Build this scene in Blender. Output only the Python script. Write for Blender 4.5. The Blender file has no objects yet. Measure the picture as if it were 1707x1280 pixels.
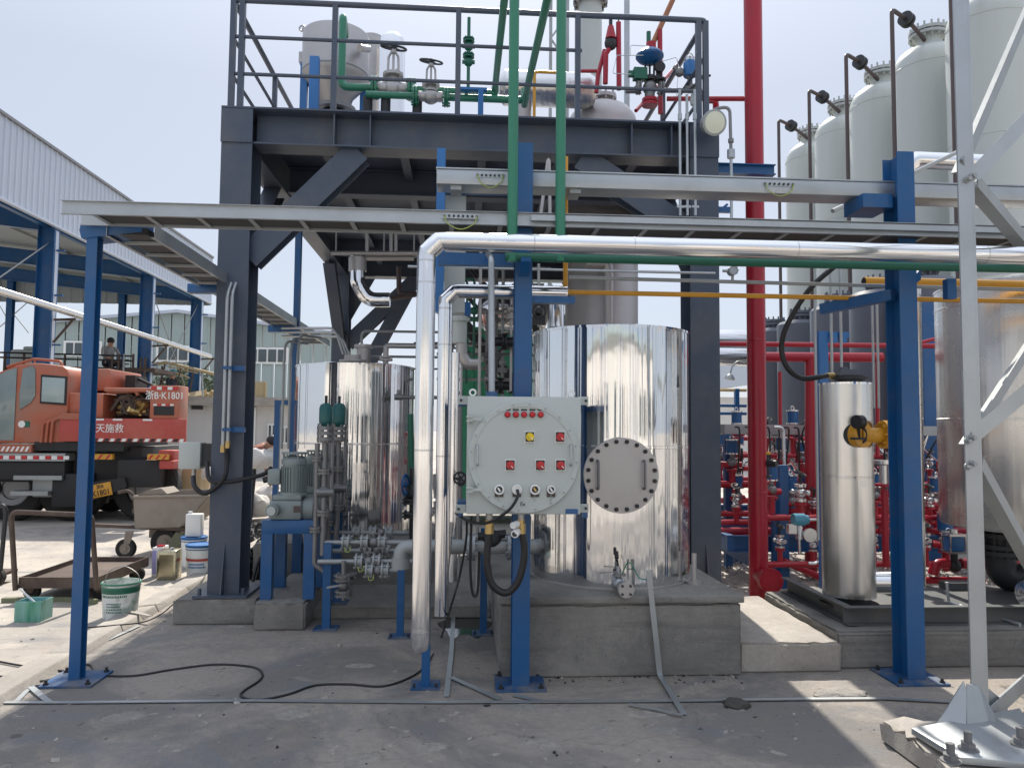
import bpy, bmesh, math, random
from mathutils import Vector, Matrix, Quaternion
R = math.radians
rnd = random.Random(7)
C = bpy.context.scene.collection
sc = bpy.context.scene

# ---------------------------------------------------------------- camera
F, CX, CY = 1270.0, 853.5, 640.0
CAM = Vector((0, 0, 1.55))
yaw, pitch, roll = R(3.7), R(3.4), R(0.5)
fw = Vector((math.sin(yaw)*math.cos(pitch), math.cos(yaw)*math.cos(pitch), math.sin(pitch)))
r0 = Vector((math.cos(yaw), -math.sin(yaw), 0)); u0 = r0.cross(fw)
rt = r0*math.cos(roll) + u0*math.sin(roll); up = u0*math.cos(roll) - r0*math.sin(roll)
cam = bpy.data.cameras.new('camera'); camo = bpy.data.objects.new('camera', cam); C.objects.link(camo)
M3 = Matrix((rt, up, -fw)).transposed()
camo.matrix_world = Matrix.Translation(CAM) @ M3.to_4x4()
cam.sensor_width = 36; cam.lens = F/1707*36; cam.clip_start = .05; cam.clip_end = 2000
sc.camera = camo
# ---------------------------------------------------------------- light
SUN_EL, SUN_AZ = R(47), R(4.5)
w = bpy.data.worlds.new('World'); sc.world = w; w.use_nodes = True
nt = w.node_tree; nt.nodes.clear()
sky = nt.nodes.new('ShaderNodeTexSky'); sky.sky_type = 'NISHITA'; sky.sun_disc = False
sky.sun_elevation = SUN_EL; sky.sun_rotation = SUN_AZ
sky.air_density = 1.0; sky.dust_density = 1.2; sky.ozone_density = 1.5
bg = nt.nodes.new('ShaderNodeBackground'); bg.inputs[1].default_value = .10
wo = nt.nodes.new('ShaderNodeOutputWorld')
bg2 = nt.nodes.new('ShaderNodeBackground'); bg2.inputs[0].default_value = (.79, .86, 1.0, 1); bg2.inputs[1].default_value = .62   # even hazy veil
tcw = nt.nodes.new('ShaderNodeTexCoord'); sxw = nt.nodes.new('ShaderNodeSeparateXYZ'); mrw = nt.nodes.new('ShaderNodeMapRange')   # veil brightened towards the zenith as extra ambient light
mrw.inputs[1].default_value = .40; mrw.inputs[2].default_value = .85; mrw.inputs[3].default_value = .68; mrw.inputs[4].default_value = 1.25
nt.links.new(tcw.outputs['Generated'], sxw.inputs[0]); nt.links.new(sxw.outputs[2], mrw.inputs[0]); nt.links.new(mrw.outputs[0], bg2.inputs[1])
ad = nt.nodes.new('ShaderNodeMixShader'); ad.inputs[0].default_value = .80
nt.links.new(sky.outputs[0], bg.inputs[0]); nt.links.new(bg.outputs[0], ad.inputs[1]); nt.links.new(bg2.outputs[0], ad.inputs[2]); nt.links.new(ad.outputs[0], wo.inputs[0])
sl = bpy.data.lights.new('sun', 'SUN'); sl.energy = 4.8; sl.angle = R(.9); sl.color = (1, .93, .82)
so = bpy.data.objects.new('sun', sl); C.objects.link(so)
tosun = Vector((math.sin(SUN_AZ)*math.cos(SUN_EL), math.cos(SUN_AZ)*math.cos(SUN_EL), math.sin(SUN_EL)))
so.rotation_euler = tosun.to_track_quat('Z', 'Y').to_euler()
sc.view_settings.view_transform = 'Standard'; sc.view_settings.look = 'None'
sc.view_settings.exposure = .34; sc.view_settings.gamma = 1
try:
    sc.cycles.max_bounces = 8; sc.cycles.glossy_bounces = 5; sc.cycles.diffuse_bounces = 3
except Exception: pass

# ---------------------------------------------------------------- picture point -> place
def ray(px, py): return rt*((px-CX)/F) + up*(-(py-CY)/F) + fw
def at(px, py, Y):
    d = ray(px, py); return CAM + d*(Y/d.y)
def gz(px, py, z=0.0):
    d = ray(px, py); return CAM + d*((z-CAM.z)/d.z)
def V(*a): return Vector(a)
X3, Y3, Z3 = V(1,0,0), V(0,1,0), V(0,0,1)

# ---------------------------------------------------------------- mesh builder
def frame(d, hint=None):
    d = d.normalized()
    h = hint if hint is not None else (Z3 if abs(d.z) < .9 else Y3)
    a = h - d*h.dot(d)
    if a.length < 1e-5: a = d.orthogonal()
    a.normalize(); b = d.cross(a); return a, b, d       # a ~ hint, b = side
class MB:
    def __init__(s): s.v = []; s.f = []; s.mi = []; s.cur = 0
    def add(s, vs, fs):
        o = len(s.v); s.v += [Vector(x) for x in vs]; s.f += [[i+o for i in f] for f in fs]; s.mi += [s.cur]*len(fs); return s
    def box(s, x0, x1, y0, y1, z0, z1):
        return s.add([(x0,y0,z0),(x1,y0,z0),(x1,y1,z0),(x0,y1,z0),(x0,y0,z1),(x1,y0,z1),(x1,y1,z1),(x0,y1,z1)],
            [(3,2,1,0),(4,5,6,7),(0,1,5,4),(1,2,6,5),(2,3,7,6),(3,0,4,7)])
    def cbox(s, c, sx, sy, sz, q=None):
        c = Vector(c); vs = []
        for z in (-1,1):
            for x, y in ((-1,-1),(1,-1),(1,1),(-1,1)):
                p = V(x*sx/2, y*sy/2, z*sz/2); vs.append(c + (q @ p if q else p))
        return s.add(vs, [(3,2,1,0),(4,5,6,7),(0,1,5,4),(1,2,6,5),(2,3,7,6),(3,0,4,7)])
    def sweep(s, prof, p, q, hint=None, caps=True):
        p, q = Vector(p), Vector(q); a, b, d = frame(q-p, hint); n = len(prof)
        vs = [p + b*x + a*y for x, y in prof] + [q + b*x + a*y for x, y in prof]
        fs = [(i, (i+1) % n, n+(i+1) % n, n+i) for i in range(n)]
        if caps: fs += [tuple(range(n-1,-1,-1)), tuple(range(n, 2*n))]
        return s.add(vs, fs)
    def bar(s, p, q, w, h, hint=None):
        return s.sweep([(-w/2,-h/2),(w/2,-h/2),(w/2,h/2),(-w/2,h/2)], p, q, hint)
    def hbeam(s, p, q, w, h, tf=.012, tw=.009, hint=None):
        W, H, T = w/2, h/2, tw/2
        return s.sweep([(-W,-H),(W,-H),(W,-H+tf),(T,-H+tf),(T,H-tf),(W,H-tf),(W,H),(-W,H),(-W,H-tf),(-T,H-tf),(-T,-H+tf),(-W,-H+tf)], p, q, hint)
    def channel(s, p, q, w, h, t=.008, hint=None, flip=1):
        W, H = w/2, h/2
        pr = [(-W,-H),(W,-H),(W,-H+t),(-W+t,-H+t),(-W+t,H-t),(W,H-t),(W,H),(-W,H)]
        if flip < 0: pr = [(-x, y) for x, y in reversed(pr)]
        return s.sweep(pr, p, q, hint)
    def angle(s, p, q, w, t=.008, hint=None, fx=1, fy=1):
        pr = [(0,0),(w,0),(w,t),(t,t),(t,w),(0,w)]
        pr = [(x*fx, y*fy) for x, y in pr]
        if fx*fy < 0: pr.reverse()
        return s.sweep(pr, p, q, hint)
    def cyl(s, p, q, r, r2=None, n=16, caps=True):
        p, q = Vector(p), Vector(q); r2 = r if r2 is None else r2; a, b, d = frame(q-p)
        cs = [(math.cos(2*math.pi*i/n), math.sin(2*math.pi*i/n)) for i in range(n)]
        vs = [p + b*(x*r) + a*(y*r) for x, y in cs] + [q + b*(x*r2) + a*(y*r2) for x, y in cs]
        fs = [(i, (i+1) % n, n+(i+1) % n, n+i) for i in range(n)]
        if caps: fs += [tuple(range(n-1,-1,-1)), tuple(range(n, 2*n))]
        return s.add(vs, fs)
    def lathe(s, o, prof, axis=Z3, n=32, close=True):
        o = Vector(o); a, b, d = frame(Vector(axis)); vs = []; fs = []; k = len(prof)
        for r, h in prof:
            for i in range(n):
                t = 2*math.pi*i/n; vs.append(o + d*h + b*(math.cos(t)*r) + a*(math.sin(t)*r))
        for j in range(k-1):
            for i in range(n):
                i2 = (i+1) % n; fs.append((j*n+i, j*n+i2, (j+1)*n+i2, (j+1)*n+i))
        if close:
            if prof[0][0] > 1e-4: fs.append(tuple(range(n-1,-1,-1)))
            if prof[-1][0] > 1e-4: fs.append(tuple(range((k-1)*n, k*n)))
        return s.add(vs, fs)
    def tube(s, pts, r, n=10, bend=0, caps=True, steps=6):
        pts = [Vector(p) for p in pts]
        if bend:
            out = [pts[0]]
            for i in range(1, len(pts)-1):
                a, b, c = pts[i-1], pts[i], pts[i+1]
                u, v = (a-b), (c-b); lu, lv = u.length, v.length
                if lu < 1e-6 or lv < 1e-6: continue
                u /= lu; v /= lv; k = max(-1, min(1, u.dot(v))); th = math.acos(k)
                if th > 3.1: out.append(b); continue
                t = min(bend/math.tan(th/2), lu*.49, lv*.49)
                p0, p1 = b+u*t, b+v*t
                for j in range(steps+1):
                    x = j/steps; out.append(p0*(1-x)**2 + b*(2*x*(1-x)) + p1*x*x)
            out.append(pts[-1]); pts = out
        k = len(pts); tang = []
        for i in range(k):
            t = (pts[min(i+1,k-1)]-pts[max(i-1,0)]); tang.append(t.normalized() if t.length > 1e-9 else Z3)
        a = frame(tang[0])[0]; vs = []; fs = []
        for i in range(k):
            a = a - tang[i]*a.dot(tang[i])
            if a.length < 1e-6: a = tang[i].orthogonal()
            a.normalize(); b = tang[i].cross(a)
            rr = r[i] if isinstance(r, (list, tuple)) else r
            for j in range(n):
                th = 2*math.pi*j/n; vs.append(pts[i] + b*(math.cos(th)*rr) + a*(math.sin(th)*rr))
        for i in range(k-1):
            for j in range(n):
                j2 = (j+1) % n; fs.append((i*n+j, i*n+j2, (i+1)*n+j2, (i+1)*n+j))
        if caps: fs += [tuple(range(n-1,-1,-1)), tuple(range((k-1)*n, k*n))]
        return s.add(vs, fs)
    def curve(s, pts, r, n=8, sub=8):               # smooth Catmull-Rom tube
        return s.tube(catmull(pts, sub), r, n)
    def sphere(s, c, r, n=12, sc_=(1,1,1)):
        c = Vector(c); m = n//2; vs = []; fs = []
        for j in range(m+1):
            t = math.pi*j/m
            for i in range(n):
                p = 2*math.pi*i/n
                vs.append(c + V(math.sin(t)*math.cos(p)*r*sc_[0], math.sin(t)*math.sin(p)*r*sc_[1], math.cos(t)*r*sc_[2]))
        for j in range(m):
            for i in range(n):
                i2 = (i+1) % n; fs.append((j*n+i, (j+1)*n+i, (j+1)*n+i2, j*n+i2))
        return s.add(vs, fs)
    def torus(s, c, axis, Rr, r, n=20, m=6):
        c = Vector(c); a, b, d = frame(Vector(axis)); vs = []; fs = []
        for i in range(n):
            t = 2*math.pi*i/n; e = b*math.cos(t)+a*math.sin(t)
            for j in range(m):
                q = 2*math.pi*j/m; vs.append(c + e*(Rr+r*math.cos(q)) + d*(r*math.sin(q)))
        for i in range(n):
            for j in range(m):
                i2, j2 = (i+1) % n, (j+1) % m; fs.append((i*m+j, i2*m+j, i2*m+j2, i*m+j2))
        return s.add(vs, fs)
    def prism(s, poly, dv):
        poly = [Vector(p) for p in poly]; dv = Vector(dv); n = len(poly)
        nrm = Vector((0,0,0))
        for i in range(n): nrm += poly[i].cross(poly[(i+1) % n])
        if nrm.dot(dv) < 0: poly.reverse()
        return s.add(poly + [p+dv for p in poly], [tuple(range(n-1,-1,-1)), tuple(range(n, 2*n))] + [(i,(i+1)%n,n+(i+1)%n,n+i) for i in range(n)])
    def bolts(s, c, axis, Rr, k, r, h, ph=0, n=6):
        c = Vector(c); a, b, d = frame(Vector(axis))
        for i in range(k):
            t = 2*math.pi*(i+ph)/k; p = c + b*(math.cos(t)*Rr) + a*(math.sin(t)*Rr); s.cyl(p, p+d*h, r, n=n)
        return s
    def flange(s, c, axis, Rr, t, k=6, gap=.012, n=20):   # pair of flanges face to face with bolts through
        c = Vector(c); d = Vector(axis).normalized()
        s.cyl(c-d*(gap/2+t), c-d*gap/2, Rr, n=n); s.cyl(c+d*gap/2, c+d*(gap/2+t), Rr, n=n); s.cyl(c-d*gap/2, c+d*gap/2, Rr*.75, n=n)
        a, b, _ = frame(d)
        for i in range(k):
            th = 2*math.pi*(i+.5)/k; p = c + b*(math.cos(th)*Rr*.82) + a*(math.sin(th)*Rr*.82)
            s.cyl(p-d*(gap/2+t*1.9), p+d*(gap/2+t*1.9), Rr*.1, n=6)
        return s
    def wheel(s, c, axis, Rr, r, k=3):                     # handwheel with spokes and hub
        c = Vector(c); a, b, d = frame(Vector(axis)); s.torus(c, d, Rr, r, 20, 6); s.cyl(c-d*r*1.5, c+d*r*1.5, r*2.2, n=10)
        for i in range(k):
            t = 2*math.pi*i/k; e = b*math.cos(t)+a*math.sin(t); s.cyl(c+e*r, c+e*Rr, r*.8, n=6)
        return s
    def ribbed(s, p, u, L, v, H, nrm, pitch, dep, th=.0):  # trapezoid-ribbed sheet starting at p, along u, height v
        p, u, v, nrm = Vector(p), Vector(u).normalized(), Vector(v), Vector(nrm).normalized()
        k = max(1, int(round(L/pitch))); w_ = L/k; xs = []
        for i in range(k):
            x = i*w_; xs += [(x, 0), (x+w_*.70, 0), (x+w_*.78, dep), (x+w_*.92, dep)]
        xs.append((L, 0)); vs = []
        for x, dd in xs: vs.append(p+u*x+nrm*dd); vs.append(p+u*x+nrm*dd+v*H)
        return s.add(vs, [(2*i, 2*i+2, 2*i+3, 2*i+1) for i in range(len(xs)-1)])
    def text(s, body, size, o, xdir, ydir, ext=.001, cx=True, sx=1.0, bold=.018):
        cu = bpy.data.curves.new('lettering', 'FONT'); cu.body = body; cu.size = size; cu.extrude = ext
        cu.align_x = 'CENTER' if cx else 'LEFT'; cu.align_y = 'CENTER'; cu.resolution_u = 3; cu.offset = size*bold
        ob = bpy.data.objects.new('lettering', cu); C.objects.link(ob)
        dg = bpy.context.evaluated_depsgraph_get(); me = bpy.data.meshes.new_from_object(ob.evaluated_get(dg))
        xd, yd = Vector(xdir).normalized(), Vector(ydir).normalized(); zd = xd.cross(yd); o = Vector(o)
        s.add([o + xd*(q.co.x*sx) + yd*q.co.y + zd*q.co.z for q in me.vertices], [tuple(p.vertices) for p in me.polygons])
        bpy.data.objects.remove(ob); bpy.data.curves.remove(cu); bpy.data.meshes.remove(me); return s
    def build(s, name, m, parent=None, smooth=35, origin=None, bevel=0):
        vs = s.v
        if parent is not None: off = OFF[parent]
        else:
            if origin is None:
                lo = [min(v[i] for v in vs) for i in range(3)]; hi = [max(v[i] for v in vs) for i in range(3)]
                origin = V((lo[0]+hi[0])/2, (lo[1]+hi[1])/2, lo[2])
            off = Vector(origin)
        me = bpy.data.meshes.new(name); me.from_pydata([v-off for v in vs], [], s.f)
        ms = m if isinstance(m, (list, tuple)) else [m]
        for q in ms: me.materials.append(q)
        if len(ms) > 1: me.polygons.foreach_set('material_index', s.mi)
        if bevel:
            bm = bmesh.new(); bm.from_mesh(me); bmesh.ops.remove_doubles(bm, verts=bm.verts, dist=1e-5)
            ed = [e for e in bm.edges if len(e.link_faces) == 2 and e.calc_face_angle(0) > .6]
            bmesh.ops.bevel(bm, geom=ed, offset=bevel, segments=2, affect='EDGES', profile=.5); bm.to_mesh(me); bm.free()
        if smooth:
            me.polygons.foreach_set('use_smooth', [True]*len(me.polygons)); me.set_sharp_from_angle(angle=R(smooth))
        me.update()
        o = bpy.data.objects.new(name, me); C.objects.link(o)
        if parent is not None: o.parent = parent
        else: o.location = off
        OFF[o] = off; return o
OFF = {}
def build_each(mb, name, m, parent, smooth=35):      # every loose piece of mb becomes a part of its own
    p = list(range(len(mb.v)))
    def find(i):
        while p[i] != i: p[i] = p[p[i]]; i = p[i]
        return i
    for f in mb.f:
        for i in f[1:]: p[find(i)] = find(f[0])
    gr_ = {}
    for f in mb.f: gr_.setdefault(find(f[0]), []).append(f)
    out = []
    for fs in gr_.values():
        ids = sorted({i for f in fs for i in f}); k = {i: j for j, i in enumerate(ids)}; b = MB(); b.add([mb.v[i] for i in ids], [[k[i] for i in f] for f in fs]); out.append(b.build(name, m, parent, smooth))
    return out
def catmull(pts, sub=8):
    pts = [Vector(p) for p in pts]; P = [pts[0]*2-pts[1]] + pts + [pts[-1]*2-pts[-2]]; out = []
    for i in range(1, len(P)-2):
        a, b, c, d = P[i-1], P[i], P[i+1], P[i+2]
        for j in range(sub):
            t = j/sub; out.append(.5*((b*2) + (c-a)*t + (a*2-b*5+c*4-d)*t*t + (b*3-a-c*3+d)*t**3))
    out.append(pts[-1]); return out
def tag(o, label=None, cat=None, group=None, kind=None):
    if label: o['label'] = label
    if cat: o['category'] = cat
    if group: o['group'] = group
    if kind: o['kind'] = kind
    return o
def thing(name, label, cat, loc=(0,0,0), group=None):
    o = bpy.data.objects.new(name, None); C.objects.link(o); o.empty_display_size = .1
    o.location = loc; OFF[o] = Vector(loc); return tag(o, label, cat, group)
def copy_tree(o, loc=None, rot=None, label=None, parent=None, scale=None):
    c = o.copy(); C.objects.link(c)
    if parent is not None: c.parent = parent; c.matrix_parent_inverse = o.matrix_parent_inverse
    if loc is not None: c.location = loc
    if rot is not None: c.rotation_euler = rot
    if scale is not None: c.scale = (scale,)*3
    if label: c['label'] = label
    for ch in list(o.children): copy_tree(ch, parent=c)
    return c

# ---------------------------------------------------------------- materials
def mat(name, col, rough=.5, metal=0.0, var=.12, scale=3.0, bump=0.0, bscale=40, dirt=None, dscale=1.2, damt=.35, stretch=None, spec=None, coat=0, rv=.08):
    m = bpy.data.materials.new(name); m.use_nodes = True; n = m.node_tree.nodes; l = m.node_tree.links
    b = n['Principled BSDF']; tc = n.new('ShaderNodeTexCoord'); mp = n.new('ShaderNodeMapping'); l.new(tc.outputs['Object'], mp.inputs[0])
    if stretch: mp.inputs['Scale'].default_value = stretch
    n1 = n.new('ShaderNodeTexNoise'); n1.inputs['Scale'].default_value = scale; n1.inputs['Detail'].default_value = 6; n1.inputs['Roughness'].default_value = .6
    l.new(mp.outputs[0], n1.inputs[0])
    mx = n.new('ShaderNodeMix'); mx.data_type = 'RGBA'; c = Vector(col[:3])
    mx.inputs[6].default_value = (*[max(0, x*(1-var)) for x in c], 1); mx.inputs[7].default_value = (*[min(1, x*(1+var)) for x in c], 1)
    l.new(n1.outputs[0], mx.inputs[0]); out = mx.outputs[2]
    if dirt:
        n2 = n.new('ShaderNodeTexNoise'); n2.inputs['Scale'].default_value = dscale; n2.inputs['Detail'].default_value = 8; n2.inputs['Roughness'].default_value = .65
        l.new(mp.outputs[0], n2.inputs[0]); rp = n.new('ShaderNodeValToRGB'); rp.color_ramp.elements[0].position = .46; rp.color_ramp.elements[1].position = .7
        rp.color_ramp.elements[1].color = (damt, damt, damt, 1); l.new(n2.outputs[0], rp.inputs[0])
        m2 = n.new('ShaderNodeMix'); m2.data_type = 'RGBA'; l.new(rp.outputs[0], m2.inputs[0]); l.new(out, m2.inputs[6]); m2.inputs[7].default_value = (*dirt, 1); out = m2.outputs[2]
    l.new(out, b.inputs['Base Color'])
    rr = n.new('ShaderNodeMapRange'); rr.inputs[3].default_value = max(.02, rough-rv); rr.inputs[4].default_value = min(1, rough+rv)
    l.new(n1.outputs[0], rr.inputs[0]); l.new(rr.outputs[0], b.inputs['Roughness']); b.inputs['Metallic'].default_value = metal
    if spec is not None: b.inputs['Specular IOR Level'].default_value = spec
    if coat: b.inputs['Coat Weight'].default_value = coat; b.inputs['Coat Roughness'].default_value = .15
    if bump:
        n3 = n.new('ShaderNodeTexNoise'); n3.inputs['Scale'].default_value = bscale; n3.inputs['Detail'].default_value = 4; l.new(mp.outputs[0], n3.inputs[0])
        bp = n.new('ShaderNodeBump'); bp.inputs['Strength'].default_value = bump; bp.inputs['Distance'].default_value = .01
        l.new(n3.outputs[0], bp.inputs['Height']); l.new(bp.outputs[0], b.inputs['Normal'])
    return m
def cladding(name, col, rough, wav, dirtcol=None, aniso=0, axis='Z'):             # thin bright sheet: slow waves round the barrel
    m = mat(name, col, rough, 1.0, .05, 1.5, dirt=dirtcol, dscale=2.2, damt=.25, rv=.04)
    n = m.node_tree.nodes; l = m.node_tree.links; b = n['Principled BSDF']; tc = n.new('ShaderNodeTexCoord'); mp = n.new('ShaderNodeMapping')
    mp.inputs['Scale'].default_value = (10, 10, .10) if axis == 'Z' else (.25, 9, 9); l.new(tc.outputs['Object'], mp.inputs[0])
    t = n.new('ShaderNodeTexNoise'); t.inputs['Scale'].default_value = 1; t.inputs['Detail'].default_value = 2.5; l.new(mp.outputs[0], t.inputs[0])
    t2 = n.new('ShaderNodeTexNoise'); t2.inputs['Scale'].default_value = 4; t2.inputs['Detail'].default_value = 2; l.new(tc.outputs['Object'], t2.inputs[0])
    ad = n.new('ShaderNodeMath'); ad.operation = 'MULTIPLY_ADD'; ad.inputs[1].default_value = .10; l.new(t2.outputs[0], ad.inputs[0]); l.new(t.outputs[0], ad.inputs[2])
    b.inputs['Anisotropic'].default_value = aniso; tg = n.new('ShaderNodeTangent'); tg.direction_type = 'RADIAL'; tg.axis = axis; l.new(tg.outputs[0], b.inputs['Tangent'])
    bp = n.new('ShaderNodeBump'); bp.inputs['Strength'].default_value = wav; bp.inputs['Distance'].default_value = .03
    l.new(ad.outputs[0], bp.inputs['Height']); l.new(bp.outputs[0], b.inputs['Normal']); return m
def concrete(name, col, stain, scale=.6, bump=.35, patch=None):
    m = bpy.data.materials.new(name); m.use_nodes = True; n = m.node_tree.nodes; l = m.node_tree.links; b = n['Principled BSDF']
    tc = n.new('ShaderNodeTexCoord'); out = None
    def noise(sc_, det, ro=.6, dist=0):
        t = n.new('ShaderNodeTexNoise'); t.inputs['Scale'].default_value = sc_; t.inputs['Detail'].default_value = det; t.inputs['Roughness'].default_value = ro; t.inputs['Distortion'].default_value = dist
        l.new(tc.outputs['Object'], t.inputs[0]); return t.outputs[0]
    def ramp(src, a, b_, hi=1.0):
        r_ = n.new('ShaderNodeMapRange'); r_.inputs[1].default_value = a; r_.inputs[2].default_value = b_; r_.inputs[4].default_value = hi; l.new(src, r_.inputs[0]); return r_.outputs[0]
    def mix(f, a, c2):
        x = n.new('ShaderNodeMix'); x.data_type = 'RGBA'; l.new(f, x.inputs[0])
        if isinstance(a, tuple): x.inputs[6].default_value = (*a, 1)
        else: l.new(a, x.inputs[6])
        x.inputs[7].default_value = (*c2, 1); return x.outputs[2]
    c = Vector(col); big = noise(scale, 8, .62, .6); lo_, hi_ = (.47, .57) if patch else (.45, .66); fine = noise(22, 6, .7)
    o = mix(ramp(fine, .3, .7), tuple(c*.86), tuple(c*1.12))
    o = mix(ramp(big, lo_, hi_, .8), o, stain)
    o = mix(ramp(noise(scale*2.7, 9, .7, 1.2), .56, .70, .55), o, tuple(c*1.28))
    o = mix(ramp(noise(scale*5, 9, .75, 1.5), .58, .74, .7), o, tuple(Vector(stain)*.7))
    if patch:
        o = mix(ramp(noise(scale*.9, 9, .68, 2.5), .52, .66, .75), o, (.175, .18, .19)); o = mix(ramp(noise(scale*1.25, 9, .7, 1.0), .58, .72, .6), o, (.33, .265, .205))
        vo = n.new('ShaderNodeTexVoronoi'); vo.feature = 'DISTANCE_TO_EDGE'; vo.inputs['Scale'].default_value = .42; wp = n.new('ShaderNodeVectorMath'); wp.operation = 'MULTIPLY_ADD'
        nz = n.new('ShaderNodeTexNoise'); nz.inputs['Scale'].default_value = 1.6; nz.inputs['Detail'].default_value = 8; l.new(tc.outputs['Object'], nz.inputs[0]); wp.inputs[1].default_value = (.9, .9, .9)
        l.new(nz.outputs['Color'], wp.inputs[0]); l.new(tc.outputs['Object'], wp.inputs[2]); l.new(wp.outputs[0], vo.inputs['Vector'])
        o = mix(ramp(vo.outputs['Distance'], .0025, .0008, .35), o, (.10, .095, .09))
        o = mix(ramp(noise(7.5, 5, .6, .8), .655, .685, .55), o, tuple(c*1.55)); o = mix(ramp(noise(13, 4, .55, .5), .67, .70, .7), o, (.08, .076, .07)); o = mix(ramp(noise(3.2, 9, .75, 1.8), .60, .70, .55), o, tuple(c*.55))
        mp2 = n.new('ShaderNodeMapping'); mp2.inputs['Scale'].default_value = (1.1, 5, 1); l.new(tc.outputs['Object'], mp2.inputs[0]); ns = n.new('ShaderNodeTexNoise'); ns.inputs['Scale'].default_value = 1.4; ns.inputs['Detail'].default_value = 10; ns.inputs['Roughness'].default_value = .72; l.new(mp2.outputs[0], ns.inputs[0]); o = mix(ramp(ns.outputs[0], .55, .72, .6), o, (.205, .195, .185))
        o = mix(ramp(noise(scale*1.6, 10, .8, 2.0), .66, .68, .85), o, patch)
    if not patch:
        mp2 = n.new('ShaderNodeMapping'); mp2.inputs['Scale'].default_value = (.7, .7, 7); l.new(tc.outputs['Object'], mp2.inputs[0]); ns = n.new('ShaderNodeTexNoise'); ns.inputs['Scale'].default_value = 1.5; ns.inputs['Detail'].default_value = 9; ns.inputs['Roughness'].default_value = .7; l.new(mp2.outputs[0], ns.inputs[0]); o = mix(ramp(ns.outputs[0], .5, .7, .7), o, tuple(Vector(stain)*.72))
        vo = n.new('ShaderNodeTexVoronoi'); vo.inputs['Scale'].default_value = 26; l.new(tc.outputs['Object'], vo.inputs['Vector']); o = mix(ramp(vo.outputs['Distance'], .13, .07, .8), o, tuple(Vector(stain)*.4))
    l.new(o, b.inputs['Base Color']); rr = ramp(big, .3, .7); mr = n.new('ShaderNodeMapRange'); mr.inputs[3].default_value = .72; mr.inputs[4].default_value = .95; l.new(rr, mr.inputs[0]); l.new(mr.outputs[0], b.inputs['Roughness'])
    bp = n.new('ShaderNodeBump'); bp.inputs['Strength'].default_value = bump; bp.inputs['Distance'].default_value = .012
    ad = n.new('ShaderNodeMath'); ad.operation = 'ADD'; l.new(noise(45, 5, .7), ad.inputs[0]); l.new(noise(6, 6, .7), ad.inputs[1]); l.new(ad.outputs[0], bp.inputs['Height']); l.new(bp.outputs[0], b.inputs['Normal'])
    return m
m_ground = concrete('site_concrete', (.46, .415, .36), (.33, .30, .27), .55, .5, (.55, .51, .46))
m_apron = concrete('apron_concrete', (.315, .280, .245), (.165, .158, .152), .8, .9, (.38, .35, .32))
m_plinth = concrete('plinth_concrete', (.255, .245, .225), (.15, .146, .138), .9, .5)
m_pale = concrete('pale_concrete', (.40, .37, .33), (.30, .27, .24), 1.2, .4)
m_steel = mat('slate_paint', (.058, .078, .116), .42, 0, .14, 2.2, .06, 60, (.14, .135, .13), 2.4, .40)
m_deck = mat('deck_steel', (.066, .084, .125), .55, 0, .15, 2)
m_blue = mat('blue_paint', (.010, .092, .255), .38, 0, .14, 3, .08, 50, (.10, .12, .16), 3.2, .42)
m_bluedusty = mat('dusty_blue_paint', (.012, .075, .20), .6, 0, .2, 5, .15, 40, (.20, .185, .165), 4.5, .95)
m_lblue = mat('light_blue_paint', (.03, .16, .42), .38, 0, .08, 3)
m_galv = mat('galvanised_steel', (.44, .47, .49), .42, .75, .20, 7, .06, 30, (.27, .28, .285), 3.5, .5)
m_galvd = mat('galvanised_dull', (.36, .38, .385), .55, .5, .2, 5, .08, 40, (.25, .24, .22), 2, .4)
m_alu = cladding('aluminium_cladding', (.84, .84, .85), .13, .30)
m_aluX = cladding('run_cladding', (.84, .84, .85), .13, .25, axis='X')
m_aluT = cladding('tank_cladding', (.77, .775, .78), .085, .40, None, .80)
m_aluS = cladding('brushed_cladding', (.70, .695, .68), .26, .22, None, .75)
m_aluR = cladding('dull_cladding', (.68, .675, .665), .27, .36, (.52, .50, .48), .7)
m_ss = mat('stainless_dull', (.46, .445, .44), .46, .7, .10, 2, .03, 60, (.30, .28, .27), 1.5, .4)
m_sspol = mat('stainless_bright', (.66, .66, .66), .25, 1, .08, 4)
m_green = mat('green_pipe_paint', (.034, .20, .122), .30, 0, .08, 3)
m_dgreen = mat('deep_green_paint', (.012, .12, .075), .4, 0, .1, 3)
m_teal = mat('teal_paint', (.012, .105, .105), .32, 0, .1, 4)
m_red = mat('red_pipe_paint', (.36, .010, .026), .32, 0, .10, 3, 0, 40, (.22, .02, .03), 2, .4)
m_yel = mat('yellow_pipe_paint', (.62, .30, .022), .35, 0, .08, 3, 0, 40, (.45, .22, .03), 2, .4)
m_brown = mat('brown_primer', (.085, .062, .060), .55, 0, .15, 3)
m_iron = mat('cast_iron_grey', (.22, .22, .225), .45, .55, .2, 8, .08, 50)
m_dark = mat('dark_iron', (.035, .037, .040), .5, .3, .2, 6)
m_black = mat('black_rubber', (.012, .012, .014), .45, 0, .2, 8)
m_box = mat('light_grey_enamel', (.46, .50, .485), .36, 0, .04, 2, .04, 90, (.38, .40, .38), 2.4, .25)
m_white = mat('white_enamel', (.78, .79, .77), .4, 0, .05, 3)
m_tank = mat('white_tank_paint', (.50, .535, .515), .33, 0, .05, 1.2, 0, 40, (.47, .48, .44), 1.0, .45, stretch=(2.2, 2.2, .22))
m_slate = mat('slate_tank_paint', (.105, .118, .15), .4, 0, .08, 1.2)
m_pump = mat('pump_grey_green', (.24, .285, .285), .42, .1, .12, 5, .06, 60, (.10, .10, .10), 3, .4)
m_lampred = mat('red_plastic', (.50, .012, .022), .2, 0, .05, 5)
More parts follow.
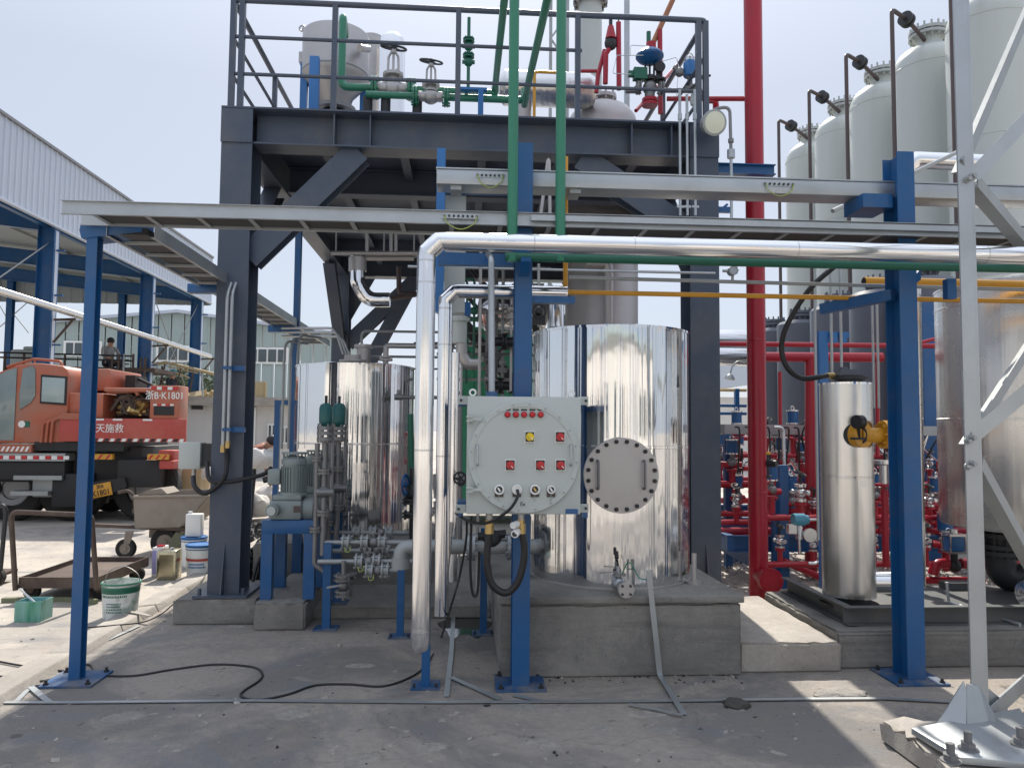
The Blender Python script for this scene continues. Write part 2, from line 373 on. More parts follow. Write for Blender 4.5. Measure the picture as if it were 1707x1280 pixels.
m_knobyel = mat('yellow_plastic', (.75, .56, .02), .3, 0, .05, 5)
m_brass = mat('brass', (.52, .38, .16), .35, .9, .15, 10)
m_glass = mat('window_glass', (.055, .075, .085), .08, 0, .15, 2, spec=.8)
m_clad = mat('pale_sheet', (.50, .55, .63), .45, .1, .06, 1, 0, 40, (.42, .45, .50), .5, .3)
m_roof = mat('roof_underside', (.33, .37, .38), .6, 0, .1, .5)
m_shed = mat('grey_green_sheet', (.34, .41, .40), .55, 0, .08, .4, 0, 40, (.28, .33, .32), .3, .4)
m_plaster = mat('white_plaster', (.66, .64, .61), .85, 0, .08, .8, .1, 20, (.40, .37, .34), .6, .5, stretch=(1, 1, .35))
m_orange = mat('crane_orange', (.45, .128, .072), .5, 0, .14, 2, .03, 30, (.32, .19, .14), 2.0, .85)
m_board = mat('red_board', (.45, .066, .052), .5, 0, .12, 2, 0, 40, (.50, .16, .11), 1.5, .6)
m_tyre = mat('tyre_rubber', (.022, .021, .020), .85, 0, .25, 6, .2, 30)
m_chass = mat('chassis_dark', (.030, .030, .032), .65, .2, .3, 4)
m_cart = mat('cement_caked_steel', (.30, .26, .22), .8, .1, .25, 3, .4, 20, (.16, .12, .09), 1.8, .7)
m_rust = mat('rusty_steel', (.085, .060, .050), .75, .2, .3, 6, .2, 30, (.20, .15, .12), 3, .5)
m_skin = mat('skin', (.42, .22, .15), .5, 0, .08, 8)
m_hair = mat('hair', (.012, .010, .010), .6)
m_cloth = mat('navy_cloth', (.03, .035, .05), .9, 0, .2, 6)
m_shirt = mat('grey_shirt', (.30, .30, .30), .9, 0, .2, 6)
m_rosy = mat('rust_red_shirt', (.30, .12, .085), .9, 0, .2, 6)
m_sack = mat('white_sack', (.62, .60, .57), .8, 0, .12, 5, .5, 12, (.42, .38, .33), 2, .5)
m_earth = mat('earth_wire', (.35, .42, .10), .5)
m_tan = mat('tan_panel', (.46, .36, .21), .7, 0, .15, 2)
m_skid = mat('skid_plate', (.085, .092, .095), .55, .2, .25, 2, .1, 30, (.25, .22, .19), 1.4, .5)
# ================================================================ ground and foundations
g = MB(); g.add([(-260,-80,0),(260,-80,0),(260,420,0),(-260,420,0)], [(0,1,2,3)])
tag(g.build('ground', m_ground, smooth=0, origin=(0,0,0)), kind='structure')
xk_ = gz(140,1078).x; ap = MB(); ap.add([(xk_,-3,.004),(9.6,-3,.004),(9.6,6.62,.004),(2.1,6.62,.004),(2.1,9.2,.004),(xk_,9.2,.004)], [(0,1,2,3,4,5)]); tag(ap.build('apron', m_apron, smooth=0, origin=(0,0,0)), kind='structure')
def rough_block(name, m, x0, x1, y0, y1, z0, z1, label, cat, chip=.006, seg=.12, kind=None, slope=0):
    bm = bmesh.new(); nx, ny, nz = [max(1, int((b-a)/seg)) for a, b in ((x0,x1),(y0,y1),(z0,z1))]
    bmesh.ops.create_cube(bm, size=1)
    for v in bm.verts: v.co = V(x0+(x1-x0)*(v.co.x+.5), y0+(y1-y0)*(v.co.y+.5), z0+(z1-z0)*(v.co.z+.5))
    bmesh.ops.bevel(bm, geom=[e for e in bm.edges], offset=.014, segments=2, affect='EDGES')
    k = max(nx, ny); bmesh.ops.subdivide_edges(bm, edges=[e for e in bm.edges if e.calc_length() > .2], cuts=min(k, 22), use_grid_fill=True)
    rr = random.Random(name+label)
    for v in bm.verts:
        top = v.co.z > z1-.03; edge = min(abs(v.co.x-x0), abs(v.co.x-x1), abs(v.co.y-y0), abs(v.co.y-y1)) < .03
        if top and edge: v.co += V(rr.uniform(-chip, chip), rr.uniform(-chip, chip), -abs(rr.gauss(0, chip*.8)))
        elif v.co.z > z0+.02: v.co += V(rr.uniform(-1, 1), rr.uniform(-1, 1), rr.uniform(-.5, .5))*.0025
    me = bpy.data.meshes.new(name); bm.to_mesh(me); bm.free(); me.materials.append(m)
    off = V((x0+x1)/2, (y0+y1)/2, z0)
    for v in me.vertices: v.co -= off
    me.polygons.foreach_set('use_smooth', [True]*len(me.polygons)); me.set_sharp_from_angle(angle=R(40))
    o = bpy.data.objects.new(name, me); C.objects.link(o); o.location = off; OFF[o] = off; return tag(o, label, cat, kind=kind)
# tank plinth
PY = 4.83
PX0, PX1 = at(834,1080,PY).x, at(1236,1060,PY).x; PZ = at(1000,994,PY-.02).z
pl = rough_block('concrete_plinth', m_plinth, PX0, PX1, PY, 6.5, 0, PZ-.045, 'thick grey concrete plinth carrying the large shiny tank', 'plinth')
MBp = MB().box(PX0-.02, PX1+.015, PY-.022, 6.5, PZ-.045, PZ); MBp.build('top_slab', m_plinth, pl, bevel=.008)
# low slab and skid foundation on the right
SX = PX1
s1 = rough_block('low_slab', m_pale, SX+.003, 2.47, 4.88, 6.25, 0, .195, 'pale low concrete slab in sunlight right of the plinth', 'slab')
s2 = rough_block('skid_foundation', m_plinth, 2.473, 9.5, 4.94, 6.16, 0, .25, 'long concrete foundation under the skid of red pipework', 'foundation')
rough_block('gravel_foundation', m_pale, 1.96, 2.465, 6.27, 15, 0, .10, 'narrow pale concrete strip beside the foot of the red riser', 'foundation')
# gravel beds under manifolds
gv = MB(); rg = random.Random(3)
for i in range(2600):
    x, y = rg.uniform(2.0, 6.0), rg.uniform(6.7, 11); z = .10 if x < 2.46 else 0; s_ = rg.uniform(.008, .022)
    gv.cbox((x, y, z+s_*.3), s_*2, s_*1.6, s_, Quaternion((rg.random(), rg.random(), rg.random(), rg.random())).normalized())
tag(gv.build('gravel', m_pale, smooth=0), kind='stuff')
# kerb on the left
kb = MB(); xk = gz(140,1078).x
for i in range(11):
    y0 = 2.2+i*1.04; kb.prism([(xk-.13,y0,0),(xk-.10,y0,.05),(xk+.08,y0,.055),(xk+.12,y0,0)], (0,1.036,0))
tag(kb.build('kerb', m_pale, bevel=.008), kind='structure')
# pedestal and pump foundations
QX0, QX1 = at(288,1010,6.2).x, at(428,1010,6.2).x
rough_block('column_pedestal', m_plinth, QX0, QX1, 6.2, 7.0, 0, .20, 'grey concrete pedestal under the left platform column', 'pedestal')
rough_block('platform_footing_strip', m_plinth, QX1+.004, at(820,1010,6.35).x, 6.35, 9.0, 0, .10, 'low concrete step running from the left column to the plinth', 'step')
pb0, pb1 = at(420,1000,5.95).x, at(502,1000,5.95).x
rough_block('pump_plinth', m_plinth, pb0, pb1+.02, 6.0, 7.6, 0.004, .215, 'concrete base block below the blue pump frame', 'base')
RXr = at(1199,450,6.3).x-.125; RXl = at(363,420,6.3).x+.125
rough_block('column_pedestal', m_plinth, RXr-.3, RXr+.3, 6.51, 7.0, 0, .20, 'concrete pedestal behind the plinth under the right platform column', 'pedestal')

# ================================================================ steel platform
PF = thing('steel_platform', 'dark slate steel platform on tall columns with a railed deck', 'platform', (0, 9, 0))
ZT = at(700,190,6.3).z; ZB = at(500,241,6.3).z; YF, YR = 6.45, 11.9
def pcol(x, y, z0, z1):
    c = MB().hbeam((x,y,z0), (x,y,z1), .25, .30, .016, .012, Y3); co = c.build('column', m_steel, PF)
    b = MB().box(x-.21, x+.21, y-.24, y+.24, z0-.0, z0+.022); b.bolts((x-.17,y-.19,z0+.022), Z3, .001, 1, .016, .05); b.bolts((x+.17,y-.19,z0+.022), Z3, .001, 1, .016, .05)
    b.build('base_plate', m_steel, co)
    s_ = MB()
    s_.prism([(x-.006, y-.152, z0+.024), (x-.006, y-.23, z0+.024), (x-.006, y-.152, z0+.42)], (.012,0,0))
    s_.build('gusset', m_steel, co)
pcol(RXl, YF, .202, ZT-.012); pcol(RXr, YF, .202, ZT-.012); pcol(RXl, YR, .0, ZT-.012); pcol(RXr, YR, .0, ZT-.012)
h = ZT-ZB
fb = MB().hbeam((RXl+.127, YF-.02, (ZT+ZB)/2), (RXr-.127, YF-.02, (ZT+ZB)/2), .24, h, .014, .01, Z3); fbo = fb.build('front_beam', m_steel, PF)
for px in (558, 618, 1052, 1118):
    xx = at(px,210,6.35).x; MB().box(xx-.006, xx+.006, YF-.135, YF-.027, ZB+.016, ZT-.016).build('stiffener', m_steel, fbo)
for x in (RXl, RXr):
    MB().hbeam((x, YF+.152, (ZT+ZB)/2), (x, YR-.152, (ZT+ZB)/2), .2, h, .014, .01, Z3).build('side_beam', m_steel, PF)
    MB().box(x-.128, x+.128, YF-.165, YF-.151, ZB-.0, ZT-.013).build('end_plate', m_steel, PF)
for y, hh in ((7.75, .26), (9.4, .2), (10.7, .2)):
    MB().hbeam((RXl+.11, y, ZT-.02-hh/2), (RXr-.11, y, ZT-.02-hh/2), .16, hh, .012, .008, Z3).build('cross_beam', m_deck, PF)
MB().hbeam((RXl+.127, YR, (ZT+ZB)/2), (RXr-.127, YR, (ZT+ZB)/2), .24, h, .014, .01, Z3).build('rear_beam', m_steel, PF)
dk = MB().box(RXl-.127, RXr+.127, YF-.17, YR+.2, ZT-.011, ZT+.004); dko = dk.build('deck', m_deck, PF)
for i in range(5):
    x = RXl+.6+i*.72; MB().hbeam((x, YF+.12, ZT-.07), (x, YR-.13, ZT-.07), .08, .11, .008, .006, Z3).build('joist', m_deck, dko)
def brace(p, q, hint, w_=.21, d_=.16): MB().hbeam(p, q, w_, d_, .012, .009, hint).build('brace', m_steel, PF)
a_ = at(404,418,6.4); b_ = at(604,254,6.4)
brace((RXl+.09, YF, a_.z-.06), (b_.x-.03, YF, ZB-.004), Y3)
a_ = at(1150,385,6.4); b_ = at(968,256,6.4)
brace((RXr-.09, YF, a_.z-.02), (b_.x, YF, ZB-.004), Y3)
for x in (RXl, RXr):
    brace((x, YF+.12, ZB-.95), (x, YF+1.15, ZB-.004), Y3, .16, .16); brace((x, YR-.12, ZB-1.0), (x, YR-1.2, ZB-.004), -Y3, .16, .16)
for s_, x in ((1, RXl), (-1, RXr)): brace((x+s_*.09, YR, ZB-1.05), (x+s_*1.15, YR, ZB-.004), Y3)
brace((RXl+.1, YR, 1.9), (at(690,450,YR).x, YR, ZB-.03), Y3, .2, .15)
for s_, x, y in ((1, RXl, YR), (-1, RXr, YR)):
    MB().prism([(x+s_*.13, y-.01, ZB-.7), (x+s_*.13, y-.01, ZB-.02), (x+s_*.5, y-.01, ZB-.02)], (0,.014,0)).build('haunch_plate', m_steel, PF)
# guard rail
rz = at(560,13,6.38).z; m1 = at(560,73,6.38).z; m2 = at(560,134,6.38).z; ry = YF-.12
xa, xb = at(388,60,6.33).x, at(1176,60,6.33).x
gr = MB(); gr.tube([(xa, YR, rz), (xa, ry, rz), (xb, ry, rz), (xb, YR, rz)], .025, 10, .05); gro = gr.build('guard_rail', m_steel, PF)
MB().cyl((xa, ry, m1), (at(970,85,6.33).x, ry, m1), .016, n=8).build('mid_rail', m_steel, gro)
MB().cyl((xa, ry, m2), (xb, ry, m2), .016, n=8).build('mid_rail', m_steel, gro)
for x in (xa, xb):
    for z in (m1, m2): MB().cyl((x, ry, z), (x, YR, z), .016, n=8).build('mid_rail', m_steel, gro)
for px in (388, 403, 558, 764, 963, 1164, 1176):
    x = at(px,80,6.33).x; MB().bar((x, ry, ZT+.004), (x, ry, rz-.01), .045, .045, Y3).build('rail_post', m_steel, gro)
for x in (xa, xb):
    for y in (7.75, 9.1, 10.5, 11.9): MB().bar((x, y, ZT+.004), (x, y, rz-.01), .045, .045, Y3).build('rail_post', m_steel, gro)

# ================================================================ blue rack posts
def post(px_top, py_top, px_bot, py_bot, label, wdt=.105, dep=.15, base=.30):
    Y = gz(px_bot, py_bot).y+.02; x = at(px_bot, py_bot-40, Y).x; zt_ = at(px_top, py_top, Y).z
    t = thing('rack_post', label, 'post', (x, Y+dep/2, 0), 'blue posts of the pipe and tray rack')
    MB().hbeam((x, Y+dep/2, .014), (x, Y+dep/2, zt_), wdt, dep, .009, .008, Y3).build('upright', m_blue, t)
    b = MB().box(x-base/2, x+base/2, Y+dep/2-base/2, Y+dep/2+base/2, .005, .018).build('base_plate', m_bluedusty, t)
    for i in (-1, 1):
        for j in (-1, 1):
            c = (x+i*base*.4, Y+dep/2+j*base*.4, .015); MB().cyl(c, (c[0], c[1], .045), .009, n=8).cyl(c, (c[0], c[1], .028), .017, n=6).build('anchor_bolt', m_dark, b)
    return t, x, Y, zt_
pL, xL, yL, zL = post(152, 385, 124, 1140, 'slim blue post at the far left end of the cable tray', .065, .08)
arm = MB(); A0, A1 = at(134,372,yL).x, at(238,372,yL).x
arm.prism([(A0, yL-.01, zL+.0), (A0+.02, yL-.01, zL+.105), (A1, yL-.01, zL+.105), (A1, yL-.01, zL+.0), (xL-.06, yL-.01, zL-.05)], (0, .18, 0)); arm.build('bracket_arm', m_blue, pL)
pC, xC, yC, zC = post(876, 238, 868, 1150, 'blue post rising behind the control box')
MB().box(xC+.056, at(960,497,yC).x, yC+.03, yC+.10, at(900,503,yC).z, at(900,492,yC).z).build('bracket_arm', m_blue, pC)
bz = at(880,424,4.3).z
MB().prism([(xC-.03, yC-.001, bz-.06), (xC-.03, yC-.16, bz+.0), (xC-.03, yC-.16, bz+.025), (xC-.03, yC-.001, bz+.05)], (.06,0,0)).build('pipe_bracket', m_blue, pC)
MB().box(at(730,416,yC).x, xC-.056, yC+.03, yC+.09, at(800,440,yC).z, at(800,420,yC).z).build('bracket_arm', m_blue, pC)
pR, xR, yR, zR = post(1490, 252, 1528, 1140, 'broad blue post on the right beside the galvanised tower', .115, .17, .33)
q = at(1425,505,yR+.1); MB().bar((xR-.06, yR+.07, at(1480,488,yR).z), (q.x, yR+.55, q.z+.03), .06, .07, Z3).build('bracket_arm', m_blue, pR)
q = at(1600,432,4.2); MB().prism([(xR+.058, yR-.001, q.z-.05), (q.x+.05, yR-.001, q.z-.03), (q.x+.05, yR-.001, q.z+.04), (xR+.058, yR-.001, q.z+.01)], (0,.1,0)).build('bracket_arm', m_blue, pR)
MB().bar((at(1577,440,yR).x, yR-.03, at(1577,500,yR).z), (at(1577,440,yR).x, yR-.03, q.z-.03), .06, .05, Y3).build('hanger', m_blue, pR)
MB().box(at(1440,330,4.7).x, xR-.06, yR+.05, yR+.3, at(1460,345,4.7).z, at(1460,322,4.7).z).build('tray_shelf', m_blue, pR)

# ================================================================ cable trays
def bond(tr, x0, x1, y, z, n=7):
    s_ = MB().box(x0, x1, y-.004, y-.0015, z-.015, z+.015); s_.build('splice_plate', m_galv, tr)
    b = MB()
    for i in range(n): b.cyl((x0+.012+(x1-x0-.024)*i/(n-1), y-.004, z), (x0+.012+(x1-x0-.024)*i/(n-1), y-.012, z), .0075, n=6)
    b.build('bolt_row', m_dark, tr)
    MB().curve([(x0+.012, y-.014, z), (x0+.03, y-.02, z-.05), ((x0+x1)/2, y-.022, z-.085), (x1-.03, y-.02, z-.05), (x1-.012, y-.014, z)], .0035, 6).build('earth_wire', m_earth, tr)
uy = 4.78; ux0, ux1 = at(728,280,uy).x, 7.5; uz1 = at(728,280,uy).z; uz0 = at(728,306,uy).z
ut = thing('closed_cable_tray', 'closed galvanised cable tray running high from platform to right edge', 'cable tray', (ux0, uy, uz0))
MB().box(ux0, ux1, uy, uy+.19, uz0, uz1-.006).build('trough', m_galv, ut, bevel=.004)
MB().box(ux0-.004, ux1, uy-.006, uy+.196, uz1-.005, uz1+.004).build('lid', m_galv, ut)
bond(ut, at(793,292,uy).x, at(842,292,uy).x, uy, (uz0+uz1)/2+.01); bond(ut, at(1272,302,uy).x, at(1324,302,uy).x, uy, (uz0+uz1)/2+.01)
for px in (760, 960): MB().box(at(px,315,uy).x-.035, at(px,315,uy).x+.035, uy+.02, uy+.17, uz0-.03, uz0-.002).build('clip', m_galvd, ut)
ly = 4.56; lx0 = at(102,345,ly).x; lz1 = at(102,334,ly).z; lz0 = at(102,357,ly).z; lw = .25
def ladder_tray(label, p, d, L, side, H, W, rung, joints=()):
    p, d, side = Vector(p), Vector(d), Vector(side)
    t = thing('ladder_cable_tray', label, 'cable tray', p, 'open galvanised ladder trays')
    for k in (0, 1):
        o = p + side*(W*k); MB().channel(o, o+d*L, .025, H, .003, Z3, 1 if k == 0 else -1).build('side_rail', m_galv, t)
    n = int(L/rung)
    for i in range(n):
        o = p + d*(rung*(i+.6)) - Z3*(H/2-.012); MB().bar(o+side*.012, o+side*(W-.012), .028, .018, Z3).build('rung', m_galvd, t)
    return t
m_cables = mat('dusty_cables', (.045,.043,.042), .7, 0, .5, 4, .3, 30, stretch=(.3, 14, 14))
lt = ladder_tray('open galvanised ladder tray crossing the whole view above the insulated pipe', (lx0, ly, (lz0+lz1)/2), X3, 9.2, Y3, lz1-lz0, lw, .30)
bond(lt, at(738,366,ly).x, at(798,366,ly).x, ly-.013, (lz0+lz1)/2+.005, 8)
MB().box(at(885,375,ly).x, lx0+9.2, ly-.030, ly-.0135, (lz0+lz1)/2-.012, (lz0+lz1)/2+.022).build('stiffening_rib', m_galv, lt)
MB().box(lx0+.16, 7.0, ly+.03, ly+.222, (lz0+lz1)/2-.030, (lz0+lz1)/2+.01).build('cable_bundle', m_cables, lt)
rx = at(176,400,4.8).x
l2 = ladder_tray('galvanised ladder tray running back from the left post past the platform column', (rx, 4.83, lz0-.02), Y3, 6.3, X3, .085, .27, .34)
MB().box(rx+.04, rx+.23, 4.85, 11, lz0-.04, lz0+.0).build('cable_bundle', m_black, l2)
# blue post and arms carrying the receding tray
t = thing('tray_support', 'thin blue post behind the left column carrying the receding tray', 'support', (at(495,480,9).x, 9, 0))
xx = at(496,480,9).x; MB().bar((xx, 9, .0), (xx, 9, at(496,380,9).z), .07, .07, Y3).build('upright', m_blue, t)
MB().box(at(448,548,9).x, xx-.036, 8.96, 9.04, at(470,554,9).z, at(470,543,9).z).build('arm', m_blue, t)
t2 = MB().box(at(312,480,6.5).x, RXl-.128, 6.5, 6.6, at(330,487,6.5).z, at(330,473,6.5).z)
tag(t2.build('tray_bracket', m_blue, bevel=.003), 'short blue arm fixed to the left column under the receding tray', 'bracket')

# ================================================================ insulated and painted pipes
def seam(t, c, axis, r, wd=.012): MB().cyl(Vector(c)-Vector(axis)*wd/2, Vector(c)+Vector(axis)*wd/2, r*1.018, n=32).build('cladding_band', m_sspol, t)
ip = thing('insulated_pipe', 'bright aluminium clad pipe rising by the control box and running off right', 'pipe', gz(703,1085)+V(0,0,0))
iy = 4.28; ix = at(706,760,iy).x; ir = .053; izh = at(760,403,iy).z; izb = at(703,1066,iy).z
e = .11
MB().cyl((ix, iy, izb), (ix, iy, izh-e*.8), ir, n=40).build('riser', m_alu, ip)
MB().tube([(ix, iy, izh-e*.8), (ix, iy, izh-e*.62), (ix+e*.62, iy, izh), (ix+e, iy, izh)], [ir*1.01, ir*1.03, ir*1.03, ir*1.01], 40).build('mitred_elbow', m_alu, ip, smooth=20)
MB().cyl((ix+e, iy, izh), (7.5, iy, izh), ir, n=40).build('run', m_aluX, ip)
MB().lathe((ix, iy, izb), [(ir*1.02, .05), (ir*1.02, 0), (ir*.95, -.03), (ir*.7, -.055), (ir*.3, -.068), (0, -.07)], Z3, 32).build('end_cap', m_alu, ip)
for py in (472, 436, 750, 1048): seam(ip, (ix, iy, at(703,py,iy).z), Z3, ir)
for px in (890, 1056, 1326, 1640): seam(ip, (at(px,403,iy).x, iy, izh), X3, ir, .008)
st = thing('pipe_stand', 'short blue stand under the bottom of the tall insulated pipe', 'stand', gz(712,1150), 'blue pipe stands on the floor')
sx, sy = ix+.012, gz(711,1150).y+.06
MB().bar((sx, sy, .014), (sx, sy, izb+.04), .05, .05, Y3).build('leg', m_blue, st); MB().box(sx-.085, sx+.085, sy-.08, sy+.08, .005, .016).build('base_plate', m_bluedusty, st)
for i in (-1, 1): MB().cyl((sx+i*.065, sy-.06, .014), (sx+i*.065, sy-.06, .04), .008, n=6).build('anchor_bolt', m_dark, st)
ip2 = thing('insulated_pipe', 'second smaller aluminium clad pipe turning behind the tall one', 'pipe', (0,5,0))
jy = 4.95; jx = at(740,700,jy).x; jr = .047; jz = at(800,486,jy).z
MB().cyl((jx, jy, at(740,1025,jy).z), (jx, jy, jz-.09), jr, n=32).build('riser', m_alu, ip2)
MB().tube([(jx, jy, jz-.09), (jx, jy, jz-.06), (jx+.06, jy, jz), (jx+.09, jy, jz)], [jr*1.01, jr*1.03, jr*1.03, jr*1.01], 32).build('mitred_elbow', m_alu, ip2, smooth=20)
MB().cyl((jx+.09, jy, jz), (at(945,485,jy).x, jy, jz), jr, n=32).build('run', m_aluX, ip2)
for py in (515, 575, 760): seam(ip2, (jx, jy, at(740,py,jy).z), Z3, jr)
ip3 = MB(); ky = 5.6; kx = at(757,700,ky).x; ip3.cyl((kx, ky, .45), (kx, ky, at(757,588,ky).z), .036, n=24)
tag(ip3.build('insulated_pipe', m_alu), 'thin shiny clad riser between the second pipe and the control box', 'pipe')
# galvanised conduit into the box
c1 = MB(); c1.tube([(at(815,420,4.5).x-.0, 4.62, at(815,424,4.5).z+.03), (at(819,420,4.5).x, 4.5, at(819,430,4.5).z), (at(820,640,4.42).x, 4.42, at(820,661,4.42).z)], .019, 14, .06)
c1o = c1.build('conduit', m_galv); tag(c1o, 'galvanised conduit dropping into the top of the control box', 'conduit')
MB().cyl((at(820,655,4.42).x, 4.42, at(820,661,4.42).z), (at(820,655,4.42).x, 4.42, at(820,653,4.42).z), .034, n=12).build('gland', m_blue, c1o)
# green pipes
gyv = 4.52
for px, ptop, Yd, lab in ((855, (825,150), 7.2, 'left green pipe standing before the platform beam'), (935, (874,172), 6.95, 'right green pipe standing before the platform beam')):
    q = at(*ptop, Yd); x = at(px-1,390,gyv).x; t = MB()
    t.tube([(q.x, Yd, q.z-.02), (q.x, Yd-.25, q.z+.0), (x, gyv, q.z), (x, gyv, at(px,436,gyv).z)], .031, 18, .09)
    go = t.build('green_pipe', m_green); tag(go, lab+', bending back over the deck', 'pipe', 'tall green pipes')
t = MB(); gz_ = at(900,428,4.5).z; t.tube([(at(842,433,4.52).x, 4.52, gz_), (7.5, 4.52, gz_)], .027, 18)
tag(t.build('green_pipe', m_dgreen), 'dark green pipe running level under the insulated pipe', 'pipe')
# yellow pipes
t = MB(); yy = 5.0; r_ = .0165
t.tube([(at(943,262,yy).x, yy, at(943,262,yy).z), (at(943,420,yy).x, yy, at(943,487,yy).z+.0), (6.5, yy, at(1200,492,yy).z-.0)], r_, 12, .03)
to = t.build('yellow_pipe', m_yel); tag(to, 'thin yellow gas pipe dropping beside the green pipe then running right', 'pipe')
MB().cyl((at(880,489,yy).x, yy, at(943,489,yy).z), (at(943,489,yy).x, yy, at(943,489,yy).z), r_, n=12).build('stub', m_yel, to)
t = MB(); t.cyl((at(1440,470,5.3).x, 5.3, at(1440,470,5.3).z), (7, 5.3, at(1440,470,5.3).z), .036, n=20); to = t.build('yellow_pipe', m_yel)
tag(to, 'thick yellow pipe with open end passing behind the right blue post', 'pipe')
MB().cyl((at(1440,470,5.3).x-.004, 5.3, at(1440,470,5.3).z), (at(1440,470,5.3).x+.1, 5.3, at(1440,470,5.3).z), .030, n=20).build('dark_bore', m_black, to)
t = MB(); z_ = at(1200,468,4.9).z; t.cyl((at(948,468,4.9).x, 4.9, z_), (6.5, 4.9, z_-.03), .0125, n=10)
tag(t.build('thin_pipe', m_galvd), 'thin grey pipe running level just above the yellow pipe', 'pipe')
t = MB(); z_ = at(800,447,6.0).z; t.cyl((at(680,445,6.0).x, 6.0, z_), (at(1192,455,6.0).x, 6.0, z_), .011, n=10)
to = t.build('thin_pipe', m_galv); tag(to, 'thin conduit ending at the round junction box right of the platform', 'conduit')
jb = thing('round_junction_box', 'round bolted junction box on the thin conduit right of the platform', 'junction box', at(1221,452,6.0))
c = at(1221,452,6.0); MB().cyl(c-Y3*.03, c+Y3*.03, .038, n=20).build('body', m_galv, jb); build_each(MB().bolts(c-Y3*.03, -Y3, .034, 8, .006, .01), 'cover_bolt', m_galvd, jb)
build_each(MB().cyl(c+Z3*.03, c+Z3*.08, .012, n=8).cyl(c-Z3*.08, c-Z3*.03, .012, n=8).cyl(c-X3*.08, c-X3*.03, .012, n=8), 'spigot', m_galvd, jb)
# ================================================================ control box
BY = 4.27; c0 = at(873,760,BY)
cbx = thing('control_box', 'light grey explosion proof control box with round bolted door', 'control box', (c0.x, BY+.09, c0.z-.33))
x0, x1 = at(778,760,BY).x, at(968,760,BY).x; z0, z1 = at(873,857,BY).z, at(873,661,BY).z
MB().box(x0, x1, BY, BY+.17, z0, z1).build('enclosure', m_box, cbx, bevel=.006)
cy = BY-.028; cc = at(874,762,cy); cr = .312
dr = MB(); dr.lathe((cc.x, BY-.001, cc.z), [(cr*1.005, 0), (cr*1.005, .018), (cr*.985, .026), (cr*.90, .026), (cr*.895, .022), (0, .022)], -Y3, 72); dro = dr.build('round_door', m_box, cbx)
DY = BY-.0235
b = MB().bolts((cc.x, BY-.026, cc.z), -Y3, cr*.945, 20, .006, .005, .3); build_each(b, 'door_bolt', m_galvd, dro)
def dp(px, py): return at(px, py, DY)
for i in range(5):
    p = dp(846+13.8*i, 691); lo = MB().cyl(p, p-Y3*.006, .0175, n=18).build('indicator_lamp', m_dark, dro)
for i in range(5):
    p = dp(846+13.8*i, 691); MB().lathe(p-Y3*.0063, [(.0155, 0), (.0155, .009), (.011, .014), (0, .016)], -Y3, 18).build('red_lens', m_lampred, dro)
    n_ = dp(846+13.8*i, 683); MB().box(n_.x-.017, n_.x+.017, n_.y-.002, n_.y+.001, n_.z-.0045, n_.z+.0045).build('name_plate', m_dark, dro)
for px, py, mk in ((883,728,m_knobyel), (933.5,728,m_lampred), (850.5,775,m_lampred), (900.5,775,m_lampred), (934,775,m_lampred)):
    p = dp(px, py); s_ = MB(); s_.box(p.x-.029, p.x+.029, p.y-.004, p.y+.001, p.z-.032, p.z+.032); s_.cur = 1
    s_.box(p.x-.024, p.x+.024, p.y-.009, p.y-.0045, p.z-.027, p.z+.027); so_ = s_.build('rotary_switch', [m_white, m_dark], dro, bevel=0)
    k = MB().cyl(p-Y3*.0093, p-Y3*.020, .0225, n=20); k.bar(p-Y3*.026+V(-.014,0,.014), p-Y3*.026+V(.017,0,-.017), .010, .012, Y3); k.build('switch_knob', mk, dro)
    MB().bar(p-Y3*.0325+V(.004,0,-.004), p-Y3*.0325+V(.016,0,-.016), .004, .001, Y3).build('pointer', m_white, dro)
for i, px in enumerate((832, 861.5, 891.5, 918.5)):
    p = dp(px, 815.5); rr = .0285 if i < 3 else .024
    s_ = MB(); s_.box(p.x-.024, p.x+.024, p.y-.004, p.y+.001, p.z-.042, p.z+.012); s_.build('socket_plate', m_brown, dro)
    s_ = MB(); s_.cyl(p-Y3*.0043, p-Y3*.020, rr, n=22); s_.torus(p-Y3*.021, -Y3, rr*.82, rr*.17, 22, 6); so_ = s_.build('plug_socket', m_white, dro)
    if i != 1:
        k = MB().cyl(p-Y3*.0205, p-Y3*.0215, rr*.62, n=16); k.build('socket_hole', m_dark, dro)
        MB().bar(p-Y3*.024+V(-.008,0,.01), p-Y3*.024+V(.006,0,-.01), .009, .006, Y3).build('socket_cap', m_white if i != 2 else m_brass, dro)
        MB().curve([p+V(.002,-.01,-.025), p+V(-.005,-.014,-.05), p+V(0,-.008,-.065)], .0016, 5, 5).build('chain', m_galvd, dro)
for px, s0 in ((796, 1), (951, 1)):
    p, q = dp(px, 742), dp(px, 775); MB().tube([p+Y3*.001, p-Y3*.03, q-Y3*.03, q+Y3*.001], .0062, 10, .012).build('door_handle', m_galv, dro)
for py in (698, 815):
    p = at(779, py, BY); hg = MB(); hg.box(p.x+.004, p.x+.085, BY-.036, BY-.0255, p.z-.008, p.z+.008); hg.box(p.x-.006, p.x+.03, BY-.05, BY-.001, p.z-.016, p.z-.008); hg.box(p.x-.006, p.x+.03, BY-.05, BY-.001, p.z+.008, p.z+.016); hg.cyl((p.x+.006, BY-.03, p.z-.03), (p.x+.006, BY-.03, p.z+.03), .007, n=8); hg.build('hinge', m_box, cbx)
for px in (788, 952):
    p = at(px, 661, BY+.06); p.z = z1; MB().torus(p+Z3*.022, Y3, .017, .0055, 18, 8).cyl(p, p+Z3*.008, .012, n=10).build('lifting_eye', m_white, cbx)
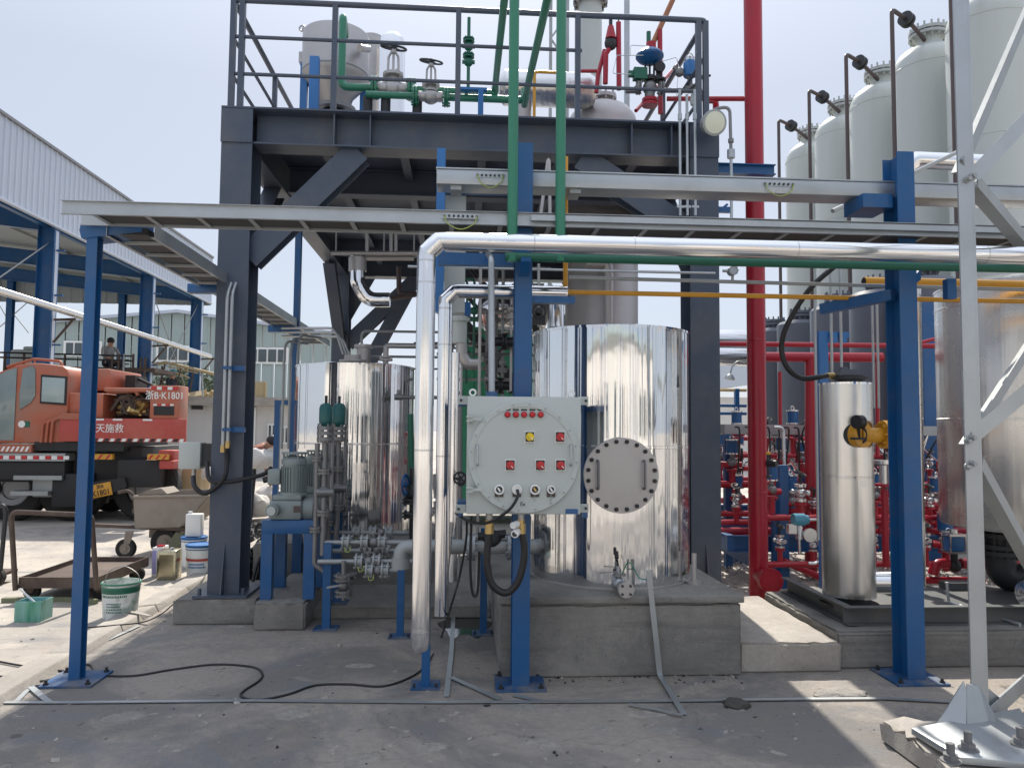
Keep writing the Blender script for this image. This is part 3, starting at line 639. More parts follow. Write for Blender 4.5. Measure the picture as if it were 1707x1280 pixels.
for px, py in ((772,667), (973,668), (768,848), (973,847)):
    p = at(px, py, BY+.1); MB().box(p.x-.028, p.x+.028, BY+.10, BY+.112, p.z-.024, p.z+.024).build('mounting_lug', m_box, cbx)
    MB().cyl((p.x+(.012 if px > 873 else -.012), BY+.098, p.z), (p.x+(.012 if px > 873 else -.012), BY+.085, p.z), .008, n=6).build('lug_bolt', m_dark, cbx)
p = dp(871.5, 840); MB().box(p.x-.033, p.x+.033, p.y-.0015, p.y+.001, p.z-.016, p.z+.016).build('sign_plate', m_box, dro)
MB().text('Ex', .03, p-Y3*.0017, X3, Z3, .0006).build('lettering', m_dark, dro)
# blue frame rails behind the box
fr = thing('box_bracket', 'blue steel angle frame holding the back of the control box', 'bracket', (c0.x, BY+.2, z0))
MB().box(x0-.05, x1+.03, BY+.175, yC-.001, z0+.01, z0+.05).build('rail', m_blue, fr); MB().box(x0-.05, x1+.03, BY+.175, yC-.001, z1-.05, z1-.01).build('rail', m_blue, fr)
for px in (768, 975): MB().bar((at(px,850,BY+.19).x, BY+.19, z0-.04), (at(px,850,BY+.19).x, BY+.19, z0+.012), .03, .03, Y3).build('foot', m_blue, fr)
MB().box(x1-.085, x1-.015, BY-.004, BY-.001, z0+.003, z0+.03).build('blue_tab', m_blue, fr)
# hoses and cables by the box
hy = BY+.07
def hp(px, py, Y=None): return at(px, py, hy if Y is None else Y)
hs = thing('flexible_hose', 'thick black flexible hose looping in a U below the control box', 'hose', hp(840,990))
MB().curve([hp(816,884), hp(812,920), hp(813,950), hp(822,976), hp(843,988), hp(862,972), hp(872,940), hp(874,910), hp(869,884)], .0205, 14).build('tube', m_black, hs)
for px in (815.5, 868.5):
    a_ = hp(px, 889); b_ = hp(px, 872); MB().cyl(a_, b_, .026, n=12).cyl(b_, b_+Z3*.02, .021, n=6).build('brass_gland', m_brass, hs); MB().cyl(b_+Z3*.02, V(b_.x, b_.y, z0+.002), .018, n=12).build('nipple', m_ss, hs)
pc = thing('plug_cap', 'pair of white plastic plug caps hanging beside the brass gland', 'cap', hp(858,885,BY+.02))
MB().cyl(hp(862,886,BY+.03), hp(858,890,BY-.02), .022, n=18).build('front_cap', m_white, pc); MB().cyl(hp(862,873,BY+.02), hp(855,876,BY-.02), .019, n=18).build('back_cap', m_white, pc)
MB().cyl(hp(858,890,BY-.0205), hp(858,890,BY-.022), .015, n=18).build('cap_bore', m_dark, pc)
c2 = MB(); c2.curve([dp(862,816)-Y3*.02, dp(862,826)-Y3*.05, dp(850,846)-Y3*.045, dp(830,862)-Y3*.02, at(808,872,BY), at(780,868,BY+.1), at(760,855,BY+.25)], .0085, 8)
tag(c2.build('power_cable', m_black), 'black cable plugged into the second socket of the control box', 'cable')
c2 = MB(); c2.curve([at(778,866,4.55), at(777,900,4.6), at(766,960,4.65), at(752,1010,4.7), gz(736,1060,.012), gz(716,1100,.012)]+[gz(a, b, .010) for a, b in ((690,1125), (640,1143), (580,1140), (525,1142), (480,1157), (430,1166), (402,1160), (408,1150), (432,1134), (437,1122), (420,1111), (360,1107), (290,1115), (230,1125), (185,1126), (140,1121), (60,1113), (-40,1095))], .0068, 8)
tag(c2.build('floor_cable', m_black), 'long black cable snaking over the floor from the control box', 'cable')
for k, (pts, lab) in enumerate(((((-40,1135),(20,1146),(90,1138),(125,1128),(152,1118),(150,1108),(132,1107)), 'thin black cable curling round the foot of the left post'),
     (((-40,1122),(10,1128),(50,1136),(110,1128)), 'short black cable crossing the kerb at the left edge'),
     (((136,1046),(190,1042),(240,1036),(270,1022),(292,1004),(330,974),(345,955)), 'black cable running along the kerb towards the left column'))):
    zz = .012 if k < 2 else .055
    c3 = MB(); c3.curve([gz(a, b, zz) for a, b in pts], .0058, 7); tag(c3.build('floor_cable', m_black), lab, 'cable')
c3 = MB(); c3.curve([at(786,860,4.6), at(784,940,4.6), at(787,985,4.62), at(793,993,4.62), at(797,975,4.62), at(799,920,4.6)], .008, 8)
tag(c3.build('cable_loop', m_black), 'thin black cable hanging in a loop left of the thick hose', 'cable')

# ================================================================ large clad tank
TY = 5.56; tc = at(1016,800,TY); tr_ = .572; tz1 = at(1016,541,TY-tr_).z
TK = thing('clad_tank', 'large mirror bright clad tank with round bolted manhole on the plinth', 'tank', (tc.x, TY, PZ), 'vertical tanks in bright cladding')
MB().lathe((tc.x, TY, PZ), [(tr_, .012), (tr_, (tz1-PZ)*.5), (tr_, tz1-PZ)], Z3, 128, False).build('shell', m_aluT, TK)
MB().lathe((tc.x, TY, tz1), [(tr_*1.012, -.012), (tr_*1.012, .004), (tr_*.96, .012), (.0, .05)], Z3, 96).build('roof_sheet', m_aluT, TK)
MB().lathe((tc.x, TY, PZ), [(tr_*1.01, .0), (tr_*1.01, .014), (tr_*.98, .016)], Z3, 96).build('base_ring', m_ss, TK)
zb = at(1160,745,5.3).z; MB().lathe((tc.x, TY, zb), [(tr_*1.0, -.010), (tr_*1.007, -.008), (tr_*1.007, .008), (tr_*1.0, .010)], Z3, 128, False).build('cladding_band', m_aluT, TK)
for a in (-108, -62):
    t_ = R(a); p = V(tc.x+math.cos(t_)*tr_*1.001, TY+math.sin(t_)*tr_*1.001, PZ+.02); MB().bar(p, p+Z3*(tz1-PZ-.03), .012, .003, V(math.cos(t_), math.sin(t_), 0)).build('lap_seam', m_aluT, TK)
my = TY-tr_-.09; mc = at(1035,792,my); mr = .243
nk = MB().cyl((mc.x, my+.03, mc.z), (mc.x, TY-.35, mc.z), .185, n=48).build('manhole_neck', m_ss, TK)
cv = MB(); cv.lathe((mc.x, my+.001, mc.z), [(mr, .0), (mr, -.018), (mr*.985, -.022)], Y3, 72); cv.lathe((mc.x, my+.026, mc.z), [(mr, -.02), (mr, .0)], Y3, 72)
cv = MB().cyl((mc.x, my-.022, mc.z), (mc.x, my, mc.z), mr, n=72).cyl((mc.x, my+.004, mc.z), (mc.x, my+.028, mc.z), mr*.99, n=72).cyl((mc.x, my-.001, mc.z), (mc.x, my+.006, mc.z), mr*.93, n=48); cvo = cv.build('manhole_cover', m_ss, TK)
for i in range(20):
    t_ = 2*math.pi*(i+.5)/20; p = V(mc.x+math.cos(t_)*mr*.90, my-.022, mc.z+math.sin(t_)*mr*.90)
    MB().cyl(p, p-Y3*.012, .0145, n=6).cyl(p-Y3*.012, p-Y3*.02, .008, n=8).build('cover_bolt', m_dark, cvo)
for px in (996, 1073):
    p, q = at(px, 768, my-.022), at(px, 814, my-.022); MB().tube([p+Y3*.001, p-Y3*.04, q-Y3*.04, q+Y3*.001], .0085, 10, .018).build('cover_handle', m_iron, cvo)
dv = thing('drain_valve', 'small drain valve with round blind flange at the foot of the large tank', 'valve', at(1042,1000,4.81))
d0 = at(1042,981,4.79); MB().cyl((d0.x, 4.750, d0.z), (d0.x, 4.775, d0.z), .050, n=28).build('blind_flange', m_ss, dv)
build_each(MB().bolts((d0.x, 4.750, d0.z), -Y3, .036, 4, .008, .012, .5), 'flange_bolt', m_dark, dv); MB().cyl((d0.x, 4.780, d0.z), (d0.x, 4.800, d0.z), .050, n=28).build('back_flange', m_ss, dv)
MB().cyl((d0.x-.01, 4.800, d0.z), (d0.x-.02, TY-.5, d0.z+.02), .026, n=16).sphere((d0.x-.02, 4.910, d0.z+.01), .045, 14).cyl((d0.x-.02, 4.910, d0.z+.03), (d0.x-.02, 4.910, d0.z+.12), .014, n=10).build('valve_body', m_galv, dv)
MB().box(d0.x-.045, d0.x+.025, 4.880, 4.940, d0.z+.06, d0.z+.075).build('stem_plate', m_iron, dv); MB().cyl((d0.x-.02, 4.910, d0.z+.12), (d0.x-.03, 4.910, d0.z+.19), .007, n=6).cyl((d0.x-.03, 4.900, d0.z+.17), (d0.x-.03, 4.920, d0.z+.21), .014, n=8).build('stem', m_dark, dv)
MB().bar((d0.x-.03, 4.910, d0.z+.085), (d0.x-.14, 4.890, d0.z+.08), .012, .004, Z3).build('lever', m_iron, dv)
MB().curve([(d0.x, 4.890, d0.z+.07), (d0.x+.03, 4.850, d0.z+.15), (d0.x+.06, 4.830, d0.z+.13), (d0.x+.10, 4.820, d0.z+.06), at(1084,965,4.800)], .004, 6).build('earth_wire', m_green, dv)
es = MB(); q0, q1, q2 = at(1081,950,4.788), at(1100,1138,4.788), gz(1140,1190,.012); q1.z = .03
es.bar(q0, q1, .034, .004, Y3); es.bar(q1, q2, .034, .004, Z3); tag(es.build('earthing_strip', m_galv), 'flat galvanised earthing strip down the front of the plinth to the floor', 'strip')
ft = MB(); ft.cyl(at(1157,978,5.2), at(1157,922,5.2), .018, n=14); f_ = at(1157,980,5.2); ft.cyl((f_.x, f_.y, PZ), (f_.x, f_.y, PZ+.018), .055, n=20)
tag(ft.build('capped_pipe_stub', m_ss), 'short upright pipe stub with foot flange on the plinth corner', 'pipe stub')
# pipe stub on tank roof
ts = thing('roof_nozzle', 'short clad nozzle standing on the roof of the large tank', 'nozzle', at(928,541,5.5))
q = at(928,541,5.5); MB().cyl(q-Z3*.02, at(928,508,5.5), .055, n=24).build('stub', m_alu, ts); MB().sphere(at(928,508,5.5), .055, 20, (1,1,.6)).build('cap', m_alu, ts)
hk = thing('roof_valve', 'black handwheel valve on a thin pipe over the large tank roof', 'valve', at(898,540,5.9)); q = at(898,520,5.9)
MB().cyl(at(898,545,5.9), at(898,440,5.9), .011, n=8).build('stem_pipe', m_galvd, hk); MB().wheel(q-Y3*.04, -Y3, .05, .008).build('handwheel', m_dark, hk); MB().sphere(q, .035, 12).cbox(q-Z3*.07, .1, .08, .06).build('valve_body', m_dark, hk)
# second clad tank farther back
T2Y = 8.0; t2 = at(590,760,T2Y); r2 = .605; z21 = at(590,605,T2Y-r2).z
rough_block('concrete_plinth', m_plinth, t2.x-.8, t2.x+.85, T2Y-.75, T2Y+1.0, 0.004, PZ-.03, 'concrete plinth hidden behind pipework under the rear left tank', 'plinth')
TB = thing('clad_tank', 'shiny clad tank with pipes on its roof under the platform', 'tank', (t2.x, T2Y, PZ-.03), 'vertical tanks in bright cladding')
MB().lathe((t2.x, T2Y, PZ-.03), [(r2, .0), (r2, .8), (r2, z21-PZ+.03)], Z3, 112, False).build('shell', m_aluT, TB)
MB().lathe((t2.x, T2Y, z21), [(r2*1.012, -.012), (r2*1.012, .004), (r2*.96, .012), (0, .05)], Z3, 80).build('roof_sheet', m_aluT, TB)
zb = at(590,740,7.4).z; MB().lathe((t2.x, T2Y, zb), [(r2, -.010), (r2*1.006, -.008), (r2*1.006, .008), (r2, .010)], Z3, 112, False).build('cladding_band', m_sspol, TB)
n1 = MB(); a = at(643,600,T2Y-.2); n1.tube([V(a.x, a.y, z21-.02), V(a.x, a.y, at(643,576,a.y).z), V(at(700,574,a.y).x+.2, a.y, at(643,576,a.y).z)], .028, 12, .04); n1.cyl((a.x, a.y, z21+.06), (a.x, a.y, z21+.08), .07, n=20).cyl((a.x, a.y, z21+.09), (a.x, a.y, z21+.11), .07, n=20)
n1.build('vent_pipe', m_ss, TB)
n2 = MB(); a = at(590,600,T2Y-.1); n2.cyl((a.x, a.y, z21-.02), (a.x, a.y, z21+.12), .10, n=20).cyl((a.x, a.y, z21+.05), (a.x, a.y, z21+.07), .15, n=20).cyl((a.x+.1, a.y, z21), (a.x+.1, a.y, z21+.22), .07, n=16).cyl((a.x+.1, a.y, z21+.2), (a.x+.1, a.y, z21+.23), .10, n=16)
n2.build('manway', m_ss, TB)
hr = MB(); yv = T2Y+.3
z_a, z_b, z_c = at(620,552,yv).z, at(620,578,yv).z, at(620,594,yv).z
hr.tube([(at(603,600,yv).x, yv, z21-.02), (at(603,552,yv).x, yv, z_a), (at(760,552,yv).x, yv, z_a)], .014, 8, .06); hr.tube([(at(597,600,yv).x, yv, z21-.02), (at(597,578,yv).x, yv, z_b), (at(760,578,yv).x, yv, z_b)], .014, 8, .05); hr.cyl((at(603,594,yv).x, yv, z_c), (at(760,594,yv).x, yv, z_c), .014, n=8)
hr.build('roof_rail', m_galvd, TB)
lv = MB(); a = at(668,662,7.45); lv.cyl(a, a+V(.35,-.02,0), .018, n=10).cyl(a-X3*.06, a+X3*.02, .03, n=10).flange(a+X3*.2, X3, .055, .012, 4).bolts(a-X3*.02, Z3, .001, 1, .02, .07); lv.build('sample_valve', m_iron, TB)
# ================================================================ on the deck
def handle_valve(t, c, s, bm_body, wheel_m, hh=.30, wr=.085):     # gate valve about a pipe centre c, axis X
    c = Vector(c); b = MB(); b.sphere(c, .075*s, 16, (1.1, .9, 1)); b.cyl(c-X3*.12*s, c+X3*.12*s, .05*s, n=14); b.cyl(c+Z3*.05*s, c+Z3*.10*s, .062*s, .05*s, n=16); b.cyl(c+Z3*.10*s, c+Z3*.125*s, .085*s, n=18)
    b.bolts(c+Z3*.095*s, Z3, .072*s, 6, .009*s, .045*s); b.build('valve_body', bm_body, t)
    y = MB()
    for e in (-1, 1): y.tube([c+V(e*.045*s, 0, .125*s), c+V(e*.04*s, 0, (hh-.08)*s), c+V(e*.012*s, 0, (hh-.03)*s)], .010*s, 6, .02*s)
    y.cyl(c+Z3*.12*s, c+Z3*(hh+.03)*s, .010*s, n=8); y.cyl(c+Z3*(hh-.05)*s, c+Z3*(hh-.02)*s, .022*s, n=10); y.build('yoke', bm_body, t)
    MB().wheel(c+Z3*hh*s, V(.12, -.3, 1), wr*s, .0095*s, 3).build('handwheel', wheel_m, t)
    for e in (-1, 1): MB().flange(c+X3*(e*.15*s), X3, .095*s, .018*s, 8, .01*s).build('flange', m_green, t)
dz = ZT+.004
ct = at(560,100,8.0); rr = at(615,100,8).x-ct.x; ztop = at(560,31,7.62).z; zcy = at(560,128,8).z; zbt = at(560,172,8).z
T = thing('hopper_tank', 'dull grey conical bottomed tank at the left of the deck', 'tank', (ct.x, 8, dz))
MB().lathe((ct.x, 8, zcy), [(rr*.99, ztop-zcy), (rr, (ztop-zcy)*.98), (rr, .0), (rr*1.01, -.004), (rr*.97, -.06), (rr*.55, zbt-zcy+.06), (rr*.4, zbt-zcy-.1)][::-1], Z3, 64).build('shell', m_ss, T)
MB().lathe((ct.x, 8, zcy), [(rr*1.006, -.01), (rr*1.012, -.005), (rr*1.012, .005), (rr*1.006, .01)], Z3, 64, False).build('weld_ring', m_iron, T)
q = at(504,48,8); MB().torus(q, Y3, .03, .01, 14, 6).bar(q, q+X3*.06-Z3*.03, .02, .04, Z3).build('lifting_lug', m_ss, T)
MB().cyl((ct.x, 8, dz+.1), (ct.x, 8, zbt+.0), .10, n=20).cyl((ct.x, 8, zbt-.1), (ct.x, 8, zbt-.06), .22, n=24).build('outlet', m_iron, T)
q = at(600,80,7.6); MB().cyl(q, q+V(.06, .2, .09), .035, n=12).build('front_nozzle', m_ss, T); MB().box(at(502,90,8).x-.02, at(505,90,8).x+.02, 7.98, 8.1, at(502,105,8).z, at(502,88,8).z).build('side_nozzle', m_ss, T)
for a in (30, 100, 190):
    x, y = ct.x+math.cos(R(a))*rr*.92, 8+math.sin(R(a))*rr*.92; MB().bar((x, y, dz), (x, y, zcy+.1), .07, .07, Y3).build('leg', m_lblue, T)
t = MB(); x0_, x1_ = at(515,130,7.4).x, at(531,130,7.4).x; t.box(x0_, x1_, 7.4, 7.47, dz, at(520,93,7.4).z); tag(t.build('blue_support', m_lblue, bevel=.003), 'short bright blue support standing before the conical tank', 'support')
T = thing('clad_drum', 'tall aluminium wrapped drum with crumpled domed top behind the valves', 'drum', at(653,190,8.6)); c = at(653,120,8.6); r_ = at(675,120,8.6).x-c.x
MB().lathe((c.x, 8.6, dz), [(r_, 0), (r_, at(653,80,8.6).z-dz), (r_*.9, at(653,66,8.6).z-dz), (r_*.55, at(653,58,8.6).z-dz), (0, at(653,56,8.6).z-dz)], Z3, 14).build('shell', m_alu, T, smooth=20)
c = at(620,110,8.8); MB().cyl((c.x, 8.8, dz), (c.x, 8.8, at(620,64,8.8).z), .13, n=24).build('side_drum', m_ss, T)
# green headers and valves
Yg = 7.15; za = at(700,150,Yg).z; zb_ = at(700,161,6.9).z
H1 = thing('green_header', 'green pipe with gate valve running along the deck behind the railing', 'pipe', at(590,148,Yg)); cA = at(655,150,Yg)
MB().tube([at(576,60,7.5), at(572,30,7.2), (at(571,60,Yg).x, Yg, at(571,30,Yg).z), (at(571,60,Yg).x, Yg, za), (cA.x-.16, Yg, za)], .036, 14, .07).build('inlet_pipe', m_green, H1)
MB().cyl((cA.x+.16, Yg, za), (at(824,150,7.2).x-.02, 7.18, za), .038, n=14).build('pipe', m_green, H1)
q = at(825,158,7.2); MB().tube([(at(800,155,7.18).x, 7.18, za), (q.x, 7.18, za), (q.x, 7.16, at(825,148,7.2).z)], .036, 14, .05).build('elbow', m_green, H1)
handle_valve(H1, (cA.x, Yg, za), 1.15, m_ss, m_dark, .35, .105)
H2 = thing('green_header', 'lower green pipe with small gate valve on the deck', 'pipe', at(720,161,6.9)); cB = at(718,160,6.9)
MB().cyl((at(610,163,6.9).x, 6.9, zb_), (cB.x-.14, 6.9, zb_), .032, n=14).build('pipe', m_green, H2); MB().tube([(cB.x+.14, 6.9, zb_), (at(874,170,6.9).x, 6.9, zb_), at(874,150,6.95)], .034, 14, .05).build('pipe', m_green, H2)
handle_valve(H2, (cB.x, 6.9, zb_), .95, m_ss, m_dark, .35, .11)
for px in (612, 642, 695): MB().cyl((at(px,172,6.9).x, 6.95, dz), (at(px,172,6.9).x, 6.95, zb_), .045, n=12).build('foot', m_dark, H2)
b = MB(); b.box(at(797,160,6.8).x, at(806,160,6.8).x, 6.8, 6.86, dz, at(800,150,6.8).z); b.box(at(765,148,6.8).x, at(812,148,6.8).x, 6.8, 6.88, at(800,150,6.8).z, at(800,146,6.8).z); tag(b.build('pipe_support', m_lblue), 'blue T support under the green pipes at mid deck', 'support')
T = thing('green_standpipe', 'thin green standpipe with two small valves behind the railing', 'pipe', at(781,190,7.1)); q = at(781,100,7.1)
MB().cyl((q.x, 7.1, za-.0), (q.x, 7.1, at(781,30,7.1).z), .016, n=10).build('pipe', m_dgreen, T)
for py in (78, 104): c = V(q.x, 7.1, at(781,py,7.1).z); MB().sphere(c, .045, 12).flange(c+Z3*.06, Z3, .055, .012, 4).cyl(c-X3*.06, c+X3*.06, .02, n=8).build('valve_body', m_dgreen, T)
# horizontal clad exchanger and white vessel shoulder
T = thing('clad_exchanger', 'horizontal dull clad vessel lying behind the green pipes', 'vessel', at(880,190,8.2)); q = at(838,150,8.2); r_ = .19
MB().lathe((q.x, 8.2, at(840,147,8.2).z), [(0, -.06), (r_*.7, -.04), (r_, .02), (r_, .95), (r_*.8, 1.02)], X3, 40).build('shell', m_aluR, T)
for d_ in (.30, .62): MB().lathe((q.x+d_, 8.2, at(840,147,8.2).z), [(r_*1.03, 0), (r_*1.03, .02)], X3, 40).build('cladding_band', m_sspol, T)
MB().cyl((q.x+.2, 8.2, dz), (q.x+.2, 8.2, at(840,150,8.2).z), .12, n=20).build('saddle', m_ss, T)
t = MB(); q = at(891,120,7.6); t.tube([(at(930,120,7.6).x, 7.6, q.z), q, (q.x, 7.6, dz)], .016, 10, .04); tag(t.build('orange_pipe', m_yel), 'small orange pipe bent down in front of the clad vessel', 'pipe')
# tall stack, mast, pole
T = thing('grey_stack', 'tall grey stack with bolted flange rising behind the right railing', 'stack', at(984,200,10.5)); q = at(984,60,10.5); r_ = at(1003,60,10.5).x-q.x
MB().cyl((q.x, 10.5, dz), (q.x, 10.5, 9.5), r_, n=36).build('shell', m_box, T); zf = at(984,3,10.5).z; MB().cyl((q.x, 10.5, zf-.03), (q.x, 10.5, zf+.03), r_*1.5, n=32).cyl((q.x, 10.5, zf+.05), (q.x, 10.5, zf+.11), r_*1.5, n=32).bolts((q.x, 10.5, zf-.07), Z3, r_*1.35, 12, .025, .22).build('flange', m_iron, T)
T = thing('lattice_mast', 'slender lattice mast far behind the green pipes', 'mast', at(932,300,15)); xa_, xb_ = at(918,60,15).x, at(946,60,15).x
for x in (xa_, xb_): MB().bar((x, 15, 0), (x, 15, 11.5), .06, .06, Y3).build('leg', m_galvd, T)
z = 4.0; k = 0; m = MB()
while z < 11: m.bar((xa_ if k % 2 else xb_, 15, z), (xb_ if k % 2 else xa_, 15, z+.5), .03, .03, Y3); z += .5; k += 1
m.build('bracing', m_galvd, T)
t = MB(); q = at(1045,80,9); t.cyl((q.x, 9, dz), (q.x, 9, 8.5), .035, n=10); tag(t.build('grey_pole', m_galv), 'plain thin grey pole between the stack and the blue valve', 'pole')
# big grey vessel through the deck
VY = 8.6; q = at(1003,420,VY); vr = at(1062,420,VY).x-q.x; zs = at(1003,188,VY-vr).z
T = thing('grey_column_vessel', 'dull grey steel vessel hanging through the deck behind the bright tank', 'vessel', (q.x, VY, .1))
MB().lathe((q.x, VY, .1), [(vr, 0), (vr, zs-.1), (vr*.93, zs+.0), (vr*.75, zs+.10), (vr*.45, zs+.165), (.0, zs+.18)], Z3, 64).build('shell', m_ss, T)
MB().cyl((q.x+.02, VY, zs+.2), (q.x+.02, VY, zs+.36), .09, n=20).cyl((q.x+.02, VY, zs+.33), (q.x+.02, VY, zs+.37), .15, n=24).bolts((q.x+.02, VY, zs+.30), Z3, .13, 8, .014, .12).build('top_nozzle', m_ss, T)
p = at(1015,440,7.9); MB().tube([(p.x-.25, 7.9, p.z), (p.x, 7.9, p.z), (p.x, 7.9, 1.9)], .05, 16, .07).build('brown_pipe', m_ss, T)
# red relief line, hook shaped valve
T = thing('relief_valve', 'red and black relief valve on red pipes beside the grey stack', 'valve', at(1018,190,7.8)); q = at(1018,70,7.8)
MB().sphere(q-Z3*.02, .068, 16, (1, .8, 1.1)).cyl(q, q+Z3*.24, .02, n=8).build('valve_body', m_dark, T); MB().cyl(q+Z3*.03, q+Z3*.17, .06, .03, n=14).build('bonnet', m_red, T)
MB().tube([q-Z3*.05, at(1010,90,7.8), at(1009,140,7.8)], .028, 10, .03).build('outlet_pipe', m_red, T); MB().tube([at(1008,84,7.85), at(997,125,7.85), at(994,155,7.85)], .024, 10, .03).build('side_pipe', m_red, T)
MB().cyl(at(1031,38,7.8), at(1032,150,7.8), .028, n=10).cyl(at(968,119,7.9), at(998,119,7.9), .02, n=8).build('red_pipe', m_red, T); MB().tube([at(1014,32,7.8), at(1016,26,7.8), at(1031,26,7.8), at(1031,40,7.8)], .008, 6).build('loop', m_dark, T)
# diaphragm control valve
T = thing('control_valve', 'diaphragm control valve with blue domed actuator on the deck', 'valve', at(1083,190,7.1)); q = at(1083,95,7.1); s_ = .0056
MB().lathe(q, [(.0, .085), (.05, .08), (.105, .045), (.135, .012), (.135, -.008), (.11, -.04), (.05, -.075), (.02, -.08)][::-1], Z3, 28).build('actuator', m_blue, T)
build_each(MB().bolts(q-Z3*.006, Z3, .125, 14, .007, .02), 'actuator_bolt', m_sspol, T)
y = MB()
for e in (-1, 1): y.bar(q+V(e*.045, 0, -.07), q+V(e*.04, 0, -.2), .018, .012, Y3)
y.cyl(q-Z3*.08, q-Z3*.26, .011, n=8).cyl(q-Z3*.2, q-Z3*.24, .06, n=14); y.build('yoke', m_dark, T)
MB().cbox(q+V(-.10, -.02, -.19), .13, .08, .11).cbox(q+V(-.19, -.02, -.19), .05, .05, .05).build('positioner', m_dgreen, T); MB().cyl(q+V(.09, -.06, -.12), q+V(.09, -.02, -.12), .05, n=16).cbox(q+V(.09, 0, -.19), .05, .05, .12).cyl(q+V(.10, 0, -.24), q+V(.10, 0, -.22), .06, n=12).build('regulator', m_dark, T)
MB().sphere(q-Z3*.31, .07, 14).flange(q-Z3*.31+X3*.11, X3, .07, .012, 6).flange(q-Z3*.31-X3*.11, X3, .07, .012, 6).cyl(q-Z3*.36, q-Z3*.42, .05, n=12).build('valve_body', m_iron, T); MB().cyl(q-Z3*.42, q-Z3*.45, .075, n=16).cyl(q-Z3*.46, q-Z3*.49, .075, n=16).build('red_flange', m_red, T)
MB().cyl(q+V(.03, .06, .10), q+V(.03, .06, .17), .05, n=12).build('red_cap', m_red, T); MB().cyl(q+V(.005, .06, .16), q+V(.005, .06, .28), .022, n=10).build('green_cap', m_dgreen, T)
tb = MB(); tb.tube([q+V(-.02, -.05, .08), q+V(-.2, -.05, .08), q+V(-.2, -.05, -.02)], .004, 5, .02).tube([q+V(-.07, -.08, -.03), q+V(-.34, -.08, -.04), q+V(-.38, -.08, -.22), q+V(-.2, -.08, -.22)], .004, 5, .02).tube([q+V(.1, -.05, -.07), q+V(.25, -.05, -.02), q+V(.27, -.05, -.1), q+V(.25, -.05, -.40)], .004, 5, .02); tb.build('impulse_tube', m_sspol, T)
build_each(MB().cyl(at(1043,151,7.1), at(1060,151,7.1)+V(.03,0,0), .03, n=10).cyl(at(1100,151,7.1), at(1170,152,7.0), .024, n=10), 'grey_pipe', m_iron, T)
T = thing('ball_valve', 'ball valve with small blue piston actuator and black lever near the right railing', 'valve', at(1150,190,6.9)); q = at(1150,113,6.9)
MB().lathe(q-Z3*.09, [(.055, 0), (.062, .01), (.062, .13), (.05, .15)], Z3, 20).build('actuator', m_lblue, T); MB().cyl(q+Z3*.06, q+Z3*.09, .05, n=16).torus(q+Z3*.11, Y3, .03, .006, 12, 5).build('actuator_cap', m_sspol, T)
MB().sphere(q+V(-.1, 0, -.05), .045, 12).cyl(q+V(-.16, 0, 0), q+V(.0, 0, -.1), .02, n=8).cyl(q-Z3*.1, q-Z3*.2, .025, n=10).sphere(q-Z3*.2, .05, 12).build('valve_body', m_iron, T); MB().tube([q+V(-.03, -.05, -.26), q+V(.1, -.06, -.12), q+V(.17, -.06, -.1)], .013, 8).bar(q+V(-.02, -.06, -.12), q+V(.18, -.06, -.1), .02, .012, Z3).build('lever', m_black, T)
MB().lathe(q+V(.04, -.02, -.32), [(.0, -.07), (.04, -.05), (.05, 0), (.035, .05), (.02, .08)], Z3, 14).build('drain_trap', m_box, T)
t = MB(); t.tube([at(1112,165,7.2), at(1245,165,6.9)], .024, 10); t.tube([at(1180,168,7.15), at(1193,168,7.1), at(1194,195,7.1)], .03, 10, .06); tag(t.build('red_branch_pipe', m_red), 'red pipe branching from the tall red riser onto the deck', 'pipe')
t = MB(); t.tube([at(1126,-10,7.6), at(1085,80,7.5)], .028, 10); tag(t.build('orange_brown_pipe', mat('rusty_orange_paint', (.30, .12, .05), .5)), 'slanting orange brown pipe above the blue domed valve', 'pipe')
t = MB(); t.cyl(at(1100,50,7.5), at(1101,190,7.5), .026, n=10); t.cyl(at(1060,185,7.6), at(1130,108,8.6), .02, n=8); tag(t.build('red_standpipe', m_red), 'thin red standpipe just right of the blue domed valve', 'pipe')
for px, p0 in ((1133.5,150), (1145.5,158), (1158.5,150)):
    x = at(px,250,6.22).x; c = MB(); c.cyl((x, 6.22, at(px,360,6.22).z), (x, 6.22, at(px,p0,6.22).z), .0125, n=10); c.cyl((x, 6.22, at(px,200,6.22).z), (x, 6.22, at(px,190,6.22).z), .018, n=10); c.bar((x-.03, 6.225, at(px,345,6.22).z), (x+.03, 6.225, at(px,345,6.22).z), .03, .02, Z3)
    tag(c.build('conduit', m_galv), 'galvanised conduit, one of three climbing the platform beam near its right end', 'conduit', 'conduits on the platform beam')
# flood light
T = thing('flood_light', 'round flood light with pale lens on the right end of the platform beam', 'lamp', at(1188,230,6.15)); q = at(1190,205,6.1)
d_ = V(.15, -1, -.25).normalized(); MB().lathe(q, [(.055, -.12), (.09, -.08), (.098, -.01), (.108, 0), (.108, .015), (.09, .02)], d_, 32).build('housing', m_galvd, T)
MB().lathe(q+d_*.0205, [(.089, 0), (.06, .006), (0, .012)], d_, 32).build('lens', mat('frosted_lens', (.70, .72, .58), .25), T); MB().box(RXr+.02, q.x-.0, 6.14, 6.2, q.z-.05, q.z+.05).build('mount', m_steel, T)
x = at(1219,300,6.1).x; MB().tube([q+V(-.02, .08, .08), (q.x+.02, 6.15, at(1195,178,6.1).z), (x, 6.12, at(1215,176,6.1).z), (x, 6.1, at(1219,250,6.1).z)], .014, 8, .12).cyl((x, 6.1, at(1219,238,6.1).z), (x, 6.1, at(1219,232,6.1).z), .024, n=10).build('goose_neck', m_iron, T)
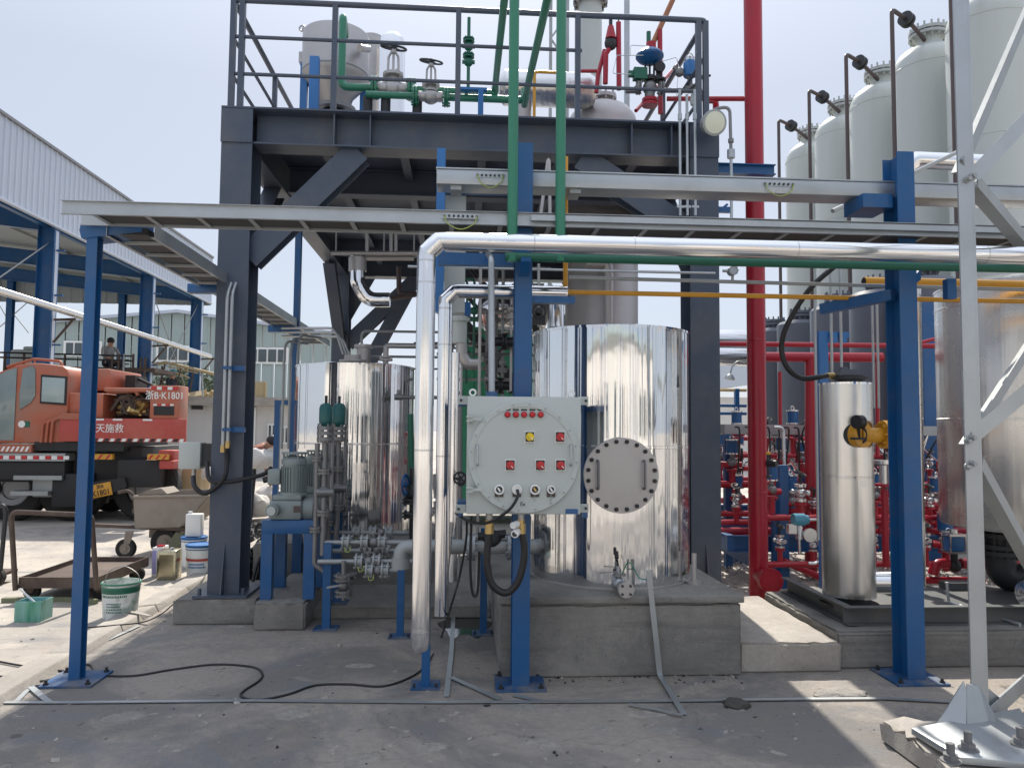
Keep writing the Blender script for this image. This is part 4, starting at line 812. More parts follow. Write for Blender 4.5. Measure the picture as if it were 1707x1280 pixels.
MB().cyl((x, 6.1, at(1219,440,6.1).z), (x, 6.1, at(1219,262,6.1).z), .0125, n=10).cyl((x, 6.1, at(1219,264,6.1).z), (x, 6.1, at(1219,250,6.1).z), .032, n=14).build('conduit', m_galv, T)
b = MB(); z_ = at(1230,275,6.3).z; b.hbeam((RXr+.128, 6.42, z_), (at(1292,275,6.4).x, 6.42, z_), .08, .09, .008, .006, Z3); tag(MB().box(RXr+.128, at(1222,347,6.3).x, 6.33, 6.37, at(1210,352,6.3).z, at(1210,343,6.3).z).bar((RXr+.128, 6.35, at(1210,352,6.3).z), (at(1216,340,6.3).x, 6.35, at(1216,338,6.3).z), .02, .02, Z3).build('conduit_bracket', m_blue), 'little blue bracket holding the thin conduit under the flood light', 'bracket'); tag(b.build('bracket', m_blue), 'blue bracket beam sticking out from the right platform column', 'bracket')
# pipes seen under the deck
PRK = thing('hanging_pipes', 'cluster of dull steel pipes hanging under the deck beside the tall clad pipe', 'pipes', at(620,422,7.6)); MB().cyl(at(552,422,7.6), at(700,422,7.6), .022, n=10).build('pipe', m_ss, PRK); MB().cyl(at(600,430,8.5), at(690,430,8.5), .03, n=10).build('pipe', m_ss, PRK)
for px in (612, 652, 660): MB().cyl(at(px,385,7.6), at(px,424,7.6), .018, n=8).build('drop_pipe', m_ss, PRK)
for px in (560, 640, 690): q = at(px,422,7.6); MB().cyl(q, q+Z3*.4, .008, n=6).build('hanger_rod', m_galvd, PRK)
t = MB(); t.tube([at(596,425,7.7), at(596,470,7.7), at(612,500,7.7), at(650,500,7.7)], .075, 18, .16); o = t.build('clad_elbow', m_alu); tag(o, 'aluminium wrapped pipe bend hanging under the deck', 'pipe bend')
MB().cyl(at(596,452,7.7), at(596,430,7.7), .09, n=18).build('canvas_sleeve', m_ss, o)
t = MB(); t.tube([at(665,445,9), at(665,490,9), at(700,490,9)], .03, 8, .06); t.cyl(at(640,500,9), at(700,490,9), .03, n=8); tag(t.build('brown_pipe', m_brown), 'thin brown pipe bent like an L under the deck', 'pipe')
T = thing('hanging_duct', 'grey fabric wrapped duct with elbow hanging behind the second insulated pipe', 'duct', at(765,620,6.0)); q = at(765,560,6.0)
MB().cyl((q.x, 6.0, at(765,572,6).z), (q.x, 6.0, at(765,530,6).z), .062, n=20).cyl((q.x-.0, 6.0, at(765,536,6).z), (q.x, 6.0, at(765,528,6).z), .075, n=16).build('duct', m_box, T)
MB().tube([(q.x+.02, 6.0, at(765,572,6).z), (q.x+.025, 6.0, at(765,592,6).z), (q.x+.07, 6.0, at(790,607,6).z), (at(800,603,6).x, 6.0, at(790,607,6).z)], .045, 16, .06).build('elbow', m_ss, T)
MB().box(q.x-.07, q.x+.09, 5.95, 6.08, at(765,528,6).z+.002, at(765,505,6).z).build('blue_clamp', m_blue, T)
T = thing('tray_hanger', 'blue steel hanger with pale duct under the upper tray', 'hanger', at(765,330,5.4)); x = at(735,300,5.3).x
MB().box(x-.03, x+.03, 5.3, 5.36, at(735,520,5.3).z, at(735,247,5.3).z).build('hanger_post', m_lblue, T); MB().box(x+.031, at(860,312,5.3).x, 5.3, 5.4, at(760,318,5.3).z, at(760,303,5.3).z).build('cross_arm', m_blue, T)
MB().box(at(742,330,5.35).x, at(777,330,5.35).x, 5.41, 5.55, at(760,520,5.4).z, at(760,322,5.35).z).build('flat_duct', m_box, T)
for px, yy_, r_, lab in ((800,5.8,.012,'thin pipe standing just left of the galvanised conduit'), (770,6.4,.011,'thinner pipe standing behind the flat duct')):
    t = MB(); x = at(px,550,yy_).x; t.cyl((x, yy_, .3), (x, yy_, at(px,420,yy_).z), r_, n=8); tag(t.build('standing_pipe', m_ss), lab, 'pipe')
t = MB(); p = at(915,256,5.6); t.tube([(p.x-.06, 5.6, at(905,360,5.6).z), (p.x, 5.6, p.z), (p.x+.005, 5.6, at(918,300,5.6).z), (p.x+.01, 5.6, at(920,360,5.6).z)], .014, 8, .02); tag(t.build('bent_tube', m_ss), 'thin grey tube bent sharply between the green pipes', 'tube')
# ================================================================ dosing pumps and manifold
PB = .216; fy = 6.1
fr = thing('pump_table', 'bright blue steel frame under the two dosing pumps', 'frame', at(475,980,fy))
fx0, fx1 = at(436,900,fy).x, at(507,900,fy).x; zt_ = at(475,867,fy).z
for x in (fx0, fx1):
    for y in (fy, fy+.45, fy+1.1): MB().bar((x+.04, y+.04, PB), (x+.04, y+.04, zt_-.05), .085, .08, Y3).build('leg', m_blue, fr)
MB().box(fx0-.003, fx1+.083, fy-.003, fy+.27, zt_-.105, zt_).build('table_top', m_blue, fr, bevel=.004); MB().box(fx0-.003, fx1+.083, fy+.42, fy+1.2, zt_-.105, zt_).build('table_top', m_blue, fr, bevel=.004)
pm = thing('dosing_pump', 'front grey green dosing pump on blue frame facing the camera', 'pump', (0, 0, 0), 'dosing pumps on the blue frame')
MB().box(-.19, .06, -.13, .13, 0, .15).build('gearbox', m_pump, pm, bevel=.02); MB().box(-.17, .05, -.11, .11, .151, .19).build('gearbox_lid', m_pump, pm, bevel=.008)
MB().cyl((-.15, -.131, .08), (-.15, -.20, .08), .05, n=20).cyl((-.15, -.2, .08), (-.15, -.22, .08), .036, n=20).build('stroke_dial', m_pump, pm); MB().cyl((-.15, -.2205, .08), (-.15, -.226, .08), .034, n=20).build('dial_face', m_box, pm)
MB().cyl((.061, 0, .07), (.14, 0, .07), .10, n=20).cyl((.14, 0, .07), (.19, 0, .07), .085, n=20).build('pump_head', m_pump, pm); MB().cyl((.191, 0, .07), (.23, 0, .07), .085, n=20).bolts((.23, 0, .07), X3, .065, 8, .01, .02).cyl((.21, 0, -.02), (.21, 0, .2), .03, n=12).build('liquid_end', m_iron, pm)
mt = MB(); mt.cyl((-.03, 0, .191), (-.03, 0, .43), .088, n=32)
for i in range(26): t_ = 2*math.pi*i/26; e_ = V(math.cos(t_), math.sin(t_), 0); mt.bar(V(-.03, 0, .215)+e_*.092, V(-.03, 0, .41)+e_*.092, .005, .022, e_)
mt.cyl((-.03, 0, .185), (-.03, 0, .21), .115, n=24).build('motor', m_pump, pm)
fc = MB().lathe((-.03, 0, .43), [(.1, 0), (.1, .03), (.075, .06), (.06, .065)], Z3, 28); fc.cyl((-.03, 0, .51), (-.03, 0, .525), .098, n=24)
for i in range(6): t_ = 2*math.pi*i/6; fc.cyl((-.03+math.cos(t_)*.085, math.sin(t_)*.085, .46), (-.03+math.cos(t_)*.085, math.sin(t_)*.085, .515), .007, n=6)
fc.build('fan_cowl', m_pump, pm); MB().box(-.22, -.125, -.08, .08, .27, .39).build('terminal_box', m_pump, pm, bevel=.008); MB().cyl((-.221, 0, .31), (-.27, 0, .30), .025, n=10).build('gland', m_dark, pm)
MB().box(-.0, .055, -.1325, -.1305, .06, .11).build('name_plate', m_brown, pm)
px_ = at(495,860,fy+.13).x; pm.location = (px_, fy+.13, zt_+.001)
copy_tree(pm, (px_+.07, fy+.74, zt_+.001), label='second grey green dosing pump half hidden behind the front one')
for i, (px, y_, lab) in enumerate(((543,6.1,'left teal pulsation dampener capsule above the pump pipes'), (565,6.55,'right teal pulsation dampener capsule above the pump pipes'))):
    q = at(px, 700, y_); D = thing('pulsation_dampener', lab, 'dampener', (q.x, y_, at(px,735,y_).z), 'teal pulsation dampeners'); k = y_/6.1; zb0 = at(px,712,y_).z; zt0 = at(px,672,y_).z; r_ = .052*k
    MB().lathe((q.x, y_, zb0), [(r_*.5, 0), (r_*.95, .03), (r_, .05), (r_, zt0-zb0-.04), (r_*.8, zt0-zb0-.012), (r_*.4, zt0-zb0)], Z3, 24).build('capsule', m_teal, D); MB().cyl((q.x, y_, zt0), (q.x, y_, zt0+.06), .012, n=8).build('top_valve', m_dark, D)
    f_ = MB(); z_ = at(px,722,y_).z
    for d_ in (-.045, 0, .04): f_.cyl((q.x, y_, z_+d_-.015), (q.x, y_, z_+d_+.015), .066, n=24)
    f_.bolts((q.x, y_, z_-.075), Z3, .055, 6, .008, .15).build('flange_stack', m_iron, D)
    s_ = MB(); s_.cyl((q.x, y_, z_-.06), (q.x, y_, z_-.95), .024, n=12); s_.flange((q.x, y_, z_-.30), Z3, .06, .014, 4).flange((q.x, y_, z_-.62), Z3, .06, .014, 4).sphere((q.x, y_, z_-.46), .05, 12).cyl((q.x-.05, y_-.03, z_-.46), (q.x+.08, y_-.03, z_-.46), .03, n=10); s_.build('riser_pipe', m_iron, D)
    s_ = MB(); s_.tube([(q.x-.06*k, y_, z_-.08), (q.x-.06*k, y_, z_-1.02), (q.x+.02, y_, z_-1.08)], .02, 10, .05); s_.flange((q.x-.06*k, y_, z_-.2), Z3, .05, .012, 4); s_.flange((q.x-.06*k, y_, z_-.75), Z3, .05, .012, 4); s_.cyl((q.x+.06, y_, z_-.05), (q.x+.055, y_, z_-.6), .016, n=8); s_.build('discharge_pipe', m_iron, D)
runs = ((536, 684, 904, 6.1, (577, 608, 637), 'front steel pipe run with bright flanges'), (548, 690, 888, 6.7, (595, 622, 648), 'rear upper steel pipe run with flanges'), (552, 668, 918, 6.4, (614, 643), 'middle steel pipe run with flanges'),
        (530, 690, 936, 6.0, (599, 628), 'long lower steel pipe run with two flange pairs'), (612, 664, 951, 5.95, (616, 642), 'short lowest steel pipe run between flanges'))
for a, b, py, y_, fl, lab in runs:
    q0, q1 = at(a, py, y_), at(b, py, y_); q1.z = q0.z; D = thing('pipe_run', lab+' left of the tall clad pipe', 'pipe', (q0+q1)/2, 'small steel pipe runs')
    MB().cyl(q0, q1, .019, n=12).build('pipe', m_galvd, D)
    for f_ in fl: MB().flange(at(f_, py, y_), X3, .066, .013, 4, .03, 20).build('flange_pair', m_galvd, D)
    c = (at(fl[-1], py, y_)+at(fl[-2], py, y_))/2; MB().sphere(c, .042, 12, (1.4, 1, 1)).cyl(c, c+Z3*.07, .014, n=8).bar(c+Z3*.07-X3*.03, c+Z3*.07+X3*.05, .012, .008, Z3).build('valve_body', m_iron, D)
    MB().curve([at(fl[0]-3, py+8, y_-.05), at(fl[0], py+16, y_-.06), at(fl[0]+6, py+14, y_-.06), at(fl[0]+7, py+6, y_-.05)], .004, 5, 4).build('bonding_wire', m_earth, D)
D = thing('drain_valve', 'rusty flanged drain valve standing low left of the tall clad pipe', 'valve', at(573,1000,5.95)); q = at(573,965,5.95)
MB().flange(at(573,962,5.95), Z3, .075, .012, 4, .02).flange(at(573,988,5.95), Z3, .07, .012, 4, .02).sphere(at(573,975,5.95), .045, 12).cyl(at(573,1000,5.95), at(573,935,5.95), .018, n=10).flange(at(590,958,6.05), Z3, .05, .01, 4).build('valve_body', m_iron, D); MB().bar(at(545,979,5.93), at(572,974,5.93), .03, .012, Z3).build('lever', m_galvd, D)
for px, y_, pt, pb in ((546,6.05,905,1000), (562,6.5,905,985)):
    q = at(px, 950, y_); zg = .1 if y_ > 6.35 else .0; D = thing('pipe_stand', 'blue stand under the small steel pipe runs, '+('front one' if y_ < 6.2 else 'rear one'), 'stand', (q.x, y_, zg), 'blue pipe stands on the floor')
    MB().bar((q.x, y_, zg+.012), (q.x, y_, at(px,pt,y_).z), .06, .06, Y3).build('leg', m_blue, D); MB().box(q.x-.09, q.x+.09, y_-.08, y_+.08, zg+.005, zg+.014).build('base_plate', m_bluedusty, D)
# grey line to the tank
G = thing('grey_pipeline', 'grey flanged pipe with elbow feeding the side of the large tank', 'pipe', at(760,912,5.45)); q = at(672,915,5.45); zl = at(760,911,5.45).z; rg_ = .052
MB().tube([at(668,945,5.45)-Z3*.0, (at(668,930,5.45).x, 5.45, zl), (tc.x-.5, 5.45, zl)], rg_, 18, .10).build('pipe', m_galvd, G)
for px in (785, 852): MB().flange((at(px,911,5.45).x, 5.45, zl), X3, .095, .018, 8, .02, 24).build('flange_pair', m_galv, G)
MB().cyl((at(668,945,5.45).x, 5.45, at(668,947,5.45).z), (at(668,945,5.45).x, 5.45, at(668,930,5.45).z), rg_*1.25, n=18).build('reducer', m_galvd, G)
MB().sphere((at(820,908,5.45).x, 5.45, zl+.05), .07, 14).cyl((at(820,908,5.45).x-.1, 5.45, zl+.07), (at(820,908,5.45).x+.1, 5.45, zl+.09), .03, n=8).build('valve_body', m_dark, G)
for px, py, pb, lab in ((668,935,1065,'blue stand carrying the elbow of the grey pipe'), (806,880,1060,'blue stand between the tall clad pipe and the plinth')):
    y_ = gz(px, pb-3).y; q = at(px, 1000, y_); D = thing('pipe_stand', lab, 'stand', (q.x, y_, 0), 'blue pipe stands on the floor')
    MB().bar((q.x, y_, .012), (q.x, y_, at(px,py,y_).z), .052, .052, Y3).build('leg', m_blue, D); MB().box(q.x-.085, q.x+.085, y_-.075, y_+.075, .005, .014).build('base_plate', m_bluedusty, D)
    for i in (-1, 1): MB().cyl((q.x+i*.065, y_-.055, .012), (q.x+i*.065, y_-.055, .04), .009, n=6).build('anchor_bolt', m_dark, D)
D = thing('gate_valve', 'small gate valve with black handwheel left of the control box', 'valve', at(766,830,5.6)); q = at(766,815,5.6)
MB().wheel(at(767,797,5.5), V(.1, -1, .1), .043, .007, 5).build('handwheel', m_dark, D); MB().cyl(at(767,797,5.5), at(767,800,5.75), .012, n=8).sphere(at(767,800,5.75), .05, 12).cyl(at(767,660,5.75), at(767,900,5.75), .016, n=8).build('valve_body', m_iron, D)
D = thing('gate_valve', 'gate valve with blue handwheel beside the rear clad tank', 'valve', at(680,830,6.6)); MB().wheel(at(676,808,6.5), V(1, -.25, 0), .085, .010, 4).build('handwheel', m_blue, D)
MB().cyl(at(676,808,6.5), at(690,815,6.6), .014, n=8).sphere(at(690,820,6.6), .08, 14).flange(at(690,835,6.6), Z3, .1, .016, 6).flange(at(690,858,6.6), Z3, .1, .016, 6).cyl(at(690,900,6.6), at(690,780,6.6), .04, n=12).build('valve_body', m_dark, D)
t = MB(); t.cyl(at(684,690,6.9), at(686,805,6.9), .030, n=12); tag(t.build('dark_green_pipe', m_dgreen), 'dark green upright pipe between rear tank and tall clad pipe', 'pipe')
# stacked vertical strips near second riser, thin rails
D = thing('small_clad_pipe', 'short tilted clad pipe by the foot of the tall clad pipe', 'pipe', at(745,900,5.2)); MB().tube([at(748,870,5.2), at(742,930,5.2), at(735,1005,5.15)], .035, 16).build('barrel', m_aluR, D)
for a, b, lab in (((725,790),(728,830),'upper'), ((727,835),(730,870),'lower')):
    q0, q1 = at(*a, 5.1), at(*b, 5.1); t = MB(); t.cyl(q0, q1, .02, n=10).flange((q0+q1)/2, Z3, .045, .012, 4); tag(t.build('small_valve', m_iron), lab+' of two small dark valves against the clad pipes', 'valve')
# stairs and green panels behind
S = thing('steel_stair', 'steel stairway sloping behind the control box', 'stairs', at(800,700,11), None)
for off in (0, .75):
    p0, p1 = at(722,478,10.5+off), at(880,668,10.5+off); MB().bar(p0, p1, .03, .16, Z3).build('stringer', m_dark, S)
    for k in (.45, .9): MB().cyl(p0+Z3*k, p1+Z3*k, .02, n=8).build('handrail', m_dark, S)
p0, p1 = at(722,478,10.5), at(880,668,10.5)
for i in range(14): q = p0.lerp(p1, (i+.5)/14); MB().box(q.x-.11, q.x+.11, 10.52, 11.23, q.z-.015, q.z+.01).build('tread', m_galvd, S)
t = MB(); t.ribbed((at(770,560,12.5).x, 12.5, .2), X3, 1.5, Z3, at(800,545,12.5).z-.2, -Y3, .22, .03); t.box(at(770,560,12.5).x, at(770,560,12.5).x+1.5, 12.54, 14, .2, at(800,545,12.5).z); tag(t.build('green_cabin', mat('green_sheet', (.04, .26, .15), .5), smooth=0), 'green sheet cabin behind the stairway', 'cabin')
D = thing('clad_vessel', 'aluminium clad horizontal vessel behind the blue centre post', 'vessel', at(830,560,9)); q = at(812,515,9.2); MB().lathe(q, [(0, -.08), (.2, -.06), (.27, .0), (.27, .7)], V(1, .3, 0), 36).build('shell', m_alu, D); [MB().bar((q.x+dx_, 9.2, .1), (q.x+dx_, 9.2, q.z-.2), .08, .08, Y3).build('leg', m_dark, D) for dx_ in (.05, .6)]
D = thing('pipe_rails', 'grey pipe rails and tubes crossing behind the clad pipes', 'pipes', at(800,573,9.5))
for py, a, b, r_ in ((573,690,865,.022), (555,730,865,.012), (615,690,865,.012)): MB().cyl(at(a,py,9.6), at(b,py,9.6), r_, n=8).build('pipe', m_iron, D)
for px, py, y_ in ((843,643,8.2), (850,570,8.0)):
    q = at(px, py, y_); D = thing('flanged_valve', 'dark flanged valve '+('above the control box' if py > 600 else 'near the blue centre post')+' behind the conduit', 'valve', q); MB().flange(q-X3*.06, X3, .09, .02, 6).flange(q+X3*.08, X3, .09, .02, 6).cyl(q-X3*.2, q+X3*.2, .05, n=12).build('valve_body', m_dark, D)
for k, (px, top) in enumerate(((742,640), (756,650))):
    D = MB(); D.cyl(at(px,top,7.4), at(px,top+120,7.4), .02, n=8); D.cyl(at(px-10,top+15,7.4), at(px+30,top+15,7.4), .015, n=8); tag(D.build('rail_piece', m_dark), ('nearer' if k else 'farther')+' dark rail piece behind the second insulated pipe', 'rail')
# conduits over the rear tank and junction box on column
for k, (px, tp, bt) in enumerate(((376,470,742), (384,466,735))):
    x = at(px,600,6.22).x; c = MB(); c.tube([(at(px-25,464+k*3,6.8).x, 6.8, at(px,463,6.5).z), (x, 6.35, at(px,466,6.4).z), (x, 6.22, at(px,490,6.22).z), (x, 6.22, at(px,bt,6.22).z)], .014, 10, .10); co = c.build('conduit', m_galv)
    tag(co, ('left' if not k else 'right')+' of two bright conduits running down the left platform column', 'conduit', 'conduits on the left column')
    MB().cyl((x, 6.22, at(px,bt,6.22).z), (x, 6.22, at(px,bt+12,6.22).z), .02, n=8).build('brass_gland', m_brass, co)
for py, lab in ((613,'upper'), (716,'lower')):
    c = at(386,py,6.2); b = MB(); b.box(c.x-.075, c.x+.09, 6.236, 6.275, c.z-.02, c.z+.02); b.box(c.x-.07, c.x-.0, 6.185, 6.200, c.z-.012, c.z+.012); tag(b.build('conduit_clamp', m_blue), lab+' blue clamp holding conduits to the left platform column', 'clamp', 'blue conduit clamps')
for k, (px, top) in enumerate(((472,575), (483,570), (495,565))):
    y_ = 7.6+k*.1; x = at(px,650,y_).x; c = MB(); c.tube([(at(px+40,top-5,y_+.4).x, y_+.4, at(px,top-10,y_).z), (x, y_+.05, at(px,top-8,y_).z), (x, y_, at(px,top+25,y_).z), (x, y_, at(px,748,y_).z)], .013, 8, .12)
    tag(c.build('conduit', m_galvd), ('left', 'middle', 'right')[k]+' of three conduits bending down left of the rear clad tank', 'conduit', 'conduits left of the rear tank')
for k in range(3):
    y_ = 8.3; py = 547+k*7; c = MB(); c.tube([at(470,py,8.6), at(558+k*6,py,y_), at(572+k*5,590,y_)], .014, 8, .12); tag(c.build('conduit', m_galv), ('top', 'middle', 'lowest')[k]+' of three conduits sweeping over the rear clad tank roof', 'conduit', 'conduits over the rear tank')
J = thing('junction_box', 'small light grey junction box hung on the left platform column', 'junction box', at(325,780,6.45)); a, b = at(298,737,6.4), at(333,782,6.4)
MB().box(a.x, b.x, 6.4, 6.55, b.z, a.z).build('enclosure', m_box, J, bevel=.008); MB().box(b.x+.004, at(352,750,6.4).x, 6.43, 6.52, b.z+.02, a.z-.01).build('bracket', m_dark, J); MB().cyl((at(322,780,6.45).x, 6.47, b.z), (at(322,780,6.45).x, 6.47, b.z-.06), .018, n=10).build('gland', m_ss, J)
for k, pts in enumerate((((322,795),(325,812),(340,822),(360,812),(376,790),(378,745)), ((345,770),(350,800),(380,803),(410,798),(440,790),(452,780)))):
    c = MB(); c.curve([at(x, y, 6.22 if 0 < i < 5 else 6.3) for i, (x, y) in enumerate(pts)], .020 if k == 0 else .017, 10); tag(c.build('flexible_hose', m_black), ('black hose looping from the junction box round the left column', 'black hose swinging from the left column to the dosing pump')[k], 'hose')
BF = thing('blue_portal', 'blue steel door shaped frame behind the dosing pumps', 'frame', at(470,760,8.0))
x0_, x1_ = at(462,720,8).x, at(487,720,8).x; zt2 = at(470,675,8).z; MB().bar((x0_, 8, 0), (x0_, 8, zt2), .055, .055, Y3).build('upright', m_blue, BF); MB().bar((x1_, 8, 0), (x1_, 8, zt2), .04, .05, Y3).build('upright', m_blue, BF); MB().box(x0_-.028, x1_+.02, 7.97, 8.03, zt2, zt2+.05).build('crossbar', m_blue, BF)

PCL = thing('pipe_cluster', 'crowd of small steel pipes and valves under the deck behind the conduit', 'pipes', at(810,560,8.6)); rg = random.Random(31)
for i, px in enumerate((742, 752, 778, 790, 812, 826, 838, 852, 868)):
    y_ = 7.6+rg.uniform(0,1.6); x = at(px,560,y_).x; b = MB(); z0, z1 = at(px,rg.uniform(600,690),y_).z, at(px,rg.uniform(430,520),y_).z; b.tube([(x, y_, z0), (x, y_, z1), (x+rg.choice((-.3,.35)), y_, z1)], rg.choice((.014,.02,.028)), 10, .05); zz = z0+(z1-z0)*rg.uniform(.2,.7); b.flange((x, y_, zz), Z3, .06, .012, 4); b.sphere((x, y_, zz+.09), .045, 10); b.build('pipe', rg.choice((m_ss, m_iron, m_galvd, m_dgreen)), PCL)
for py in (466, 520, 590, 632): y_ = 8.2+rg.uniform(0,.8); b = MB(); b.cyl(at(728,py,y_), at(872,py+1,y_), rg.choice((.016,.025)), n=8); b.flange(at(rg.uniform(760,850),py,y_), X3, .06, .012, 4); b.build('cross_pipe', rg.choice((m_ss, m_iron)), PCL)
# ================================================================ shed on the left
SHX = -9.0
def sh(px, py):                       # a point on the shed's long side, X = SHX
    d = ray(px, py); return CAM + d*((SHX-CAM.x)/d.x)
e0 = sh(352, 497); e1 = sh(352, 431); zb_, zt_ = sh(200, 429).z, sh(200, 326).z; ye = e0.y
SH = thing('open_shed', 'big open shed with pale ribbed fascia and blue columns on the left', 'shed', (SHX-8, 20, 0))
ys = 6.0
MB().ribbed((SHX, ys, zb_), Y3, ye-ys, Z3, zt_-zb_, X3, .21, .022).build('fascia', m_clad, SH, smooth=0)
MB().box(SHX-.05, SHX+.06, ys, ye, zt_, zt_+.06).build('coping', m_iron, SH); MB().box(SHX-.04, SHX+.05, ys, ye, zb_-.05, zb_-.002).build('drip_edge', m_clad, SH)
MB().ribbed((SHX-22, ye, zb_-.1), X3, 22, Z3, zt_-zb_-.2, -Y3, .4, .03).build('gable_fascia', m_roof, SH, smooth=0)
rf = MB(); n = 60
for i in range(n):
    y0 = ys+(ye-ys)*i/n; y1 = ys+(ye-ys)*(i+1)/n-.03; z0, z1 = zb_+.35, zb_+1.9
    rf.add([(SHX-.05,y0,z0),(SHX-.05,y1,z0),(SHX-14,y1,z1),(SHX-14,y0,z1),(SHX-.05,y0,z0+.04),(SHX-.05,y1+.03,z0+.04),(SHX-14,y1+.03,z1+.04),(SHX-14,y0,z1+.04)], [(0,1,2,3),(7,6,5,4)])
rfo = rf.build('roof', m_roof, SH, smooth=0)
MB().box(SHX-5.0, SHX-3.6, 15.0, 16.0, zb_+.9, zb_+.91).build('skylight', m_white, rfo, smooth=0)
cols = [sh(96,450).y, sh(258,520).y, sh(338,560).y]; cols = [cols[0]-5.2] + cols
for i, y in enumerate(cols):
    co = MB().hbeam((SHX-.22, y, 0), (SHX-.22, y, zb_+.5), .22, .36, .014, .01, X3).build('column', m_blue, SH)
    MB().bar((SHX-.035, y, .05), (SHX-.035, y, zb_-.1), .12, .006, X3).build('sunlit_strip', m_clad, co)  # pale strip paints sunlight onto the right face of the blue column
    for z in (2.2, 3.3, 4.4, 5.4): MB().box(SHX-.03, SHX+.14, y-.03, y+.03, z, z+.035).build('girt_cleat', m_blue, co)
    MB().hbeam((SHX-.4, y, zb_+.12), (SHX-14, y, zb_+1.5), .16, .42, .012, .008, Z3).build('rafter', m_blue, SH)
for xx in (-2.5, -5, -7.5, -10, -12.5):
    MB().bar((SHX+xx, ys, zb_+.35-xx*.11), (SHX+xx, ye, zb_+.35-xx*.11), .06, .12, Z3).build('purlin', m_galvd, SH)
MB().bar((SHX-.25, ys, zb_+.1), (SHX-.25, ye, zb_+.1), .12, .25, Z3).build('eaves_beam', m_blue, SH)
for px in (20, 206): q = at(px, 520, ye); MB().hbeam((q.x, ye-.1, 0), (q.x, ye-.1, zb_+1.0), .2, .2, .01, .008, Y3).build('gable_column', m_blue, SH)
def rod(a, b, r_=.016): MB().cyl(a, b, r_, n=6).build('brace_rod', m_galvd, SH)
for y0, y1 in zip(cols[2:-1], cols[3:]): rod((SHX-.2, y0, zb_-.2), (SHX-.2, y1, 2.0)); rod((SHX-.2, y1, zb_-.2), (SHX-.2, y0, 2.0))
rod((SHX-.2, cols[1]-4, 3.0), (SHX-.2, cols[1], 5.6)); rod(at(0,545,ye), at(56,495,ye)); rod(at(48,555,ye), at(20,520,ye)); rod(at(20,545,ye), at(0,510,ye))
t = MB(); q0, q1 = sh(0, 500), sh(350, 590); X_ = SHX+.35; d_ = 0
pp = thing('wall_pipe', 'pale clad pipe slung along the outside of the shed columns', 'pipe', (X_, 18, 4)); zp = sh(180,550).z
MB().cyl((X_, 8, zp+.12), (X_, at(348,590,26).y+.6, zp-.02), .075, n=14).build('pipe', m_aluR, pp)
for y in cols[1:]: MB().bar((SHX-.02, y, zp-.1), (X_+.08, y, zp-.08), .05, .05, Z3).bar((SHX-.02, y, zp-.6), (X_+.02, y, zp-.1), .04, .04, Z3).build('pipe_bracket', m_rust, pp)
# ================================================================ far steel building
BYd = 46
B = thing('factory_hall', 'grey green ribbed steel hall with low gable far behind the shed', 'building', (at(300,640,BYd).x, BYd, 0))
xl_, xm_, xr_ = at(66,545,BYd).x, at(298,522,BYd).x, at(566,565,BYd).x; zl_, zm_, zr_ = at(66,541,BYd).z, at(298,522,BYd).z, at(562,560,BYd).z
w_ = MB(); k = int((xr_-xl_)/.75); st_ = (xr_-xl_)/k
def ridge(x): return zl_+(zm_-zl_)*(x-xl_)/(xm_-xl_) if x < xm_ else zm_+(zr_-zm_)*(x-xm_)/(xr_-xm_)
for i in range(k):
    a, b = xl_+i*st_, xl_+(i+1)*st_; c = a+st_*.75
    w_.add([(a,BYd,0),(c,BYd,0),(c,BYd,ridge(c)),(a,BYd,ridge(a)),(b,BYd-.05,0),(c+.05,BYd-.05,0),(b-.05,BYd-.05,ridge(b)),(c+.05,BYd-.05,ridge(c))], [(0,1,2,3),(1,5,7,2),(5,4,6,7)])
w_.add([(xl_,BYd,0),(xl_,BYd+30,0),(xl_,BYd+30,zl_),(xl_,BYd,zl_)], [(0,1,2,3)]); w_.add([(xr_,BYd,0),(xr_,BYd+30,0),(xr_,BYd+30,zr_),(xr_,BYd,zr_)], [(3,2,1,0)])
w_.build('wall', m_shed, B, smooth=0)
r__ = MB(); r__.prism([(xl_-.2,BYd-.3,zl_),(xm_,BYd-.3,zm_),(xm_,BYd-.3,zm_+.18),(xl_-.2,BYd-.3,zl_+.18)], (0,31,0)); r__.prism([(xm_+.002,BYd-.3,zm_),(xr_+.2,BYd-.3,zr_),(xr_+.2,BYd-.3,zr_+.18),(xm_+.002,BYd-.3,zm_+.18)], (0,31,0)); r__.build('roof', m_clad, B, smooth=0)
for a, b, y0, y1 in ((110,168,573,592), (264,332,578,599), (414,479,579,600)):
    xa_, xb_ = at(a,585,BYd).x, at(b,585,BYd).x; za_, zb2 = at(200,y1,BYd).z, at(200,y0,BYd).z
    wi = MB().box(xa_-.1, xb_+.1, BYd-.10, BYd-.055, za_-.12, zb2+.12).build('window', m_white, B); k = 4
    for i in range(k): s_ = (xb_-xa_)/k; MB().box(xa_+i*s_+.05, xa_+(i+1)*s_-.05, BYd-.13, BYd-.102, za_, zb2).build('pane', m_glass, wi)
